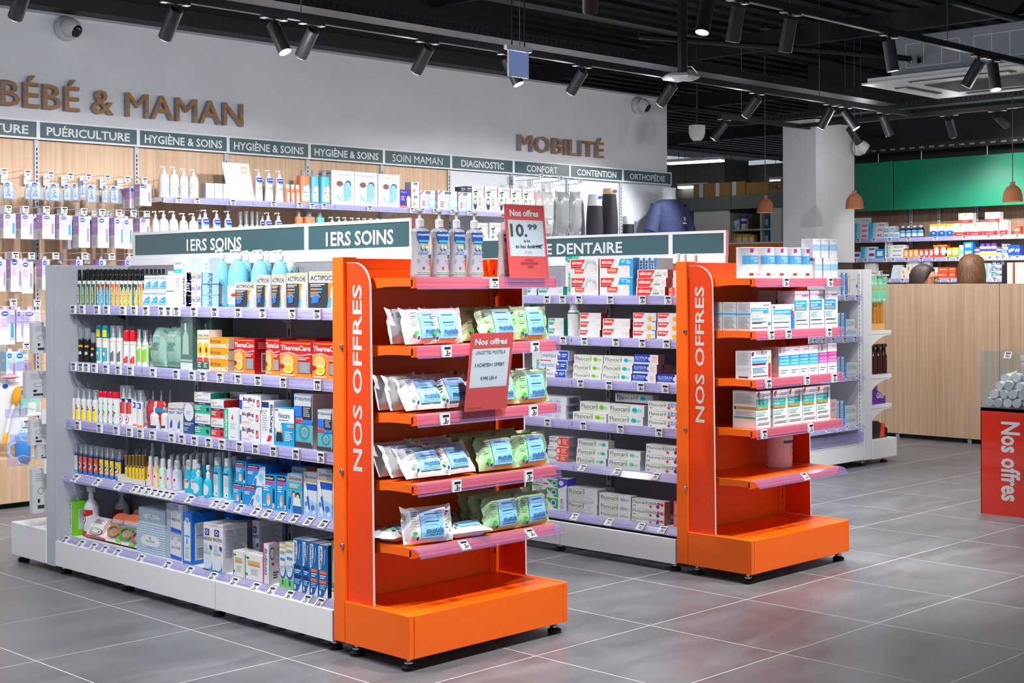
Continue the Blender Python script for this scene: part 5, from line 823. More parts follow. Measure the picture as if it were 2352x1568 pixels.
bk('breast', 'breast_pump_box', 'box', 'large white box with round cut-out picture', '#f4f6f7', [('c', .55, .36, .34, .26, '#8fcdee'), ('p', [(.2, .34), (.52, .1), (.52, .6), (.22, .6)], '#eef1f4'), ('c', .36, .62, .14, .08, '#8a5a4a'), ('c', .72, .6, .14, .12, '#1f3f6a'), ('c', .7, .54, .14, .14, '#8fcdee'), ('l', .3, .84, .8, .9, 1, '#dfe6ec'), *[('r', 0, y, 1, y+.004, '#e3eaf0') for y in (.1, .2, .3, .8, .9)]], left=[*[('r', 0, y, 1, y+.03, c) for y, c in ((.1, '#3f9fa8'), (.3, '#e0b06a'), (.5, '#8fb8d0'), (.7, '#d0c0a0'), (.9, '#3f7f98'))]], lc='#c9c0b0', dep=.12)
bk('violet', 'cup_box', 'box', 'violet box picturing a white cup', '#43309c', [('r', 0, 0, 1, .14, '#f0704a'), ('t', .1, .84, .6, .92, 'Mamoo', '#eee', .01), ('l', .1, .4, .5, .66, 4, '#b8b0e0'), ('p', [(.66, .04), (.92, .04), (.98, .5), (.9, .66), (.68, .66), (.6, .5)], '#e6e8f0')], dep=.08)
bk('dodie', 'nursing_pad_box', 'box', 'white box with navy badge and blue disc', '#f3f3f4', [('p', [(0, .82), (.18, 1), (.26, 1), (0, .74)], '#e0405a'), ('r', .36, .82, .66, .96, '#1f3f82'), ('t', .41, .86, .61, .92, 'dodie', '#eef', .02), ('c', .76, .32, .3, .3, '#9fc4e6'), ('c', .78, .36, .2, .2, '#dce9f5'), ('l', .12, .12, .34, .44, 4, '#e0405a'), ('l', .14, .6, .66, .7, 1, '#b8b4c8'), ('r', .97, 0, 1, 1, '#1f4fa8')], dep=.09)
bk('dodies', 'nursing_pad_box', 'box', 'small white box with navy badge', '#f3f3f4', [('r', .3, .78, .7, .95, '#1f3f82'), ('t', .36, .82, .64, .91, 'dodie', '#eef', .02), ('l', .2, .2, .5, .45, 2, '#e0405a'), ('c', .8, .5, .1, .1, '#e6c8d4'), ('r', .95, 0, 1, 1, '#2a4fb0')], left=[('l', .1, .2, .8, .9, 6, '#c9ccdc')], lc='#e3e6f0', dep=.07)
bk('flash', 'thermometer_box', 'box', 'white thermometer box with coloured dots', '#f5f6f7', [('t', .3, .86, .84, .93, 'FLASH', '#2c2d34', .01), ('c', .25, .3, .14, .24, '#1f2f5a'), ('c', .25, .38, .1, .1, '#e6e8ee'), ('p', [(.1, .74), (.45, .78), (.42, .84), (.14, .8)], '#23252c'), ('r', .2, .62, .36, .74, '#2fa83a'), ('c', .62, .52, .06, .04, '#3fae4a'), ('c', .62, .4, .06, .04, '#f0902a'), ('c', .62, .29, .06, .04, '#e03a34'), ('r', .94, .6, .98, 1, '#d8246a'), ('l', .6, .06, .9, .12, 1, '#9a9ca4')], dep=.06)
bk('darkbox', 'monitor_box', 'box', 'small charcoal box on top of another', '#45454f', [('l', .2, .5, .9, .7, 1, '#c9cad2'), ('l', .2, .24, .7, .36, 1, '#9a9ba4')], dep=.06)
# --- hanging packs
def hpack(k, desc, c1, c2, item, side):
    bk(k, 'bottle_teat_box', 'box', desc, '#f3f2f7', [('r', 0, .45, .62, 1, c1), ('c', .34, .88, .24, .07, '#1b4ec4'), ('t', .18, .86, .5, .9, 'mam', '#fff', .02), ('r', .66, .12, .97, .86, '#b9b6c0'), ('r', .74, .2, .9, .62, item), ('l', .12, .5, .5, .74, 4, '#b8a8dc'), ('r', .62, .9, 1, .97, c1)], left=[('r', 0, .42, 1, 1, c2), ('c', .3, .74, .12, .06, '#c9b4e0'), ('c', .7, .74, .12, .06, '#c9b4e0'), ('l', .2, .06, .8, .34, 6, '#a9a8b0')], lc=side, dep=.07)
hpack('lav', 'lavender and white hanging box, blue badge', '#cdbdf0', '#a98fd0', '#8f8a98', '#c9c6d2')
hpack('lavt', 'lavender and white hanging box, teal bottle window', '#cdbdf0', '#a98fd0', '#2a9ab0', '#c9c6d2')
hpack('bluepk', 'sky blue and white hanging box, blue badge', '#a9d4f4', '#6fb0e0', '#d8488a', '#b9d2e6')
bk('tealpk', 'bottle_teat_box', 'box', 'teal and white hanging box', '#eef3f3', [('r', 0, .4, 1, 1, '#7fcabc'), ('c', .3, .86, .2, .07, '#1b4ec4'), ('r', .6, .1, .95, .8, '#a9bfbd'), ('l', .1, .1, .5, .34, 4, '#c9d4d2')], lc='#4f9a8c', dep=.07)
def blister(k, desc, dotc):
    b = MB(); b.box(-.36, .42, .08, .3, .46, 1, cm('#eef1f5')); b.art([('c', .4, .84, .2, .13, '#1b4ec4'), ('t', .28, .8, .52, .87, 'mam', '#fff', .02), *[('c', x, y, .07, .05, dotc) for x, y in ((.46, .62), (.52, .5), (.42, .42), (.5, .32), (.36, .26), (.56, .24))]], lambda x, y, e: (x-.5, .42-.01*e, y))
    c_ = MB().lathe([(.5, 0), (.5, .5), (.36, .8), (.2, .86)], clear('#dfe8f2', .22), 10, (.02, .3, .0), sy=.6, sq=.3)
    kdef(k, 'soother_pack', 'pack', desc, b.mesh('soother_pack'), [('blister', c_.mesh('blister'))], dep=.06)
blister('bl1', 'clear soother pack with royal blue dots', '#2a62c8'); blister('bl2', 'clear soother pack with grey dots', '#9aa6b4')
bk('greycard', 'accessory_pack', 'pack', 'grey carded accessory pack', '#cfd2da', [('c', .5, .5, .2, .08, '#9a9da6'), ('c', .5, .5, .15, .06, '#cfd2da'), ('l', .2, .7, .8, .9, 4, '#aaaeb8'), ('r', .3, .1, .7, .18, '#3a3c42'), ('r', .3, .24, .45, .32, '#2a2c32')], dep=.02)
# --- boxes behind the counter
def simple(k, name, desc, base, bands, dep=.05, txt=None):
    it = [('r', 0, a, 1, c, h) for a, c, h in bands]
    if txt: it.append(('t', *txt))
    bk(k, name, 'box', desc, base, it, dep=dep)
simple('rw_pinkv', 'medicine_box', 'white and aqua box with pink mark', '#eaf4f8', [(0, 1, '#dfeef5')], txt=(.6, .35, .95, .65, 'v2', '#d8246a'))
bk('rw_aqua', 'medicine_box', 'box', 'aqua fading medicine box with pink mark', '#e8f3f8', [('r', 0, 0, .3, 1, '#3fb4dc'), ('r', .3, 0, .5, 1, '#9fd8ec'), ('r', .62, .3, .95, .7, '#e86a9a')])
bk('rw_aquav', 'medicine_box', 'box', 'aqua fading medicine box with violet mark', '#e8f3f8', [('r', 0, 0, .3, 1, '#3fb4dc'), ('r', .3, 0, .5, 1, '#9fd8ec'), ('r', .58, .3, .95, .7, '#7a3ab0')])
bk('rw_smallblue', 'medicine_box', 'box', 'tiny white and sky blue medicine box', '#f0f5f9', [('r', .1, .2, .9, .6, '#6fc0ea')])
bk('rw_capsule', 'supplement_box', 'box', 'white box, yellow top, blue base', '#f3f5f6', [('r', 0, .82, 1, 1, '#f6c21a'), ('p', [(0, 0), (1, 0), (1, .4), (.5, .5), (0, .4)], '#1a62b8'), ('c', .5, .3, .12, .08, '#eef4fa')])
bk('rw_mag', 'supplement_box', 'box', 'white and red magnesium box', '#f6f4f3', [('c', .5, .84, .08, .1, '#f0901a'), ('t', .22, .5, .78, .68, 'mag 2', '#e08a6a', .004), ('p', [(0, 0), (1, 0), (1, .36), (.6, .3), (0, .34)], '#e0302c'), ('l', .2, .1, .7, .18, 1, '#f6c8c0')], dep=.07, rc='#d9d0d4')
bk('rw_biaf', 'cream_box', 'box', 'white box with black lettering', '#f5f6f6', [('t', .25, .35, .85, .65, 'BIAFINE', '#1c2420', .02)])
bk('rw_biafv', 'cream_box', 'box', 'tall white box, sideways black lettering', '#f1f4f4', [('v', .25, .08, .7, .92, 'BIAFINE', '#2a3a36', .02), ('r', .8, .0, 1, 1, '#9fd8cc')])
bk('rw_orange', 'medicine_box', 'box', 'orange and white lozenge box', '#f39a2a', [('c', .55, .5, .34, .36, '#f6f0e8'), ('l', .35, .4, .75, .6, 2, '#f0b878')])
bk('rw_red', 'medicine_box', 'box', 'red and white lozenge box', '#e8423a', [('c', .55, .55, .34, .34, '#f6f0ee'), ('p', [(0, 0), (.4, 0), (0, .4)], '#fff')])
bk('rw_syr', 'medicine_box', 'box', 'taller red box with orange rim', '#ea4038', [('c', .5, .5, .4, .34, '#f6efec'), ('r', 0, .9, 1, 1, '#f5a92a')])
bk('rw_herb', 'medicine_box', 'box', 'yellow and green herbal box', '#f5c51c', [('c', .5, .55, .38, .3, '#f7f6ec'), ('p', [(0, 0), (1, 0), (1, .25), (0, .1)], '#5fae2a')])
bk('rw_blue', 'medicine_box', 'box', 'blue box with white label', '#1b86c8', [('r', .18, .25, .82, .75, '#eaf2f8')])
bk('rw_sleep', 'medicine_box', 'box', 'blue sleep aid box', '#1b4aa8', [('p', [(.1, .3), (.9, .5), (.9, .7), (.1, .6)], '#a9cdf0')])
bk('rw_coral', 'medicine_box', 'box', 'coral red flat box', '#f0552f', [('l', .1, .3, .8, .7, 1, '#f8b8a0')], rc='#a83a30')
bk('rw_relax', 'medicine_box', 'box', 'navy and white relax box', '#eef1f6', [('r', 0, .45, 1, .95, '#28356a'), ('t', .1, .55, .9, .85, 'RELAX', '#fff', .014), ('p', [(0, 0), (.6, 0), (.3, .3), (0, .3)], '#1f8f8a')])
bk('rw_white', 'medicine_box', 'box', 'white box with red swirl', '#f4f3f1', [('c', .4, .6, .2, .14, '#f0a04a'), ('p', [(.4, .1), (.7, .1), (.55, .4)], '#e0403a')])
bk('rw_green', 'medicine_box', 'box', 'lime topped white box', '#eef0e8', [('r', 0, .0, 1, .4, '#a9c85a')])
bk('rw_pink', 'medicine_box', 'box', 'pale pink box in the black display', '#e8a79c', [('r', .2, .2, .8, .8, '#eab4aa')], dep=.03)
bottle('rw_syrup', 'syrup_bottle', 'bottle', 'navy bottle with white and blue label', [(.48, 0), (.5, .02), (.5, .74), (.28, .84)], cm('#1d2f5e'), [('r', 0, .1, 1, .6, '#e6edf3'), ('r', 0, .36, 1, .56, '#3a9fd8'), ('r', 0, .0, 1, .06, '#2a4fa0')], .505, [('cap', LT([(.3, .84), (.3, 1)], cm('#c9ced6'), 10))], n=10)
bottle('rw_gummy', 'supplement_jar', 'jar', 'white jar with violet lid', [(.5, 0), (.5, .74), (.46, .78)], cm('#f1f0f4'), [('r', 0, .4, 1, .6, '#4a3a90'), ('r', 0, .1, 1, .25, '#f0cc3a')], .505, [('lid', LT([(.46, .78), (.46, 1)], cm('#6a3ab0'), 10))], n=10)
# --- third unit
bk('g3a', 'pregnancy_test_box', 'box', 'slim blue and white box', '#eef4fa', [('r', .55, 0, 1, 1, '#1f8fdc'), ('l', .1, .2, .5, .9, 8, '#3a9fe0')], dep=.06)
bk('g3b', 'baby_wipes_box', 'box', 'white box picturing a child', '#f1f2f4', [('r', .06, .3, .8, .75, '#9fcdee'), ('c', .82, .5, .1, .18, '#e0b090'), ('c', .4, .5, .1, .08, '#f0d860'), ('l', .1, .8, .5, .9, 1, '#c9ccd4')], dep=.08)
bk('g3c', 'baby_wipes_box', 'box', 'white box with orange curve', '#f2f3f5', [('c', .1, .5, .12, .4, '#f08a1c'), ('c', .06, .5, .11, .34, '#f2f3f5'), ('c', .85, .4, .06, .1, '#2a5fc0'), ('l', .4, .6, .75, .75, 2, '#c9ced8')], dep=.08)
bk('g3d', 'baby_wipes_box', 'box', 'pale pink and white box', '#f6dfe4', [('r', .1, .5, .7, .8, '#f0a0b4'), ('l', .1, .15, .9, .35, 2, '#c98a9a')], dep=.08)
bottle('amp', 'ampoule', 'ampoule', 'amber glass ampoule with gold cap', [(.5, 0), (.5, .62), (.4, .68), (.36, .72)], M('#c8862a', .1, alpha=.9), [], .5, [('cap', LT([(.44, .72), (.44, 1)], M('#c9a04a', .25, .7), 10))], n=10)
bottle('dtrig', 'spray_bottle', 'spray bottle', 'dark brown spray bottle, black trigger', [(.5, 0), (.5, .54), (.3, .62), (.26, .66)], M('#3a1714', .15), [('r', .2, .1, .8, .48, '#eceaea'), ('r', .2, .1, .32, .48, '#d8343c')], .505, [('trigger', trig(.66, M('#0c0c0d', .25), .3, 1.7))], n=12)

# ================================================================ placing products
PLACED = []
last = [None]
def depth_of(p): return (Vector(p)-O).dot(_d)
def put(kind, loc, rot, scale, phrase, key, rear=False, lvl=0):
    K = KD[kind]; o = bpy.data.objects.new(K['name'], K['mesh']); col.objects.link(o)
    o.location = loc; o.rotation_euler = rot; o.scale = scale; o['category'] = K['cat']
    for pn, pm in K['parts']:
        c = bpy.data.objects.new(pn, pm); col.objects.link(c); c.parent = o
    PLACED.append((o, kind, phrase, key, rear, lvl)); return o
def add(kind, sh, zc, xl, xr, yt, yb=None, dep=None, rear=False, p=0., r=0., t=0., w=1., n=1):
    K = KD[kind]; face, pl, z, ph = sh; pl += p
    a, b, y = zx(zc, xl), zx(zc, xr), zy(zc, yt); m = (a+b)/2
    at = atx if face == 'X' else aty; ax = (lambda q: q.y) if face == 'X' else (lambda q: q.x)
    if K['rnd']:
        D = (b-a)*depth_of(at(m, 700, pl))/F; q = pl+D/2; u = ax(at(m, 700, q)); W = D; dp = D; zt = at(m, y, q).z
    else:
        ua, ub = ax(at(a, 700, pl)), ax(at(b, 700, pl)); u = (ua+ub)/2; W = abs(ub-ua)*.985; dp = dep or K['dep']; zt = at(m, y, pl).z
    if yb == '^': zb = last[0]+.0004
    elif yb is not None: zb = at(m, zy(zc, float(yb)), pl).z
    else: zb = z
    h = max(.01, zt-zb); last[0] = zt
    loc = (pl, u, zb) if face == 'X' else (u, pl, zb)
    rz = (-pi/2 if face == 'X' else 0)+rad(r)
    rot = (-rad(t), 0, rz)
    if t: loc = (loc[0], loc[1], loc[2]+dp*sin(rad(t)))
    for k in range(1, int(n)):
        o_ = k*(dp+.003); put(kind, (loc[0]+o_, loc[1], loc[2]) if face == 'X' else (loc[0], loc[1]+o_, loc[2]), rot, (W*w, dp, h), ph, (m, zb), True)
    return put(kind, loc, rot, (W*w, dp, h), ph, (m, zb), rear)
def table(sh, s):
    for ln in s.strip().splitlines():
        ln = ln.strip()
        if not ln: continue
        for one in ln.split(';'):
            q = one.split()
            if not q: continue
            kw = {}; pos = []
            for x in q[2:]:
                if x == 'rear': kw['rear'] = True
                elif '=' in x: k, v = x.split('='); kw['dep' if k == 'd' else k] = float(v)
                else: pos.append(x)
            xl, xr, yt = map(float, pos[:3]); yb = pos[3] if len(pos) > 3 else None
            add(q[0], sh, q[1], xl, xr, yt, yb, **kw)
SA = ('X', 3.152, 1.1635, 'left gondola top shelf')
SB = ('X', 3.142, .9155, 'left gondola second shelf')
SC = ('X', 3.130, .6655, 'left gondola third shelf')
SD = ('X', 3.140, .4285, 'left gondola fourth shelf')
SE_ = ('X', 3.120, .1585, 'left gondola bottom shelf')
for i, (x, v) in enumerate([(268, 0), (318, 0), (363, 5), (408, 1), (462, 1), (515, 1), (568, 1), (625, 2), (673, 2), (732, 2), (787, 3), (838, 3), (886, 4), (930, 4), (978, 4), (1043, 4), (1095, 3)]):
    add('vial%d' % v, SA, 'A', x-23, x+23, 192)
for i, x in enumerate((285, 340, 395, 445, 500, 550, 605, 650, 705, 755, 810, 862, 912, 960, 1010, 1065, 1120, 1165, 1215, 1260, 1305, 1350)):
    add('vial%d' % (i % 6), SA, 'A', x-22, x+22, 184, p=.035, rear=True)
table(SA, '''
cicatryl A 1113 1200 430 p=-.012; cicatryl A 1135 1212 258 ^ p=-.012
cicatryl A 1200 1287 430 p=-.012; cicatryl A 1212 1295 258 ^ p=-.012
cicatryl A 1287 1378 430 p=-.012; cicatryl A 1295 1382 254 ^ p=-.012
dexeryl A 1402 1462 208 p=.03; dexeryl A 1468 1560 60 p=-.005
biafine A 1552 1664 60 p=.0; biagrey A 1668 1762 60 p=.06 rear; biagrey A 1768 1862 60 p=.06 rear
osmo A 1602 1788 476; osmo A 1606 1790 350 ^; osmo A 1612 1795 222 ^
acti B 490 728 430; acti B 732 888 350; acti B 902 1062 346; acti B 1070 1310 326; acti B 1320 1690 310
bigblue B 235 440 42 p=.09; bigblue B 395 660 40 p=.075; bigblue B 655 892 45 p=.09; bigblue B 886 1112 48 p=.09
bigblue B 548 700 54 p=.18 rear; bigblue B 770 925 60 p=.18 rear; bigblue B 1075 1190 150 p=.19 rear
whitesm A 1385 1440 255 p=.05
''')
table(SB, '''
spblack A 312 392 840 p=.03; spblack A 392 462 842; spblack A 460 532 848; spblack A 530 585 900
spteal A 590 664 815 p=.02; spteal A 660 746 818; spwhite A 746 824 820; spwhite A 820 898 822; spred A 898 974 870; spred A 970 1050 870; spgreen A 1048 1108 862; spgreen A 1104 1188 868
spwhite A 935 1030 825 p=.09 rear; spwhite A 1045 1120 830 p=.09 rear; spgreen A 1180 1240 855 p=.08 rear; spgreen A 1236 1290 860 p=.09 rear
refill A 1150 1330 850 d=.05 t=8; refill A 1308 1532 842 d=.06 t=6
greentall A 1540 1676 708 ; greentall A 1684 1772 712 p=.05; greentall A 1778 1892 712 p=.05; greentall A 1898 1990 714 p=.1
arntube A 1728 1794 872 p=-.014; arntube A 1796 1860 872 p=-.014
arnbox B 200 410 1306 p=-.01; arnbox B 200 412 1180 ^ p=-.01; arnbox B 200 416 1054 ^ p=-.01
whitesm B 430 474 1260 p=.03
therma B 474 708 1066; therma B 832 990 1068 p=.02; therma B 988 1354 1098 p=-.012; therma B 1354 1690 1106 p=-.012
therma B 1000 1400 1060 p=.1 rear
''')
table(SC, '''
spyellow C 318 388 162; spyellow C 380 448 164; spyellow C 446 516 168; spyellow C 512 580 176; spyellow C 578 664 184
spyellow C 300 345 205 p=.04 rear
spredcap C 652 718 196; spredcap C 704 776 198; spredcap C 764 838 202; spredcap C 822 936 206
spred2 C 910 1006 130; spred2 C 982 1086 132; spblue2 C 1062 1132 180 p=.02; spblue2 C 1122 1202 188
spblue2 C 1140 1275 186 p=.06 rear; whitespray C 1275 1345 190 p=.1 rear; whitespray C 1370 1450 185 p=.1 rear; whitespray C 1480 1555 180 p=.1 rear
redbag C 1182 1400 316 d=.05; whitespray C 1274 1412 322 p=-.016; whitespray C 1405 1500 330 p=.01
hexid C 1490 1582 342; hexid C 1584 1672 346; antis C 1670 1800 402 p=-.005
cgreen D 126 324 415; cgreen D 130 328 164 ^; cred D 330 484 470 p=-.005; cred D 330 486 252 ^ p=-.005
cgreen D 560 760 155 p=.11 rear; cred D 370 520 165 p=.11 rear
coal D 485 660 358 p=-.014; blox D 660 920 548 p=-.005; blox D 660 920 370 ^ p=-.005; blox D 672 934 195 ^ p=-.005
bloxv D 930 1086 262; nex D 1088 1330 352 p=-.008; thpearl D 1328 1552 182; thpearl D 1612 1790 372 p=-.012; thpearl D 1798 1900 380 p=-.012
''')
table(SD, '''
s4white C 316 370 816; s4white C 362 420 820; s4orange C 414 474 830; s4orange C 468 536 838; s4orange C 530 604 850; s4orange C 596 670 858
s4yellow C 660 732 868; s4yellow C 724 796 876; s4yellow C 786 858 886; s4yellow C 850 958 898
s4orange C 940 1010 900 p=.06 rear; s4yellow C 1080 1150 895 p=.07 rear; s4white C 1180 1240 890 p=.07 rear
whitespray C 1236 1366 822 p=.075 rear; whitespray C 1366 1492 822 p=.075 rear
gelr C 1238 1314 976; gelo C 1306 1386 985; gelg C 1378 1472 1005; gelp C 1466 1546 1015; gelb C 1540 1652 1025; gelc C 1686 1774 1020; gelc C 1762 1850 1018 
gelc D 30 112 968; gelc D 106 196 966; gelpump D 116 244 1012 p=-.02; gelpump D 238 350 1032 p=-.02
bigflip D 352 476 936; bigflip D 470 606 948; bigflip D 566 660 930 p=.08 rear; bigflip D 740 850 930 p=.12 rear
exc D 590 722 1248 p=-.012; exc D 622 756 988 ^ p=-.012; exc2 D 722 944 1272 p=-.012; exc2 D 760 984 1032 ^ p=-.012
exc D 945 1114 1144 p=-.012; exc D 1118 1244 1156 p=-.012; zv2 D 1242 1428 1142 p=-.012; zv1 D 1438 1600 1120 p=-.012; zv1 D 1602 1782 1086 p=-.012; zv1 D 1786 1880 1130 p=-.012
bluerear D 780 950 985 p=.1 rear; bluerear D 955 1035 985 p=.1 rear; bluerear D 1040 1125 970 p=.1 rear; bluerear D 1148 1225 950 p=.1 rear; bluerear D 1230 1325 945 p=.1 rear; bluerear D 1330 1410 950 p=.1 rear
zv2 D 1298 1476 1058 p=.05 rear
''')
for r_i, (x0, y0, n, dp) in enumerate([(1490, 975, 6, .045), (1500, 960, 7, .085), (1520, 950, 8, .125)]):
    for k in range(n): add(['gelb', 'gelc', 'gelg', 'gelp'][k % 4] if r_i == 0 else 'gelb', SD, 'C', x0+k*78, x0+k*78+72, y0-k*4, p=dp, rear=True)
for k in range(6): add('gelb', SD, 'D', 130+k*78, 130+k*78+72, 890-k*4, p=.13, rear=True)
# tray of gold vials
a = atx(zx('C', 885), 1100, 3.125); c2 = atx(zx('C', 1225), 1100, 3.125)
tr = obj('display_tray', None, None, (3.125, c2.y, .4285), label='white cardboard tray holding gold-capped vials', cat='tray'); ty = a.y-c2.y
for nm, bb in (('front_wall', (0, 0, 0, .002, ty, .024)), ('rear_wall', (.083, 0, 0, .085, ty, .04)), ('side_wall', (0, 0, 0, .085, .002, .03)), ('side_wall', (0, ty-.002, 0, .085, ty, .03)), ('bottom', (0, 0, 0, .085, ty, .0015))):
    MB().box(*bb, cm('#f1f2f4')).build(nm, tr)
SDT = ('X', 3.132, .4302, 'tray on the left gondola')
for x in (985, 1030, 1072, 1112, 1152, 1188): add('goldvial', SDT, 'C', x-19, x+19, 962, p=.004)
for x in (1005, 1052, 1095, 1135, 1175, 1215): add('goldvial', SDT, 'C', x-18, x+18, 960, p=.038, rear=True)
table(SE_, '''
green E 212 312 380; green E 318 478 396 w=.62
trigger E 448 630 112 p=.05; trigger E 585 822 132 p=.03; trigger E 1050 1275 200 p=.2 rear
coil E 560 900 640 d=.03 t=38 r=0
brac1 E 830 1110 572 d=.03 t=30 ; brac2 E 1010 1325 600 d=.03 t=26; brac3 E 1205 1500 690 d=.03 t=26
brac2 E 1285 1420 520 d=.03 p=.08 rear
tissue E 1372 1806 735; tissue E 1410 1810 514 ^ p=.02
tissue2 E 1816 2066 868 p=.004; tissue2 E 1826 2066 444 ^ p=.004
bluebox F 90 206 262 p=-.01; bluebox F 590 720 262 p=.15 rear; bluebox F 1000 1110 300 p=.17 rear
dacryo F 350 468 380 p=-.016; dacryo F 466 592 398 p=-.016; dacryo F 620 768 384 p=.1 rear; dacryo F 960 1040 350 p=.12 rear
cotton F 712 850 728 p=-.012; cotton F 852 1084 772 p=-.012 d=.05
corus F 1088 1160 640 p=-.016; corus F 1284 1330 620 p=.03 rear
audi F 1292 1372 640 p=-.008; audi F 1368 1470 620 p=-.008
mari1 F 1466 1580 580 p=-.014; mari1 F 1582 1670 600 p=-.014; mari2 F 1672 1774 625 p=-.014; mari2 F 1778 1896 655 p=-.014
mari1 F 1620 1740 545 p=.07 rear; mari1 F 1760 1880 570 p=.07 rear
greentall F 1940 2010 600 p=-.01
''')
# ---------------- toothpaste gondola
T1_ = ('X', 5.005, 1.1925, 'toothpaste gondola top shelf'); T2_ = ('X', 5.005, 1.0005, 'toothpaste gondola second shelf'); T3_ = ('X', 5.005, .8035, 'toothpaste gondola third shelf')
T4_ = ('X', 5.005, .6085, 'toothpaste gondola fourth shelf'); T5_ = ('X', 5.017, .4055, 'toothpaste gondola fifth shelf'); T6_ = ('X', 5.005, .1785, 'toothpaste gondola bottom shelf')
table(T1_, '''
elxteal K 200 525 550; elxteal K 60 185 550; tealtall K 555 640 160 p=.03
elxduo K 620 980 428; elxduo K 612 980 190 ^; elxduo2 K 992 1424 424; elxduo2 K 992 1430 180 ^
elxbar K 1430 1505 180 p=.03; elxbar K 1510 1578 180 p=.03; elxbar K 1580 1650 180 p=.03; elxbar K 1655 1722 180 p=.03
elxjr K 1462 1836 552 p=-.01; elxjr K 1470 1850 440 ^ p=-.01; elxjr K 1478 1872 330 ^ p=-.01; redend K 1880 1940 560; upr K 1940 2080 250 p=.01
''')
table(T2_, '''
elxteal K 330 530 1085; elxteal K 330 530 955 ^; mouthw K 580 752 770; tealtall K 20 90 780 p=.02
elx K 730 996 1104; elx K 736 1010 994 ^; elx K 736 1012 888 ^; elx K 1026 1376 1090; elx K 1032 1386 962 ^
elxkid K 1418 1706 1114; elxkid K 1420 1716 1002 ^; elxkid K 1422 1722 888 ^; elxkid K 1724 2040 1116; elxkid K 1732 2044 1004 ^; elxkid K 1736 2048 890 ^
''')
table(T3_, '''
tealtall L 130 262 100 p=.01
merid L 215 604 415; merid L 240 620 285 ^; merid L 262 640 148 ^
fl_lime L 690 1086 450 ; fl_lime L 700 1104 335 ^; fl_lime L 712 1118 212 ^; fl_cyan L 1092 1504 462; fl_cyan L 1106 1520 345 ^; fl_cyan L 1124 1545 226 ^
elgy L 1512 1846 468 p=-.006; elgy L 1528 1860 340 ^ p=-.006; elgy L 1545 1880 206 ^ p=-.006; elgy L 1856 2240 482
elgy L 1900 1990 345 p=.06 rear
''')
table(T4_, '''
merid2 L 150 600 1000; merid2 L 150 600 895 ^; merid2 L 150 610 780 ^
fl_lime L 690 1160 1012; fl_lime L 790 1200 862 ^ p=.01; fl_cyan L 1176 1666 1050 p=-.008; fl_cyan L 1186 1684 900 ^ p=-.008
fl_cyan L 1278 1806 755 870 p=.06 rear
fl_kid L 1728 2240 1115 p=-.012; fl_kid L 1730 2240 985 ^ p=-.012; fl_kid L 1732 2240 865 ^ p=-.012
''')
table(T5_, '''
parog M 250 470 295; parog M 260 480 205 ^; parog M 275 490 105 ^
fl_rem M 560 880 322; fl_rem M 566 895 230 ^; fl_rem M 576 905 138 ^; fl_mint M 898 1240 345; fl_mint M 905 1246 252 ^
fl_jun M 1292 1700 394 p=-.008; fl_jun M 1296 1702 300 ^ p=-.008; fl_jun M 1302 1704 196 ^ p=-.008
''')
table(T6_, '''
gum M 90 365 735; gum M 90 372 630 ^; gum M 90 378 545 ^; gumv M 368 466 550 p=-.012
fl_lot M 466 782 800 p=-.008; fl_lot M 470 788 650 ^ p=-.008; fl_lot M 600 880 640 p=.09 rear
fl_grey M 802 1136 905 p=-.008; fl_grey M 802 1140 810 ^ p=-.008; fl_grey M 804 1142 718 ^ p=-.008
fl_jun M 1146 1494 960 p=-.012; fl_jun M 1148 1496 868 ^ p=-.012; fl_jun M 1150 1498 775 ^ p=-.012; redend M 1592 1680 790
''')
# ---------------- front orange stand: pump bottles and wipes
P1_ = ('Y', 3.535, 1.2705, 'front orange stand top shelf')
table(P1_, '''
mustpump G 785 1002 165; mustpump G 985 1190 172; mustpump G 1165 1355 178; mustpump G 1340 1536 186; mustpump G 1655 1850 205
''')
def wipe(kind, zc, xc, Y, z, tilt, phrase, w=.185, h=.118, th=.045, rz=0, rear=False, flat=False):
    p_ = aty(zx(zc, xc), 700, Y+.02); p_.x = min(3.768-w/2, max(3.082+w/2, p_.x))
    if flat: o = put(kind, (p_.x, Y, z+th), (-pi/2, 0, rad(rz)), (w, th, h), phrase, (zx(zc, xc), z), rear); return o
    return put(kind, (p_.x, Y, z+th*sin(rad(tilt))+.001), (-rad(tilt), 0, rad(rz)), (w, th, h), phrase, (zx(zc, xc), z), rear)
W2 = 'front orange stand second shelf'; W3 = 'front orange stand third shelf'; W4 = 'front orange stand fourth shelf'; W5 = 'front orange stand lowest shelf'
for k, x, Y, t, rr, rz in (('wipew', 640, 3.525, 16, 0, 0), ('wipew', 1070, 3.525, 12, 0, 2), ('wipeg', 1640, 3.53, 20, 0, -3), ('wipeg', 1990, 3.53, 10, 0, 2), ('wipew', 560, 3.60, 14, 1, 3), ('wipew', 980, 3.60, 12, 1, -4), ('wipeg', 1430, 3.60, 14, 1, 5), ('wipeg', 1860, 3.61, 14, 1, 0), ('wipeg', 1330, 3.67, 10, 1, 0), ('wipeg', 1760, 3.68, 10, 1, 3)):
    wipe(k, 'H', x, Y, 1.0465, t, W2, rear=bool(rr), rz=rz)
for k, x, Y, t, rr, rz in (('wipew', 790, 3.522, 34, 0, -3), ('wipew', 1180, 3.522, 30, 0, 0), ('wipeg', 1640, 3.525, 14, 0, 0), ('wipeg', 2005, 3.53, 8, 0, 2), ('wipew', 620, 3.60, 22, 1, 0), ('wipew', 1040, 3.60, 20, 1, 3), ('wipew', 540, 3.66, 16, 1, 0), ('wipeg', 1420, 3.60, 14, 1, 0), ('wipeg', 1840, 3.60, 12, 1, -3)):
    wipe(k, 'H', x, Y, .8245, t, W3, rear=bool(rr), rz=rz)
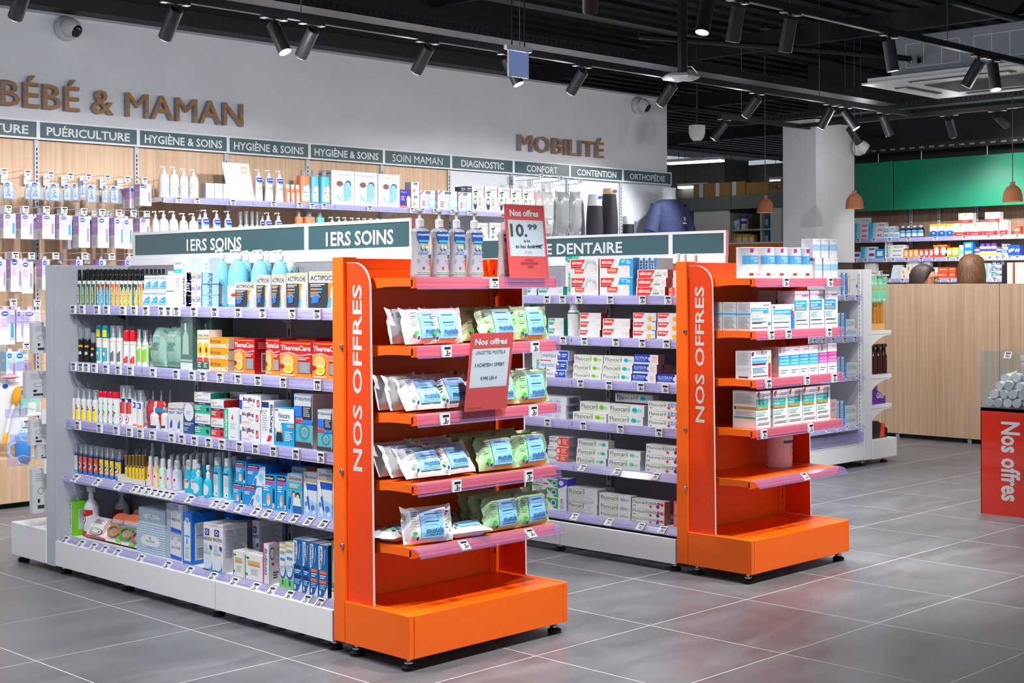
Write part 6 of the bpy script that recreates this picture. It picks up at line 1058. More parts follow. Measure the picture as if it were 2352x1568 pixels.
for k, x, Y, t, rr, rz in (('wipew', 740, 3.522, 40, 0, -4), ('wipew', 1190, 3.522, 36, 0, 2), ('wipeg', 1620, 3.524, 18, 0, -3), ('wipeg', 1960, 3.526, 12, 0, 3), ('wipew', 660, 3.60, 34, 1, 0), ('wipew', 1060, 3.60, 32, 1, 3), ('wipew', 580, 3.66, 26, 1, 0), ('wipew', 960, 3.67, 24, 1, -2), ('wipeg', 1470, 3.60, 20, 1, 3), ('wipeg', 1830, 3.60, 16, 1, 0), ('wipeg', 1380, 3.67, 18, 1, -3), ('wipeg', 1740, 3.68, 14, 1, 2)):
    wipe(k, 'I', x, Y, .6005, t, W4, rear=bool(rr), rz=rz)
wipe('wipew', 'I', 820, 3.525, .3925, 14, W5, rz=-14)
wipe('wipew', 'I', 1290, 3.522, .3925, 0, W5, rz=-8, flat=True); wipe('wipew', 'I', 560, 3.63, .3925, 0, W5, rz=10, flat=True)
wipe('wipeg', 'I', 1660, 3.53, .3925, 8, W5); wipe('wipeg', 'I', 2030, 3.53, .3925, 6, W5, rz=3); wipe('wipeg', 'I', 1540, 3.60, .3925, 12, W5, rear=True); wipe('wipeg', 'I', 1440, 3.66, .3925, 12, W5, rear=True); wipe('wipeg', 'I', 1880, 3.61, .3925, 12, W5, rear=True)
wipe('wipeg', 'I', 1230, 3.70, .3925, 0, W5, rear=True, flat=True)
# ---------------- rear orange stand
R1_ = ('Y', 3.532, 1.2685, 'rear orange stand top shelf'); R2_ = ('Y', 3.53, 1.0485, 'rear orange stand second shelf'); R3_ = ('Y', 3.53, .8455, 'rear orange stand third shelf'); R4_ = ('Y', 3.53, .6375, 'rear orange stand fourth shelf'); R5_ = ('Y', 3.53, .4245, 'rear orange stand lowest shelf')
table(R1_, '''
cbcan N 680 920 130; cbcan N 880 1085 130 p=.005; cbcan N 1018 1222 132 p=.01; cbcan N 1150 1360 135 p=.012; cbcan N 1282 1490 138 p=.014
cbstick N 1505 1575 238; cbstick N 1482 1560 36 ^; cbstick N 1590 1662 238; cbstick N 1566 1645 36 ^; cbstick N 1664 1740 238; cbstick N 1652 1732 38 ^
''')
table(R2_, '''
cbwide N 830 1045 696 n=3; cbvial2 N 1056 1286 718 p=-.004; cbtall N 1292 1440 578; cbtall N 1450 1598 572; cbtall N 1604 1738 566
cbtall N 1090 1180 575 p=.11 rear
''')
table(R3_, '''
cbvial N 836 1045 1200; cbblue N 1122 1236 1165; cbblue N 1236 1334 1158; cbblue N 1336 1432 1150; cbblue N 1434 1532 1142; cbpink N 1536 1626 1134; cbpink N 1632 1726 1124
''')
table(R4_, '''
cbmulti O 640 748 122; cbmulti O 768 878 112; cbmulti O 880 986 100; cbmulti O 988 1092 88; cbmulti O 1094 1196 76
''')
p_ = aty(zx('O', 832), 700, 3.72); put('tub', (p_.x, 3.66, .4245), (0, 0, .5), (.125, .125, .145), 'rear orange stand lowest shelf', (zx('O', 832), .42))
for x, y in ((75, 190), (145, 195), (255, 200)):   # bottle caps behind the rear stand's post are top-shelf mouthwash
    add('mouthw', ('X', 5.06, 1.1925, 'toothpaste gondola beside the rear stand'), 'N', x-38, x+38, y, p=.02, rear=False)
# ---------------- back wall shelves
B1_ = ('Y', 7.80, 1.7935, 'back wall upper shelf'); B2_ = ('Y', 7.80, 1.5005, 'back wall lower shelf')
table(B1_, '''
wbig R 228 382 112; wbig R 376 522 118; wsml R 520 660 150; wsml R 656 808 158; smallwhite R 916 1040 386; smallwhite R 1044 1166 390; smallwhite R 1172 1300 396
muswhite R 1610 1756 135 p=.0; muswhite R 1760 1908 148; muswhite R 1912 2062 158
smallor R 2068 2142 404 p=-.02; smallor R 2142 2212 406 p=-.02; smallor R 2212 2284 412 p=-.02
wildo S 255 425 178 ; wildb S 416 542 190; wildb S 540 696 195; breast S 718 1030 188 d=.14; breast S 1030 1344 212 d=.14; breast S 1348 1644 240 d=.14
violet S 1642 1792 446; dodies S 1796 1914 522; dodies S 1796 1914 342 ^; dodie T 412 640 425; dodie T 665 955 430; dodie T 965 1160 448
darkbox T 995 1075 370 450; darkbox T 1082 1158 362 448
flash T 1162 1340 365; flash T 1345 1535 376; flash T 1540 1716 384; flash T 1720 1888 395; flash T 1892 2064 405
''')
table(B2_, '''
wbig R 125 232 762; wbig R 220 372 758; wbig R 368 512 762; wsml R 516 656 792; wsml R 654 802 796; musclear R 770 880 725 p=.08 rear; musclear R 830 976 720; musclear R 1000 1140 732; musclear R 1168 1304 736
musspray R 1376 1460 800; musspray R 1456 1548 792; musspray R 1546 1632 796; musspray R 1630 1696 802; muswhite R 1690 1790 762 p=.08 rear; muswhite R 1756 1890 760; muswhite R 1905 2040 766
wildo S 222 330 728; wildo S 330 495 728; wildb S 496 622 735
greenpump S 672 780 768; greenpump S 768 872 770; greenpump S 858 950 774; greenpump S 960 1048 780; greenpump S 1050 1132 782; greenpump S 1132 1214 788; whitepump S 1218 1300 790; whitepump S 1305 1395 794; whitepump S 1395 1480 798
''')
for k, x in enumerate((1310, 1500, 1680)): add('flash', ('Y', 7.82, 1.5005, 'back wall lower shelf'), 'T', x-85, x+85, 890)
# clear leaflet stand on the upper wall shelf
p0 = aty(zx('R', 1440), 450, 7.79); o = empty('leaflet_card', (p0.x, 7.79, 1.7935), 'white card leaning on the upper wall shelf', 'card')
q = MB().prism([(-.10, 0), (.10, 0), (.075, .245), (-.13, .245)], 'y', 0, .004, M('#f4f4f4', .4)); q.art([('r', .62, .72, .86, .92, '#e8b89a'), ('c', .74, .82, .07, .06, '#eef2f4'), ('l', .1, .76, .5, .9, 3, '#e6e8ec')], lambda x, y, e: (-.115+x*.2, -.0005*e, y*.245)); q.build('sheet', o).rotation_euler = (-.15, 0, 0)
MB().box(-.06, .03, 0, .06, .05, .1, ACRYL).build('easel', o)

# ================================================================ wooden wall lettering
def wall_letters(txt, x0, x1, z0, z1, label):
    root = empty('wall_lettering', ((x0+x1)/2, 8.12, z0), label, 'lettering')
    n = len(txt); _, _, tot = text_geo(txt, .008)
    # advance widths: measure growing prefixes so that each letter lands where it stands in the word
    def ext(s):
        cu = bpy.data.curves.new('tmp', 'FONT'); cu.body = s; cu.resolution_u = 1; cu.offset = 0; o = bpy.data.objects.new('tmp', cu); col.objects.link(o)
        dg = bpy.context.evaluated_depsgraph_get(); me = o.evaluated_get(dg).to_mesh(); xs = [v.co.x for v in me.vertices]; ys = [v.co.y for v in me.vertices]
        o.evaluated_get(dg).to_mesh_clear(); bpy.data.objects.remove(o); bpy.data.curves.remove(cu); return min(xs), max(xs), min(ys), max(ys)
    fx0, fx1, fy0, fy1 = ext(txt); cap = ext('M')[3]
    for i, ch in enumerate(txt):
        if ch == ' ': continue
        a = ext(txt[:i+1])[1]; c = ext(ch); L = a-(c[1]-c[0])
        def tx(u, v, ch=ch, L=L, c=c): return (x0+(x1-x0)*((L+u*(c[1]-c[0]))-fx0)/(fx1-fx0)-(x0+x1)/2, (z1-z0)*(c[2]+v*(c[3]-c[2]))/cap)
        v, f, _ = text_geo(ch, .008); b = MB(); P = [tx(*q) for q in v]; N = len(P); edge = M('#8e97a3', .5)
        b.add([(p[0], -.035, p[1]) for p in P], f, OAKH)
        cnt = {}
        for q in f:
            for k in range(len(q)): e = (q[k], q[(k+1) % len(q)]); cnt[e] = cnt.get(e, 0)+1
        sd = [e for e in cnt if (e[1], e[0]) not in cnt]
        b.add([(p[0], -.035, p[1]) for p in P]+[(p[0], -.002, p[1]) for p in P], [(e[1], e[0], e[0]+N, e[1]+N) for e in sd], edge)
        b.build('letter', root)
wall_letters('BÉBÉ & MAMAN', uY(4, 8.085), uY(560, 8.085), 2.31, 2.46, 'wooden letters reading BÉBÉ & MAMAN on the white wall')
wall_letters('MOBILITÉ', uY(1193, 8.085), uY(1388, 8.085), 2.315, 2.445, 'wooden letters reading MOBILITÉ on the white wall')
# ================================================================ red offer cards
def offer_card(bl, w_, h_, lean, items, label, name='offer_card'):
    o = empty(name, bl, label, 'sign'); RED = M('#d81f1f', .25)
    b = MB(); b.box(0, 0, 0, w_, .002, h_, RED); b.art(items, lambda x, y, e: (x*w_, -.0004*e, y*h_)); s = b.build('card', o); s.rotation_euler = (-lean, 0, 0)
    b = MB(); b.box(-.002, -.0025, 0, w_+.002, -.0018, h_+.002, ACRYL); b.build('sleeve', o).rotation_euler = (-lean, 0, 0); return o
q = aty(zx('G', 1790), 633, 3.497)
offer_card((q.x, 3.497, 1.268), .198, .258, rad(6), [('r', .06, .3, .94, .79, '#c9ccd2'), ('t', .12, .84, .84, .93, 'Nos offres', '#f1f2f3', .03), ('t', .1, .56, .52, .74, '10.', '#1d1e22', .03), ('t', .54, .66, .78, .74, '99', '#1d1e22', .03), ('t', .42, .49, .58, .53, 'le lot', '#2a2b30', .01), ('t', .2, .41, .58, .46, 'au lieu de', '#2a2b30', .01), ('t', .6, .41, .86, .46, '15.98€', '#2a2b30', .01), ('p', [(.58, .42), (.9, .455), (.9, .463), (.58, .43)], '#2a2b30'), ('t', .42, .345, .6, .37, 'les 2 flacons', '#777', 0), ('t', .4, .235, .62, .265, 'MUSTELA', '#5a1216', .012), ('t', .3, .19, .72, .22, 'EAU NETTOYANTE', '#5a1216', .012), ('t', .45, .145, .6, .175, '500ML', '#5a1216', .012)], 'red NOS OFFRES card showing 10.99 beside the clear pump bottles')
q = aty(zx('H', 1270), 939, 3.48)
offer_card((q.x, 3.48, .826), .198, .262, rad(-8), [('r', .06, .3, .94, .8, '#d3d5da'), ('t', .1, .85, .86, .93, 'Nos offres', '#f1f2f3', .03), ('t', .14, .73, .84, .775, 'LINGETTES MUSTELA', '#222328', .014), ('t', .14, .57, .84, .615, '3 ACHETES=1 OFFERT', '#222328', .014), ('t', .3, .4, .68, .445, '9.99€ LES 4', '#222328', .014), ('l', .06, .03, .4, .045, 1, '#8a1216')], 'red NOS OFFRES card about wipes clipped to the orange stand')
q = aty(zx('R', 1232), 515, 7.74)
offer_card((q.x, 7.735, 1.40), .155, .2, 0, [('r', .06, .1, .94, .7, '#d3d5da'), ('t', .1, .8, .86, .92, 'Nos offres', '#f1f2f3', .03)], 'red offer card peeking over the slate sign on the back wall')
# ================================================================ hooks and hanging packs at the left of the back wall
HK = MB()
HK.path([(0, .29, 0), (0, .02, .0), (0, 0, .012)], .0025, WHITE, 6); HK.path([(0, .29, .035), (0, .05, .04), (0, 0, .03)], .002, WHITE, 6)
HKm = HK.box(-.02, .285, -.02, .02, .29, .045, WHITE).mesh('hook')
def hook(parent, x, y, z, t='6', face='Y'):
    h = obj('hook', HKm, parent); off = parent.location
    h.location = Vector((x, y, z))-off; h.rotation_euler = (0, 0, 0 if face == 'Y' else -pi/2)
    obj('price_tag', tag_mesh(t), h, (0, -.004, .02)); return h
def hang(kind, zc, xl, xr, yt, yb, phrase, Y=7.79, dep=.06, t=0, rz=0):
    a, b_ = zx(zc, xl), zx(zc, xr); m_ = (a+b_)/2; pa = aty(a, 600, Y).x; pb = aty(b_, 600, Y).x
    z1 = aty(m_, zy(zc, yt), Y).z; z0 = aty(m_, zy(zc, yb), Y).z
    o = put(kind, ((pa+pb)/2, Y, z0), (0, 0, rad(rz)), ((pb-pa)*.97, dep, z1-z0), phrase, (m_, round(z0, 1)))
    if kind.startswith(('lav', 'blue', 'teal')):
        MB().box(-.2, .2, 0, .2, .24, .09, cm('#e6e0f4')).box(-.06, .2, .09, .06, .24, .1, cm('#e6e0f4')).build('hang_tab', o, loc=(0, 0, 1))
    return o
H1 = 'top hook row, back wall'; H2 = 'second hook row, back wall'; H3 = 'third hook row, back wall'; H4 = 'lower hook rows, back wall'
for x, y, t in ((40, 150, '6'), (278, 165, '6'), (508, 180, '6'), (705, 192, '6'), (885, 200, '6'), (1075, 212, '6'), (1275, 225, '6'), (1448, 238, '7'), (85, 520, '7'), (260, 525, '7'), (468, 528, '7'), (645, 535, '7'), (842, 548, '8'), (1025, 555, '8'), (1190, 562, '8'), (1338, 566, '8'), (1470, 572, '7'), (155, 985, '8'), (318, 990, '8'), (560, 990, '15'), (850, 992, '15'), (1120, 998, '15'), (1318, 1000, '15'), (135, 1460, '9'), (375, 1462, '9')):
    p_ = aty(zx('P', x), zy('P', y), 7.76); hook(wu, p_.x, 7.764, p_.z-.02, t)
for x, y in ((190, 360), (95, 645), (190, 915)):
    p_ = aty(zx('Q', x), zy('Q', y), 7.76); hook(wu, p_.x, 7.764, p_.z-.02, '7')
for k, xl, xr, yt, yb in (('bl1', 40, 180, 250, 425), ('bl2', 265, 340, 265, 430), ('bl1', 310, 455, 250, 430), ('bl2', 465, 530, 280, 440), ('bl1', 500, 645, 265, 445), ('bl2', 650, 745, 270, 440), ('bl2', 735, 820, 265, 440), ('bl1', 812, 890, 235, 415), ('bl1', 880, 1005, 280, 460), ('bl2', 1035, 1115, 285, 465), ('bl1', 1115, 1230, 290, 470), ('lav', 1400, 1520, 275, 490), ('bl1', -60, 40, 240, 420)):
    hang(k, 'P', xl, xr, yt, yb, H1, 7.80 if k == 'lav' else 7.83)
hang('lav', 'P', 1300, 1370, 310, 515, H1, 7.9); hang('lav', 'P', 1240, 1330, 320, 515, H1, 7.97)
for k, xl, xr, yt, yb in (('lavt', 36, 160, 570, 815), ('lav', 210, 335, 575, 822), ('lav', 424, 552, 580, 820), ('lavt', 594, 722, 585, 828), ('lav', 788, 902, 595, 908), ('lav', 978, 1092, 602, 910), ('lavt', 1146, 1236, 612, 915), ('lavt', 1236, 1326, 620, 920), ('lav', 1400, 1500, 615, 830)):
    hang(k, 'P', xl, xr, yt, yb, H2, 7.785, .075)
for xl, xr, yt, yb in ((330, 420, 600, 830), (520, 590, 600, 830), (680, 780, 620, 925), (870, 960, 615, 905)):
    hang('lav', 'P', xl, xr, yt, yb, H2, 7.9, .07)
for k, xl, xr, yt, yb in (('lav', 106, 222, 1020, 1350), ('lav', 214, 332, 1040, 1365), ('lav', -30, 60, 1030, 1345)): hang(k, 'P', xl, xr, yt, yb, H3, 7.785, .075)
for xl, xr in ((420, 500), (760, 830), (990, 1060), (1250, 1330)): hang('lav', 'P', xl, xr, 1025, 1330, H3, 7.9, .07)
for k, xl, xr, yt, yb in (('lavt', -5, 106, 95, 348), ('lav', 115, 165, 100, 330), ('lavt', 165, 290, 100, 330), ('bluepk', 105, 200, 400, 650), ('tealpk', 195, 290, 620, 860), ('tealpk', 140, 200, 660, 880), ('bluepk', 40, 110, 400, 640)):
    hang(k, 'Q', xl, xr, yt, yb, H4, 7.79, .07)
# brush pack, soother, training cup
p_ = aty(zx('Q', 80), zy('Q', 840), 7.72); o = empty('bottle_brush_pack', (p_.x, 7.72, p_.z-.17), 'carded orange and white bottle brush at the left edge', 'brush')
MB().box(-.06, .02, 0, .06, .024, .34, cm('#e3e6ec')).art([('c', .3, .94, .14, .04, '#1b4ec4')], lambda x, y, e: (-.06+x*.12, .02-.0006*e, y*.34)).build('card', o)
b = MB(); b.path([(-.035, 0, .03), (-.01, 0, .14), (.02, 0, .22)], .009, cm('#f3f3f3'), 8); b.build('handle', o)
MB().lathe([(.008, 0), (.022, .02), (.026, .06), (.018, .1), (.004, .11)], M('#f5a31a', .6, noise=1), 12).build('brush_head', o, loc=(.02, 0, .21)).rotation_euler = (0, .25, 0)
MB().lathe([(.012, 0), (.013, .04), (.008, .07)], cm('#f5a31a'), 10).build('grip', o, loc=(-.045, 0, 0)).rotation_euler = (0, .3, 0)
p_ = aty(zx('Q', 75), zy('Q', 580), 7.73); o = empty('soother', (p_.x, 7.73, p_.z), 'pink soother on a hook above the brush pack', 'soother')
MB().lathe([(.02, -.012), (.045, 0), (.02, .012)], M('#f0a0b8', .3), 14, sx=1.3).build('shield', o); MB().lathe([(.014, .01), (.018, .02), (.008, .028)], M('#f4c4d0', .3), 12).build('button', o)
p_ = aty(zx('Q', 165), zy('Q', 1190), 7.72); o = empty('training_cup', (p_.x, 7.72, p_.z), 'blue training cup with two handles hanging under the brush pack', 'cup')
MB().lathe([(.035, 0), (.042, .01), (.045, .1), (.04, .12)], M('#3a8fe0', .15, alpha=.85), 18).build('body', o); MB().lathe([(.04, .12), (.042, .145), (.02, .16), (.012, .18)], cm('#7fb8ec'), 16).build('lid', o)
for s in (-1, 1): MB().path([(s*.04, 0, .11), (s*.08, 0, .1), (s*.085, 0, .05), (s*.06, 0, .02)], .008, cm('#8fc0ee'), 8).build('handle', o)
MB().box(-.06, .05, .1, .06, .053, .26, cm('#eef0f4')).art([('c', .3, .85, .14, .08, '#1b4ec4')], lambda x, y, e: (-.06+x*.12, .05-.0006*e, .1+y*.16)).build('card', o)
# grey carded packs on the far end of the left gondola
for zc, xl, xr, yt, yb in (('Q', 255, 335, 190, 410), ('Q', 215, 335, 540, 735), ('Q', 240, 318, 885, 1070), ('Q', 285, 345, 1070, 1175), ('Q', 255, 335, 1240, 1560)):
    a_ = atx(zx(zc, xl), 700, 3.12); 
    m_ = (zx(zc, xl)+zx(zc, xr))/2; Yc = 5.98 if xl > 230 else 6.03; q0 = aty(m_, zy(zc, yb), Yc); q1 = aty(m_, zy(zc, yt), Yc)
    wpx = (zx(zc, xr)-zx(zc, xl))
    put('greycard', (q0.x, Yc, q0.z), (0, 0, 0), (wpx/330, .03, q1.z-q0.z), 'far end of left gondola', (m_, q0.z))
    h = obj('hook', HKm, G1); h.location = (q0.x, 6.198, q1.z+.004); h.rotation_euler = (0, 0, pi); MB().box(-.05, .0, -.01, .05, .01, .03, RAIL).build('price_rail', h)
# ================================================================ comfort, stockings and orthopaedic displays
p_ = aty(1385, 540, 7.85)
GB = 'CONFORT bay'
for x, w_, c in ((1262, .17, '#b9bbbe'), (1300, .15, '#8d9094'), (1330, .12, '#9a9da1'), (1240, .1, '#c8b4b4')):
    k = 'bag%d' % x
    pouch(k, 'plush_bag', {1262: 'clear bag with a pale plush robe', 1300: 'clear bag with a dark grey robe', 1330: 'narrow clear bag with a grey robe', 1240: 'clear bag with a pinkish robe'}[x], M(c, .2, coat=.6), [('c', .5, .3, .16, .1, '#eceded'), ('c', .46, .34, .03, .02, '#222'), ('c', .56, .34, .03, .02, '#222')] if x == 1262 else [], 'bag', False, wr=.12, seedv=x, th=1.)
    q0 = aty(x, 535, 7.83); q1 = aty(x, 440, 7.83); o = put(k, (q0.x, 7.83, q0.z), (0, 0, 0), (w_, .09, q1.z-q0.z), GB, (x, 1))
    MB().path([(0, .5, 1.0), (0, .5, 1.12), (.15, .5, 1.16), (.1, .5, 1.22), (-.05, .5, 1.2)], .015, clear('#e6e8ea', .4), 6).build('hanger', o)
for x, y in ((1243, 405), (1288, 410), (1333, 416)): q0 = aty(x, y, 7.74); hook(wu, q0.x, 7.74, q0.z-.02, '29')
def leg(xc, top, bare, col1, label):
    q = aty(xc, 540, 7.87); o = empty('leg_form', (q.x, 7.87, 1.47), label, 'mannequin'); zt = aty(xc, top, 7.87).z-1.47; zb = aty(xc, bare, 7.87).z-1.47
    pr = lambda z: .048+.018*sin(min(1, max(0, z/zt))*pi*.9+.35) - .02*max(0, .35-z/zt)
    MB().lathe([(pr(zb*k/10), zb*k/10) for k in range(11)], M('#2a2b33', .7, name='stocking'), 18, sy=1.15).build('stocking', o)
    MB().lathe([(pr(zb+(zt-zb)*k/4)+.001, zb+(zt-zb)*k/4) for k in range(5)], M(col1, .4), 18, sy=1.15).build('leg', o)
    MB().box(-.02, -.068, zt-.035, .02, -.066, zt-.012, M('#1f4fa8', .4)).build('badge', o)
leg(1366, 447, 473, '#d6dadf', 'black stocking on a white leg form with a bare top')
leg(1400, 433, 446, '#d9b48a', 'black stocking on a taller tan leg form')
q = aty(1443, 535, 7.85); o = empty('knee_brace', (q.x, 7.85, 1.47), 'black and blue knee brace on a white stump', 'brace'); zt = aty(1443, 496, 7.85).z-1.47
MB().lathe([(.05, 0), (.052, zt*.5), (.05, zt*.8)], M('#23252b', .6), 18).art([('c', .5, zt*.45, .22, .03, '#3f7fd8'), ('p', [(.1, 0), (.5, zt*.25), (.9, 0), (.8, 0), (.5, zt*.18), (.2, 0)], '#6fb0d8'), ('c', .5, zt*.35, .05, .012, '#4fa8f0')], lambda x, y, e: (.053*sin((x-.5)*2.2), -.053*cos((x-.5)*2.2), y)).build('sleeve', o)
MB().lathe([(.048, zt*.8), (.05, zt*.97), (.045, zt)], M('#e3e5e8', .4), 18).build('stump', o)
# T-shirt bust
q = aty(1537, 540, 7.85); o = empty('bust_form', (q.x, 7.85, 1.47), 'white half torso wearing a navy T-shirt', 'mannequin'); zt = aty(1537, 432, 7.85).z-1.47
NV = ramp_mat('navy_jersey', [(.3, '#2c365c'), (.7, '#36416a')], (20, 20, 20), 2, 4, .8)
def ring(z, rx, ry, n=24, yo=0): return [(rx*cos(2*pi*k/n), yo+ry*sin(2*pi*k/n), z) for k in range(n)]
sh_ = zt-.10; rings = [ring(0, .15, .10), ring(sh_*.3, .16, .11), ring(sh_*.6, .185, .12), ring(sh_*.8, .20, .105), ring(sh_*.92, .185, .085), ring(sh_*.98, .12, .075), ring(sh_, .068, .065)]
b = MB(); vs_ = [p for r in rings for p in r]; fs_ = [(i*24+k, i*24+(k+1) % 24, (i+1)*24+(k+1) % 24, (i+1)*24+k) for i in range(6) for k in range(24)]; b.add(vs_, fs_, NV, True)
for s in (-1, 1): b.tube((s*.165, 0, sh_*.88), (s*.275, -.01, sh_*.42), .058, NV, 14, r1=.066)
b.art([('t', .62, .62, .72, .7, 'W', '#e9ecf2', .02), ('r', .6, .58, .74, .6, '#e9ecf2')], lambda x, y, e: ((x-.5)*.36, -.122-.0006*e, y*sh_)).build('t_shirt', o, sharp=60)
MB().lathe([(.062, sh_-.01), (.058, sh_+.04), (.06, zt)], M('#e9eaec', .4), 20).build('neck', o)
MB().box(-.12, -.05, 0, .12, .05, .01, WHITE).build('base', o)
# ================================================================ third gondola (white) with side hooks and end shelves
g3 = empty('gondola_shelving', (8.3, 5.35, 0), 'white gondola with curved end shelves in front of the oak counter', 'shelf unit')
def g3b(b, n): x = b.build(n, g3); x.location = (-8.3, -5.35, 0); return x
W3M = M('#eceef2', .35)
g3b(MB().box(7.3, 5.50, .03, 8.64, 5.52, 1.335, M('#dfe0e8', .45)), 'back_panel'); g3b(MB().box(8.605, 5.235, .03, 8.61, 5.5, 1.335, W3M), 'side_panel')
g3b(rbox(8.64, 5.21, .04, 8.745, 5.83, 1.338, W3M, .003), 'end_frame')
bb = MB()
for k in range(40): bb.box(8.615, 5.2295, .2+k*.028, 8.62, 5.23, .216+k*.028, BLACK)
g3b(bb.box(8.61, 5.23, .04, 8.64, 5.26, 1.335, W3M), 'upright')
g3b(rbox(7.3, 5.21, .045, 8.635, 5.5, .16, W3M, .003), 'base_panel')
g3b(MB().box(7.3, 5.2, .17, 8.62, 5.22, .235, RAIL), 'price_rail')
for x, y in ((8.66, 5.24), (8.94, 5.24), (8.2, 5.24)): obj('foot', FOOT, g3, (x-8.3, y-5.35, 0))
g3b(rbox(8.75, 5.21, .035, 9.07, 5.83, .167, W3M, .003), 'plinth')
for z, tl, sp in ((1.165, False, 'N 1840 3, 1950 3'), (.885, False, 'N 1505 3, 1600 3, 1700 3, 1820 3, 1930 3'), (.62, True, 'O 1240 3, 1320 3, 1400 3'), (.29, True, 'O 1170 3, 1250 3, 1325 3, 1400 3')):
    T = tag_list('Y', 5.19, z, tg(sp)); s = shelf_unit(g3, 'Y', 7.3, 8.62, 5.21, 5.5, z, W3M, RAIL, tl, T); s.location = (-8.3, -5.35, 0)
for z in (.905, .60, .395):
    b = MB(); b.box(8.745, 5.215, z-.012, 9.01, 5.82, z+.012, W3M)
    pr = [(8.745, z-.012), (9.01, z-.012)]+[(9.0-(.25)*t, z-.02-.075*t**2.2) for t in (0, .2, .4, .6, .8, 1)]
    b.prism(pr, 'y', 5.218, 5.224, W3M); s = g3b(b, 'shelf'); MB().box(9.01, 5.22, z-.012, 9.02, 5.82, z+.014, RAIL).build('price_rail', s)
for lv, z, rows in ((0, 1.1655, [('g3a', 1750, 1785, 390), ('g3a', 1795, 1830, 390), ('g3c', 1845, 1950, 395)]), (1, .8855, [('g3a', 1738, 1772, 810), ('g3a', 1778, 1818, 808), ('g3b', 1822, 1935, 970)]), ):
    for k, xl, xr, yt in rows: add(k, ('Y', 5.235, z, 'white gondola %s shelf' % ('top', 'second')[lv]), 'N', xl, xr, yt)
add('g3b', ('Y', 5.245, .8855, 'white gondola second shelf'), 'N', 1822, 1915, 872, '^'); add('g3c', ('Y', 5.235, 1.1655, 'white gondola top shelf'), 'N', 1845, 1950, 560) if 0 else None
for xl, xr, yt in (('1735', '1770', '1265'), ('1776', '1818', '1262')): add('g3a', ('Y', 5.235, .6205, 'white gondola third shelf'), 'N', float(xl), float(xr), float(yt))
add('g3b', ('Y', 5.235, .6205, 'white gondola third shelf'), 'N', 1830, 1940, 1430); add('g3b', ('Y', 5.235, .6205, 'white gondola third shelf'), 'N', 1830, 1940, 1322, '^')
S4_ = ('Y', 5.235, .2905, 'white gondola lowest shelf')
add('g3d', S4_, 'O', 1198, 1240, 295); add('g3d', S4_, 'O', 1198, 1245, 188, '^'); add('g3a', S4_, 'O', 1246, 1272, 198); add('g3a', S4_, 'O', 1276, 1306, 198); add('g3b', S4_, 'O', 1308, 1390, 310); add('g3b', S4_, 'O', 1308, 1392, 238, '^')
for k, (xl, xr, yt) in enumerate(((1468, 1565, 1060), (1570, 1660, 1052))): add('g3d', ('Y', 5.235, .8855, 'white gondola second shelf'), 'N', xl, xr, yt)
# end shelf goods
bx0 = aty(zx('X', 250), zy('X', 560), 5.25)
o = obj('ampoule_block', None, None, (8.90, 5.25, .9172), label='pale wooden block holding three amber ampoules', cat='block'); MB().box(-.13, 0, 0, .08, .1, .045, M('#dcae6c', .6)).build('block', o)
for k, x in enumerate((225, 250, 278)): q = aty(zx('X', x), 700, 5.29); put('amp', (q.x, 5.27, .9625), (0, 0, 0), (.03, .03, .165), 'wooden block on the white end shelf', (x, 0))
for k, x in enumerate((232, 272, 312)): q = aty(zx('X', x), 700, 5.27); put('dtrig', (q.x, 5.25, .6125), (0, 0, pi), (.055, .055, .235), 'white end shelf by the counter', (x, 0)).location.y = 5.31
o = empty('counter_display', (8.88, 5.24, .4072), 'purple cardboard display of glass tubes on the white end shelf', 'display')
MB().prism([(-.13, 0), (.09, 0), (.09, .05), (-.03, .1), (-.08, .19), (-.13, .2)], 'y', 0, .1, M('#5b2a9a', .4)).art([('t', .45, .2, .9, .4, 'Glitch', '#f0ecf6', .02), ('r', .02, .1, .14, .3, '#c9b8d8')], lambda x, y, e: (-.13+.22*x, -.0006*e, y*.2)).build('box', o)
for k in range(4): MB().lathe([(.009, 0), (.009, .08), (.005, .1)], clear('#d8c4b0', .5), 8, c=(-.03+k*.028, .05, .06)).build('tube', o)
o = empty('counter_display', (8.9, 5.26, .1672), 'black cardboard display with a red flash on the white plinth', 'display')
MB().prism([(-.15, 0), (.13, 0), (.13, .06), (.0, .12), (-.15, .12)], 'y', 0, .12, M('#1c1a1c', .4)).art([('p', [(.62, .05), (.84, .05), (.86, .8), (.7, .9)], '#f0452a'), ('l', .02, .2, .14, .8, 4, '#c8a03a')], lambda x, y, e: (-.15+.28*x, -.0006*e, y*.12)).build('box', o)
MB().prism([(-.06, .11), (-.03, .11), (.01, .24), (-.02, .24)], 'y', .05, .06, BLACK).build('header_card', o)
for k in range(3):
    q = aty(zx('X', 245+k*22), 700, 5.22+k*.05); pouch('mask%d' % k, 'face_mask_pouch', 'mint green face mask pouch', '#7fd9b4', [('c', .35, .74, .12, .06, '#f3f4ee'), ('c', .65, .74, .12, .06, '#f3f4ee'), ('r', .2, .5, .8, .56, '#f0b03a'), ('r', .3, .06, .7, .13, '#f3f6f4')], 'pouch', False, wr=.03, seedv=20+k, th=.6)
    put('mask%d' % k, (q.x, 5.23+k*.035, 1.11), (0, 0, 0), (.12, .02, .18), 'end hook of the white gondola', (k, 0))
hook(g3, 8.86, 5.21, 1.29, '4').rotation_euler = (0, 0, 0)
MB().box(-.01, -.0, 0, .3, .012, .01, W3M).build('hook_bar', g3, loc=(.44, -.1, .995+.3))
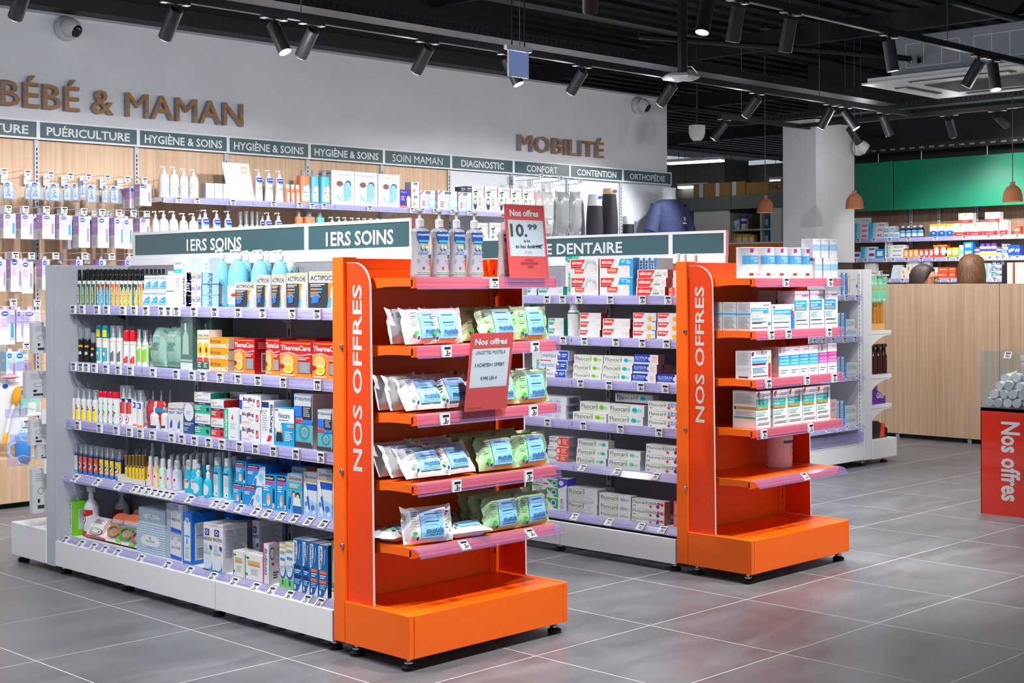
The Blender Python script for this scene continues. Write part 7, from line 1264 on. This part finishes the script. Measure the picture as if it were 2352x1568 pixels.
# ================================================================ oak counter, back shelves, customers
ct = empty('service_counter', (10.6, 4.5, 0), 'tall oak fronted service counter in front of the back shelves', 'counter')
def cb(b, n): x = b.build(n, ct); x.location = (-10.6, -4.5, 0); return x
for y1, y0 in ((6.30, 5.115), (5.11, 3.2), (3.195, 1.6)): cb(rbox(10.42, y0, .035, 10.44, y1, 1.236, OAK, .0015), 'front_panel')
cb(MB().box(10.44, 1.6, .04, 10.9, 6.3, 1.2, OAK), 'carcass'); cb(MB().box(10.45, 1.6, 0, 10.88, 6.28, .04, BLACK), 'kick_board')
for y in (5.98, 5.36, 4.7): cb(MB().lathe([(.02, 0), (.02, .03)], CHROME, 10, c=(10.43, y, .002)), 'foot')
rw = empty('wall_shelving', (12.35, 6, 1.1), 'wall shelves of medicine under the green fascia', 'shelf unit')
ZR = [atx(1965, 549, 12.2).z, atx(1965, 594, 12.2).z, atx(2029, 640, 12.2).z]
for z, sp in zip(ZR, ('W 155 5, 330 5, 505 7, 720 9, 1020 9, 1348 7, 1625 5, 1765 6, 1945 4', 'W 118 5, 235 7, 452 6, 545 6, 697 7, 862 6, 1005 8, 1165 6, 1272 7, 1538 6, 1635 4, 1720 6, 1785 6, 1860 5, 1945 5', 'W 490 6, 650 7, 1062 6, 1185 5, 1690 8, 1815 8, 1925 6')):
    T = tag_list('X', 12.19, z, tg(sp))
    for y0, y1 in ((7.01, 8.1), (6.34, 7.01), (5.67, 6.34), (5.0, 5.67)):
        s = shelf_unit(rw, 'X', y0, y1, 12.2, 12.49, z, WHITE, RAIL, False, T); s.location = (-12.35, -6, -1.1)
for y in (7.01, 6.72, 6.34, 5.67):
    b = MB().box(12.475, y-.014, 1.0, 12.49, y+.014, 2.0, LGREY)
    for k in range(36): b.box(12.4745, y-.004, 1.02+k*.027, 12.475, y+.004, 1.036+k*.027, BLACK)
    x = b.build('upright', rw); x.location = (-12.35, -6, -1.1)
b = MB().box(12.45, 5.0, 0, 12.49, 8.1, 1.0, BWOOD).build('lower_panel', rw); b.location = (-12.35, -6, -1.1)
Q1_ = ('X', 12.225, ZR[0]+.0005, 'top shelf behind the counter'); Q2_ = ('X', 12.225, ZR[1]+.0005, 'middle shelf behind the counter'); Q3_ = ('X', 12.225, ZR[2]+.0005, 'lowest shelf behind the counter')
table(Q1_, '''
rw_aqua W 80 266 765; rw_aqua W 84 268 708 ^; rw_aqua W 88 272 650 ^; rw_pinkv W 94 276 590 ^; rw_aqua W 268 432 752; rw_aqua W 270 436 698 ^; rw_aqua W 272 460 642 ^
rw_smallblue W 440 496 740; rw_smallblue W 500 556 742; rw_smallblue W 560 614 744; rw_smallblue W 442 500 682 ^; rw_smallblue W 505 575 682 735
rw_syrup W 628 694 682; rw_syrup W 692 758 680; rw_syrup W 756 826 676; rw_syrup W 822 900 672
rw_capsule W 960 1046 660; rw_capsule W 1052 1138 656; rw_capsule W 1146 1226 656; rw_mag W 1228 1388 650; rw_mag W 1230 1500 535 ^ w=.6; rw_mag W 1392 1556 642; rw_mag W 1560 1726 634; rw_mag W 1582 1750 524 ^; rw_mag W 1745 1836 616; rw_coral W 1912 1980 680
''')
table(Q2_, '''
rw_aquav W 20 180 972; rw_aquav W 180 345 966; rw_aquav W 182 348 915 ^; rw_blue W 348 446 938; rw_biafv W 456 512 850; rw_biaf W 512 660 982; rw_biaf W 514 664 938 ^; rw_biaf W 516 690 894 ^
rw_orange W 662 718 948; rw_orange W 720 772 946; rw_orange W 774 832 944; rw_red W 834 890 942; rw_red W 892 946 940; rw_red W 948 1000 938; rw_syr W 1000 1070 896; rw_syr W 1072 1154 892; rw_herb W 1138 1208 926; rw_herb W 1210 1284 922
rw_blue W 1340 1446 940; rw_blue W 1340 1446 858 ^; rw_gummy W 1465 1525 920; rw_gummy W 1522 1588 880; rw_gummy W 1586 1650 878; rw_gummy W 1648 1718 876; rw_gummy W 1714 1768 914; rw_relax W 1768 1838 945; rw_relax W 1768 1838 882 ^; rw_sleep W 1840 1918 892; rw_sleep W 1920 1948 895; rw_sleep W 1948 1974 895; rw_smallblue W 1292 1336 895
''')
table(Q3_, '''
rw_green W 225 350 1100; rw_pinkv W 520 630 1240; rw_pinkv W 525 632 1210 ^; rw_pinkv W 530 636 1180 ^; rw_pinkv W 535 640 1150 ^; rw_pinkv W 545 650 1120 ^; rw_white W 632 700 1150; rw_white W 694 760 1085; rw_white W 764 830 1085; rw_white W 832 896 1085; rw_white W 898 962 1085; rw_white W 975 1046 1146; rw_coral W 1036 1168 1200; rw_coral W 1060 1170 1145 ^; rw_coral W 1172 1250 1195; rw_coral W 1172 1250 1145 ^
rw_aqua W 1540 1592 1100; rw_aqua W 1594 1650 1098; rw_relax W 1656 1766 1212; rw_relax W 1656 1766 1148 ^; rw_relax W 1656 1766 1080 ^
''')
o = empty('product_display', (12.05, 5.55, 1.1), 'black framed display with pale pink boxes behind the counter', 'display'); q0 = atx(zx('W', 1770), 650, 12.05); q1 = atx(2390, 650, 12.05)
MB().box(0, q1.y-5.55, 0, .1, q0.y-5.55, .30, M('#1c1c1f', .4)).build('frame', o)
for k, (xl, xr, yt) in enumerate(((1830, 1892, 1092), (1916, 2040, 1090))): add('rw_pink', ('X', 12.045, 1.165, 'black display behind the counter'), 'W', xl, xr, yt, p=-.035)
MB().box(-.045, q1.y-5.55, .055, 0, q0.y-5.55, .064, WHITE).build('ledge', o)
# back room: grey fascia, cabinets, cartons, tube lights
br = empty('storage_cabinets', (12.8, 9.2, 1.3), 'pale cabinets with open shelves in the back room', 'cabinet')
def bb_(b, n): x = b.build(n, br); x.location = (-12.8, -9.2, -1.3); return x
PG = M('#b4bdb0', .5); PW_ = M('#c9cec2', .5)
bb_(MB().box(12.6, 9.23, 0, 12.62, 9.70, 2.03, PW_), 'door'); bb_(MB().box(12.6, 8.5, 0, 12.62, 8.70, 2.03, PW_), 'door')
bb_(MB().box(13.0, 8.70, 0, 13.02, 9.23, 2.03, M('#5f5b50', .6)).box(12.6, 8.81, 0, 13, 8.83, 2.0, PG).box(12.6, 9.21, 0, 13, 9.23, 2.0, PG), 'carcass')
for z in (1.82, 1.60): bb_(MB().box(12.61, 8.70, z-.02, 13, 9.22, z, M('#a8a89c', .5)), 'shelf')
bb_(MB().box(12.58, 8.0, 2.035, 12.6, 10.1, 2.18, M('#66706c', .6)), 'fascia')
MB().box(12.75, 9.4, .0, 13.2, 12, 2.6, M('#5a5d5a', .7)).build('wall_storeroom', kind='structure')
MB().box(13.2, 7.9, .0, 13.3, 16, 2.55, M('#6f726f', .7)).build('wall_storeroom_rear', kind='structure')
for (ya, yb, z0, h_, lb, mk) in ((8.52, 9.02, 2.18, .13, 'long brown carton with black handwriting on the cabinets', 1), (9.03, 9.72, 2.18, .15, 'brown carton sealed with pale tape on the cabinets', 0)):
    o = empty('carton', (12.75, (ya+yb)/2, z0), lb, 'box'); hw = (yb-ya)/2
    b = MB().box(-.13, -hw, 0, .2, hw, h_, M('#9b7440', .75))
    if mk: b.art([('t', .55, .3, .85, .8, '7/tL', '#1b1a18', .02)], lambda x, y, e: (-.13-.0006*e, hw-2*hw*x, y*h_))
    b.build('body', o)
    if not mk:
        for k in range(3): MB().box(-.1315, -hw+.12+k*.22, 0, -.1301, -hw+.17+k*.22, h_, M('#c9d2d4', .3)).build('tape', o)
for (P0, P1, lb) in ((atz(1535, 378, 2.5), atz(1660, 371, 2.5), 'bright hanging tube light right of the white wall'), (atz(1560, 433, 2.3), atz(1630, 430, 2.3), 'smaller hanging tube light above the cartons'), (atz(1770, 418, 2.35), atz(1830, 416, 2.35), 'tube light partly hidden by the column')):
    o = empty('tube_light', P0, lb, 'lamp'); v = P1-P0; o.rotation_euler = (0, 0, math.atan2(v.y, v.x)); L_ = v.length
    MB().box(0, -.05, .02, L_, .05, .05, WHITE).build('housing', o); MB().box(0, -.04, 0, L_, .04, .02, M('#fffdf4', .4, emit=6)).build('diffuser', o)
    MB().tube((L_*.2, 0, .05), (L_*.2, 0, 3.5-P0.z), .003, TRK).build('wire', o); MB().tube((L_*.8, 0, .05), (L_*.8, 0, 3.5-P0.z), .003, TRK).build('wire', o)
for k, (kd, xl, xr, yt, zz) in enumerate((('rw_blue', 710, 818, 622, 1.8205), ('rw_smallblue', 760, 815, 640, 1.8205), ('rw_herb', 700, 770, 800, 1.6005), ('rw_herb', 772, 842, 802, 1.6005), ('rw_herb', 846, 920, 805, 1.6005), ('rw_herb', 924, 985, 810, 1.6005), ('rw_blue', 1098, 1158, 590, 1.8205), ('rw_blue', 1100, 1158, 770, 1.6005))):
    add(kd, ('X', 12.66, zz, 'back room cabinet %s shelf' % ('upper' if zz > 1.7 else 'lower')), 'V', xl, xr, yt)
q = atx(zx('V', 852), 520, 12.7); put('rw_gummy', (12.68, q.y, 1.8205), (0, 0, -pi/2), (.09, .09, .15), 'back room cabinet upper shelf', (q.y, 1))
q0 = atx(1668, 600, 11.6); o = empty('hanging_sign', (11.6, q0.y-.35, 1.41), 'orange sign ending in DE behind the slate header', 'sign')
MB().box(0, -.35, .0, .02, .35, .22, M('#f5820a', .4)).box(-.001, -.35, .22, .021, .35, .235, WHITE).art([('t', .58, .2, .95, .8, 'DE', '#fbeee0', .03)], lambda x, y, e: (-.0006*e, .35-.7*x, y*.2)).build('panel', o); MB().tube((.01, -.3, .235), (.01, -.3, 2.09), .003, TRK).tube((.01, .3, .235), (.01, .3, 2.09), .003, TRK).build('cord', o)
# ================================================================ promotional bin
bn = empty('promotion_bin', (7.32, 3.70, 0), 'red and clear acrylic bin reading Nos offres at the right edge', 'bin'); S_ = .3
RB = M('#d23020', .12, coat=.5)
MB().box(0, -.36, .0, .004, 0, .572, RB).box(S_-.004, -.36, 0, S_, 0, .572, RB).box(0, -.004, 0, S_, 0, .572, RB).box(0, -.36, 0, S_, -.356, .572, RB).box(0, -.36, .555, S_, 0, .572, M('#3a3f4a', .3)).build('base_box', bn)
b = MB(); b.art([('w', .32, .14, .62, .88, 'Nos offres', '#dfe2e6', .03)], lambda x, y, e: (-.0006*e, -.36*x, y*.572)); b.build('lettering', bn)
for bb2 in ((0, -.36, .572, .004, 0, .876), (S_-.004, -.36, .572, S_, 0, .876), (0, -.004, .572, S_, 0, .876), (0, -.36, .572, S_, -.356, .876)): MB().box(*bb2, ACRYL).build('acrylic_wall', bn)
o = obj('price_tag', tag_mesh('10'), bn, (-.01, -.16, .86)); o.rotation_euler = (-.5, 0, -pi/2)
tb = MB().lathe([(.024, 0), (.024, .03), (.022, .032)], cm('#f1f2f4'), 14).mesh('tube_cap'); tb2 = MB().add
tbody = MB(); tbody.lathe([(.022, .03), (.023, .05)], cm('#eceef2'), 14, capt=False, capb=False)
vv = [];
for k in range(14): t_ = 2*pi*k/14; vv.append((.023*cos(t_), .023*sin(t_), .05))
for k in range(14): t_ = 2*pi*k/14; vv.append((.032*cos(t_), .002*sin(t_), .16))
tbody.add(vv, [(k, (k+1) % 14, 14+(k+1) % 14, 14+k) for k in range(14)], cm('#eceef2'), True); tbm = tbody.mesh('cream_tube')
NB = ['first', 'second', 'third', 'fourth', 'fifth', 'sixth', 'seventh', 'eighth', 'ninth', 'tenth', 'eleventh', 'twelfth', 'thirteenth', 'fourteenth', 'fifteenth', 'sixteenth', 'seventeenth', 'eighteenth', 'nineteenth', 'twentieth', 'twenty-first', 'twenty-second', 'twenty-third', 'twenty-fourth', 'twenty-fifth']
tubes = [(-.035, .015, .60), (-.085, .012, .598), (-.14, .012, .60), (-.19, .014, .60), (-.25, .012, .60), (-.06, .018, .645), (-.115, .02, .645), (-.165, .02, .648), (-.22, .02, .645), (-.085, .03, .69), (-.14, .028, .692), (-.2, .03, .69), (-.11, .05, .73), (-.17, .05, .735)]
rt = random.Random(4)
for k, (y, x, z) in enumerate(tubes):
    lay = (('bottom',)*5+('second',)*4+('third',)*3+('top',)*2)[k]; nth = NB[(list(range(5))+list(range(4))+list(range(3))+[0, 1])[k]]
    o = obj('cream_tube', tbm, None, (7.32+x+.012, 3.70+y, z), label='white capped cream tube, %s layer in the acrylic bin, %s from left' % (lay, nth), cat='tube', group='cream tubes in the acrylic bin')
    o.rotation_euler = (rt.uniform(-.25, .25), pi/2+rt.uniform(-.15, .1), rt.uniform(-.35, .35)); c = obj('cap', tb, o)
o = obj('cream_tube', tbm, None, (7.40, 3.70-.22, .86), label='white cream tube standing upright above the pile in the bin', cat='tube'); o.rotation_euler = (pi, .1, 1.2); obj('cap', tb, o); o.scale = (1.3, 1.3, 1.1)
# ================================================================ two customers sitting at the counter
def person(x, y, zt, hair, coat, label, bob, yaw, skin='#c98f72'):
    o = empty('person', (x, y, 0), label, 'person', rz=yaw)
    SK = M(skin, .55); s = zt-1.40
    # body as one continuous surface grown from a skeleton (seated)
    V = [(0, 0, .62), (0, -.01, .80), (0, -.01, .98), (0, 0, 1.09), (0, .0, 1.15), (0, .01, 1.19), (-.17, 0, 1.07), (-.22, .05, .86), (-.2, .25, .80), (.17, 0, 1.07), (.22, .05, .86), (.2, .25, .80), (-.1, .22, .62), (-.1, .42, .60), (-.1, .42, .2), (-.1, .5, .08), (.1, .22, .62), (.1, .42, .60), (.1, .42, .2), (.1, .5, .08)]
    V = [(a, b, c+s if c > .7 else c) for a, b, c in V]
    E = [(0, 1), (1, 2), (2, 3), (3, 4), (4, 5), (3, 6), (6, 7), (7, 8), (3, 9), (9, 10), (10, 11), (0, 12), (12, 13), (13, 14), (14, 15), (0, 16), (16, 17), (17, 18), (18, 19)]
    R = [.15, .14, .16, .11, .06, .055, .075, .055, .04, .075, .055, .04, .085, .07, .05, .045, .085, .07, .05, .045]
    me = bpy.data.meshes.new('body'); me.from_pydata(V, E, []); bo = obj('body', me, o); sk = bo.modifiers.new('skin', 'SKIN')
    for i, v in enumerate(me.skin_vertices[0].data): v.radius = (R[i], R[i]*.8); v.use_root = (i == 0)
    ss = bo.modifiers.new('sub', 'SUBSURF'); ss.levels = 1; ss.render_levels = 2; me.materials.append(coat)
    hz = 1.295+s
    hd = MB(); prof = [(.01, -.12), (.045, -.115), (.062, -.08), (.072, -.03), (.078, .02), (.074, .06), (.055, .095), (.02, .108)]
    hd.lathe(prof, SK, 18, (0, .01, hz), sy=1.22); hd.lathe([(.012, -.02), (.018, -.005), (.008, .03)], SK, 8, (0, .105, hz-.02))
    for e in (-1, 1): hd.lathe([(.006, -.03), (.02, -.01), (.022, .015), (.008, .03)], SK, 8, (e*.078, .0, hz-.01), sx=.5)
    hd.box(-.022, .098, hz-.07, .022, .103, hz-.062, M('#9a4a44', .5)); hd.build('head', o, sharp=80)
    for e in (-1, 1): MB().lathe([(.002, -.01), (.011, -.004), (.011, .004), (.002, .01)], M('#2a2320', .3), 8, (e*.03, .096, hz+.005)).build('eye', o)
    MB().lathe([(.05, -.2), (.056, -.1)], SK, 12, (0, .0, hz)).build('neck', o)
    hb = MB(); n = 28; rows = []
    zs = [(.125, .2), (.11, .55), (.075, .86), (.02, 1.0), (-.03, 1.03), (-.08, 1.06)]+([(-.13, 1.08), (-.175, .98)] if bob else [(-.095, .9)])
    for zz, q in zs:
        row = []
        for k in range(n):
            a = 2*pi*k/n; front = max(0, sin(a)); rr = (.112 if bob else .098)*q*(1+.025*math.cos(a*9+zz*40))
            y_ = .005+rr*1.18*sin(a); z_ = hz+zz
            if zz < .07 and front > .35: y_ = min(y_, .03)
            if not bob and zz < .0 and sin(a) > -.25: y_ = min(y_, -.01)
            row.append((rr*cos(a), y_, z_))
        rows.append(row)
    vs2 = [p for r in rows for p in r]; fs2 = [(i*n+k, (i+1)*n+k, (i+1)*n+(k+1) % n, i*n+(k+1) % n) for i in range(len(rows)-1) for k in range(n)]
    fs2.append(tuple(range(n))); hb.add(vs2, fs2, hair, True); hb.build('hair', o, sharp=80)
    cl = MB().lathe([(.085, 1.13+s), (.075, 1.165+s), (.068, 1.17+s)], coat, 18, capt=False, capb=False, sy=1.1); cl.build('collar', o)
    st = empty('stool', (x, y, 0), 'round stool under the %s' % ('bobbed customer' if bob else 'short-haired customer'), 'stool', rz=yaw)
    MB().lathe([(.16, .40), (.17, .42), (.17, .46), (.15, .475)], M('#2a2a2c', .5), 20).build('seat', st)
    for k in range(4): a = pi/4+k*pi/2; MB().tube((.12*cos(a), .12*sin(a), .41), (.18*cos(a), .18*sin(a), 0), .012, CHROME).build('leg', st)
    return o
HB1 = ramp_mat('dark_brown_hair', [(.3, '#190c09'), (.7, '#331c16')], (60, 60, 6), 2, 6, .6, bump=.5)
HB2 = ramp_mat('light_brown_hair', [(.3, '#3f2614'), (.7, '#6e4a2a')], (60, 60, 5), 2, 6, .6, bump=.5)
pa = person(11.05, 6.10, 1.383, HB1, M('#6f6a52', .8), 'person with short dark brown hair and glasses looking right', False, -rad(140))
gl = MB(); 
for e in (-1, 1): gl.path([(e*.032+.022*cos(t*pi/4), .115, 1.30-.015+.016*sin(t*pi/4)) for t in range(9)], .002, BLACK, 5); gl.path([(e*.055, .112, 1.288), (e*.08, .0, 1.29)], .002, BLACK, 5)
gl.build('glasses', pa)
person(11.65, 5.97, 1.476, HB2, M('#8a6f48', .8), 'person with light brown bobbed hair seen from behind, tan coat', True, -rad(85))

# ================================================================ labels: every product says which one it is
ORD = ['first', 'second', 'third', 'fourth', 'fifth', 'sixth', 'seventh', 'eighth', 'ninth', 'tenth', 'eleventh', 'twelfth', 'thirteenth', 'fourteenth', 'fifteenth', 'sixteenth', 'seventeenth', 'eighteenth', 'nineteenth', 'twentieth', 'twenty-first', 'twenty-second', 'twenty-third', 'twenty-fourth', 'twenty-fifth', 'twenty-sixth', 'twenty-seventh', 'twenty-eighth']
fam = {}
for o, k, ph, key, rear, lv in PLACED: fam.setdefault((KD[k]['desc'], ph, rear), []).append((key, o))
for (desc, ph, rear), lst in fam.items():
    nm = ('rear ' if rear else '')+desc
    cols = []
    for key, o in sorted(lst, key=lambda q: q[0][0]):
        if cols and abs(cols[-1][0]-key[0]) < 8 and any(abs(z-key[1]) > .012 for z, _ in cols[-1][1]): cols[-1][1].append((key[1], o))
        else: cols.append([key[0], [(key[1], o)]])
    for i, (x, st) in enumerate(cols):
        st.sort(key=lambda q: q[0]); n = len(st)
        for j, (z, o) in enumerate(st):
            lvl = '' if n == 1 else (', lower', ', upper')[j] if n == 2 else (', bottom', ', middle', ', top')[j] if n == 3 else ', %s up' % ORD[j]
            pos = '' if len(cols) == 1 else ', %s from left' % ORD[min(i, 27)]
            o['label'] = nm+pos+lvl+', '+ph

            if len(lst) > 1: o['group'] = (nm+' on '+ph)
def rebase(root, loc):
    d = Vector(loc)-root.location; root.location = loc
    for c in root.children: c.location = c.location-d
rebase(G1, (3.425, 4.9, 0)); rebase(G2, (5.295, 4.9, 0)); rebase(O1, (3.425, 3.69, 0)); rebase(O2, (5.295, 3.69, 0))
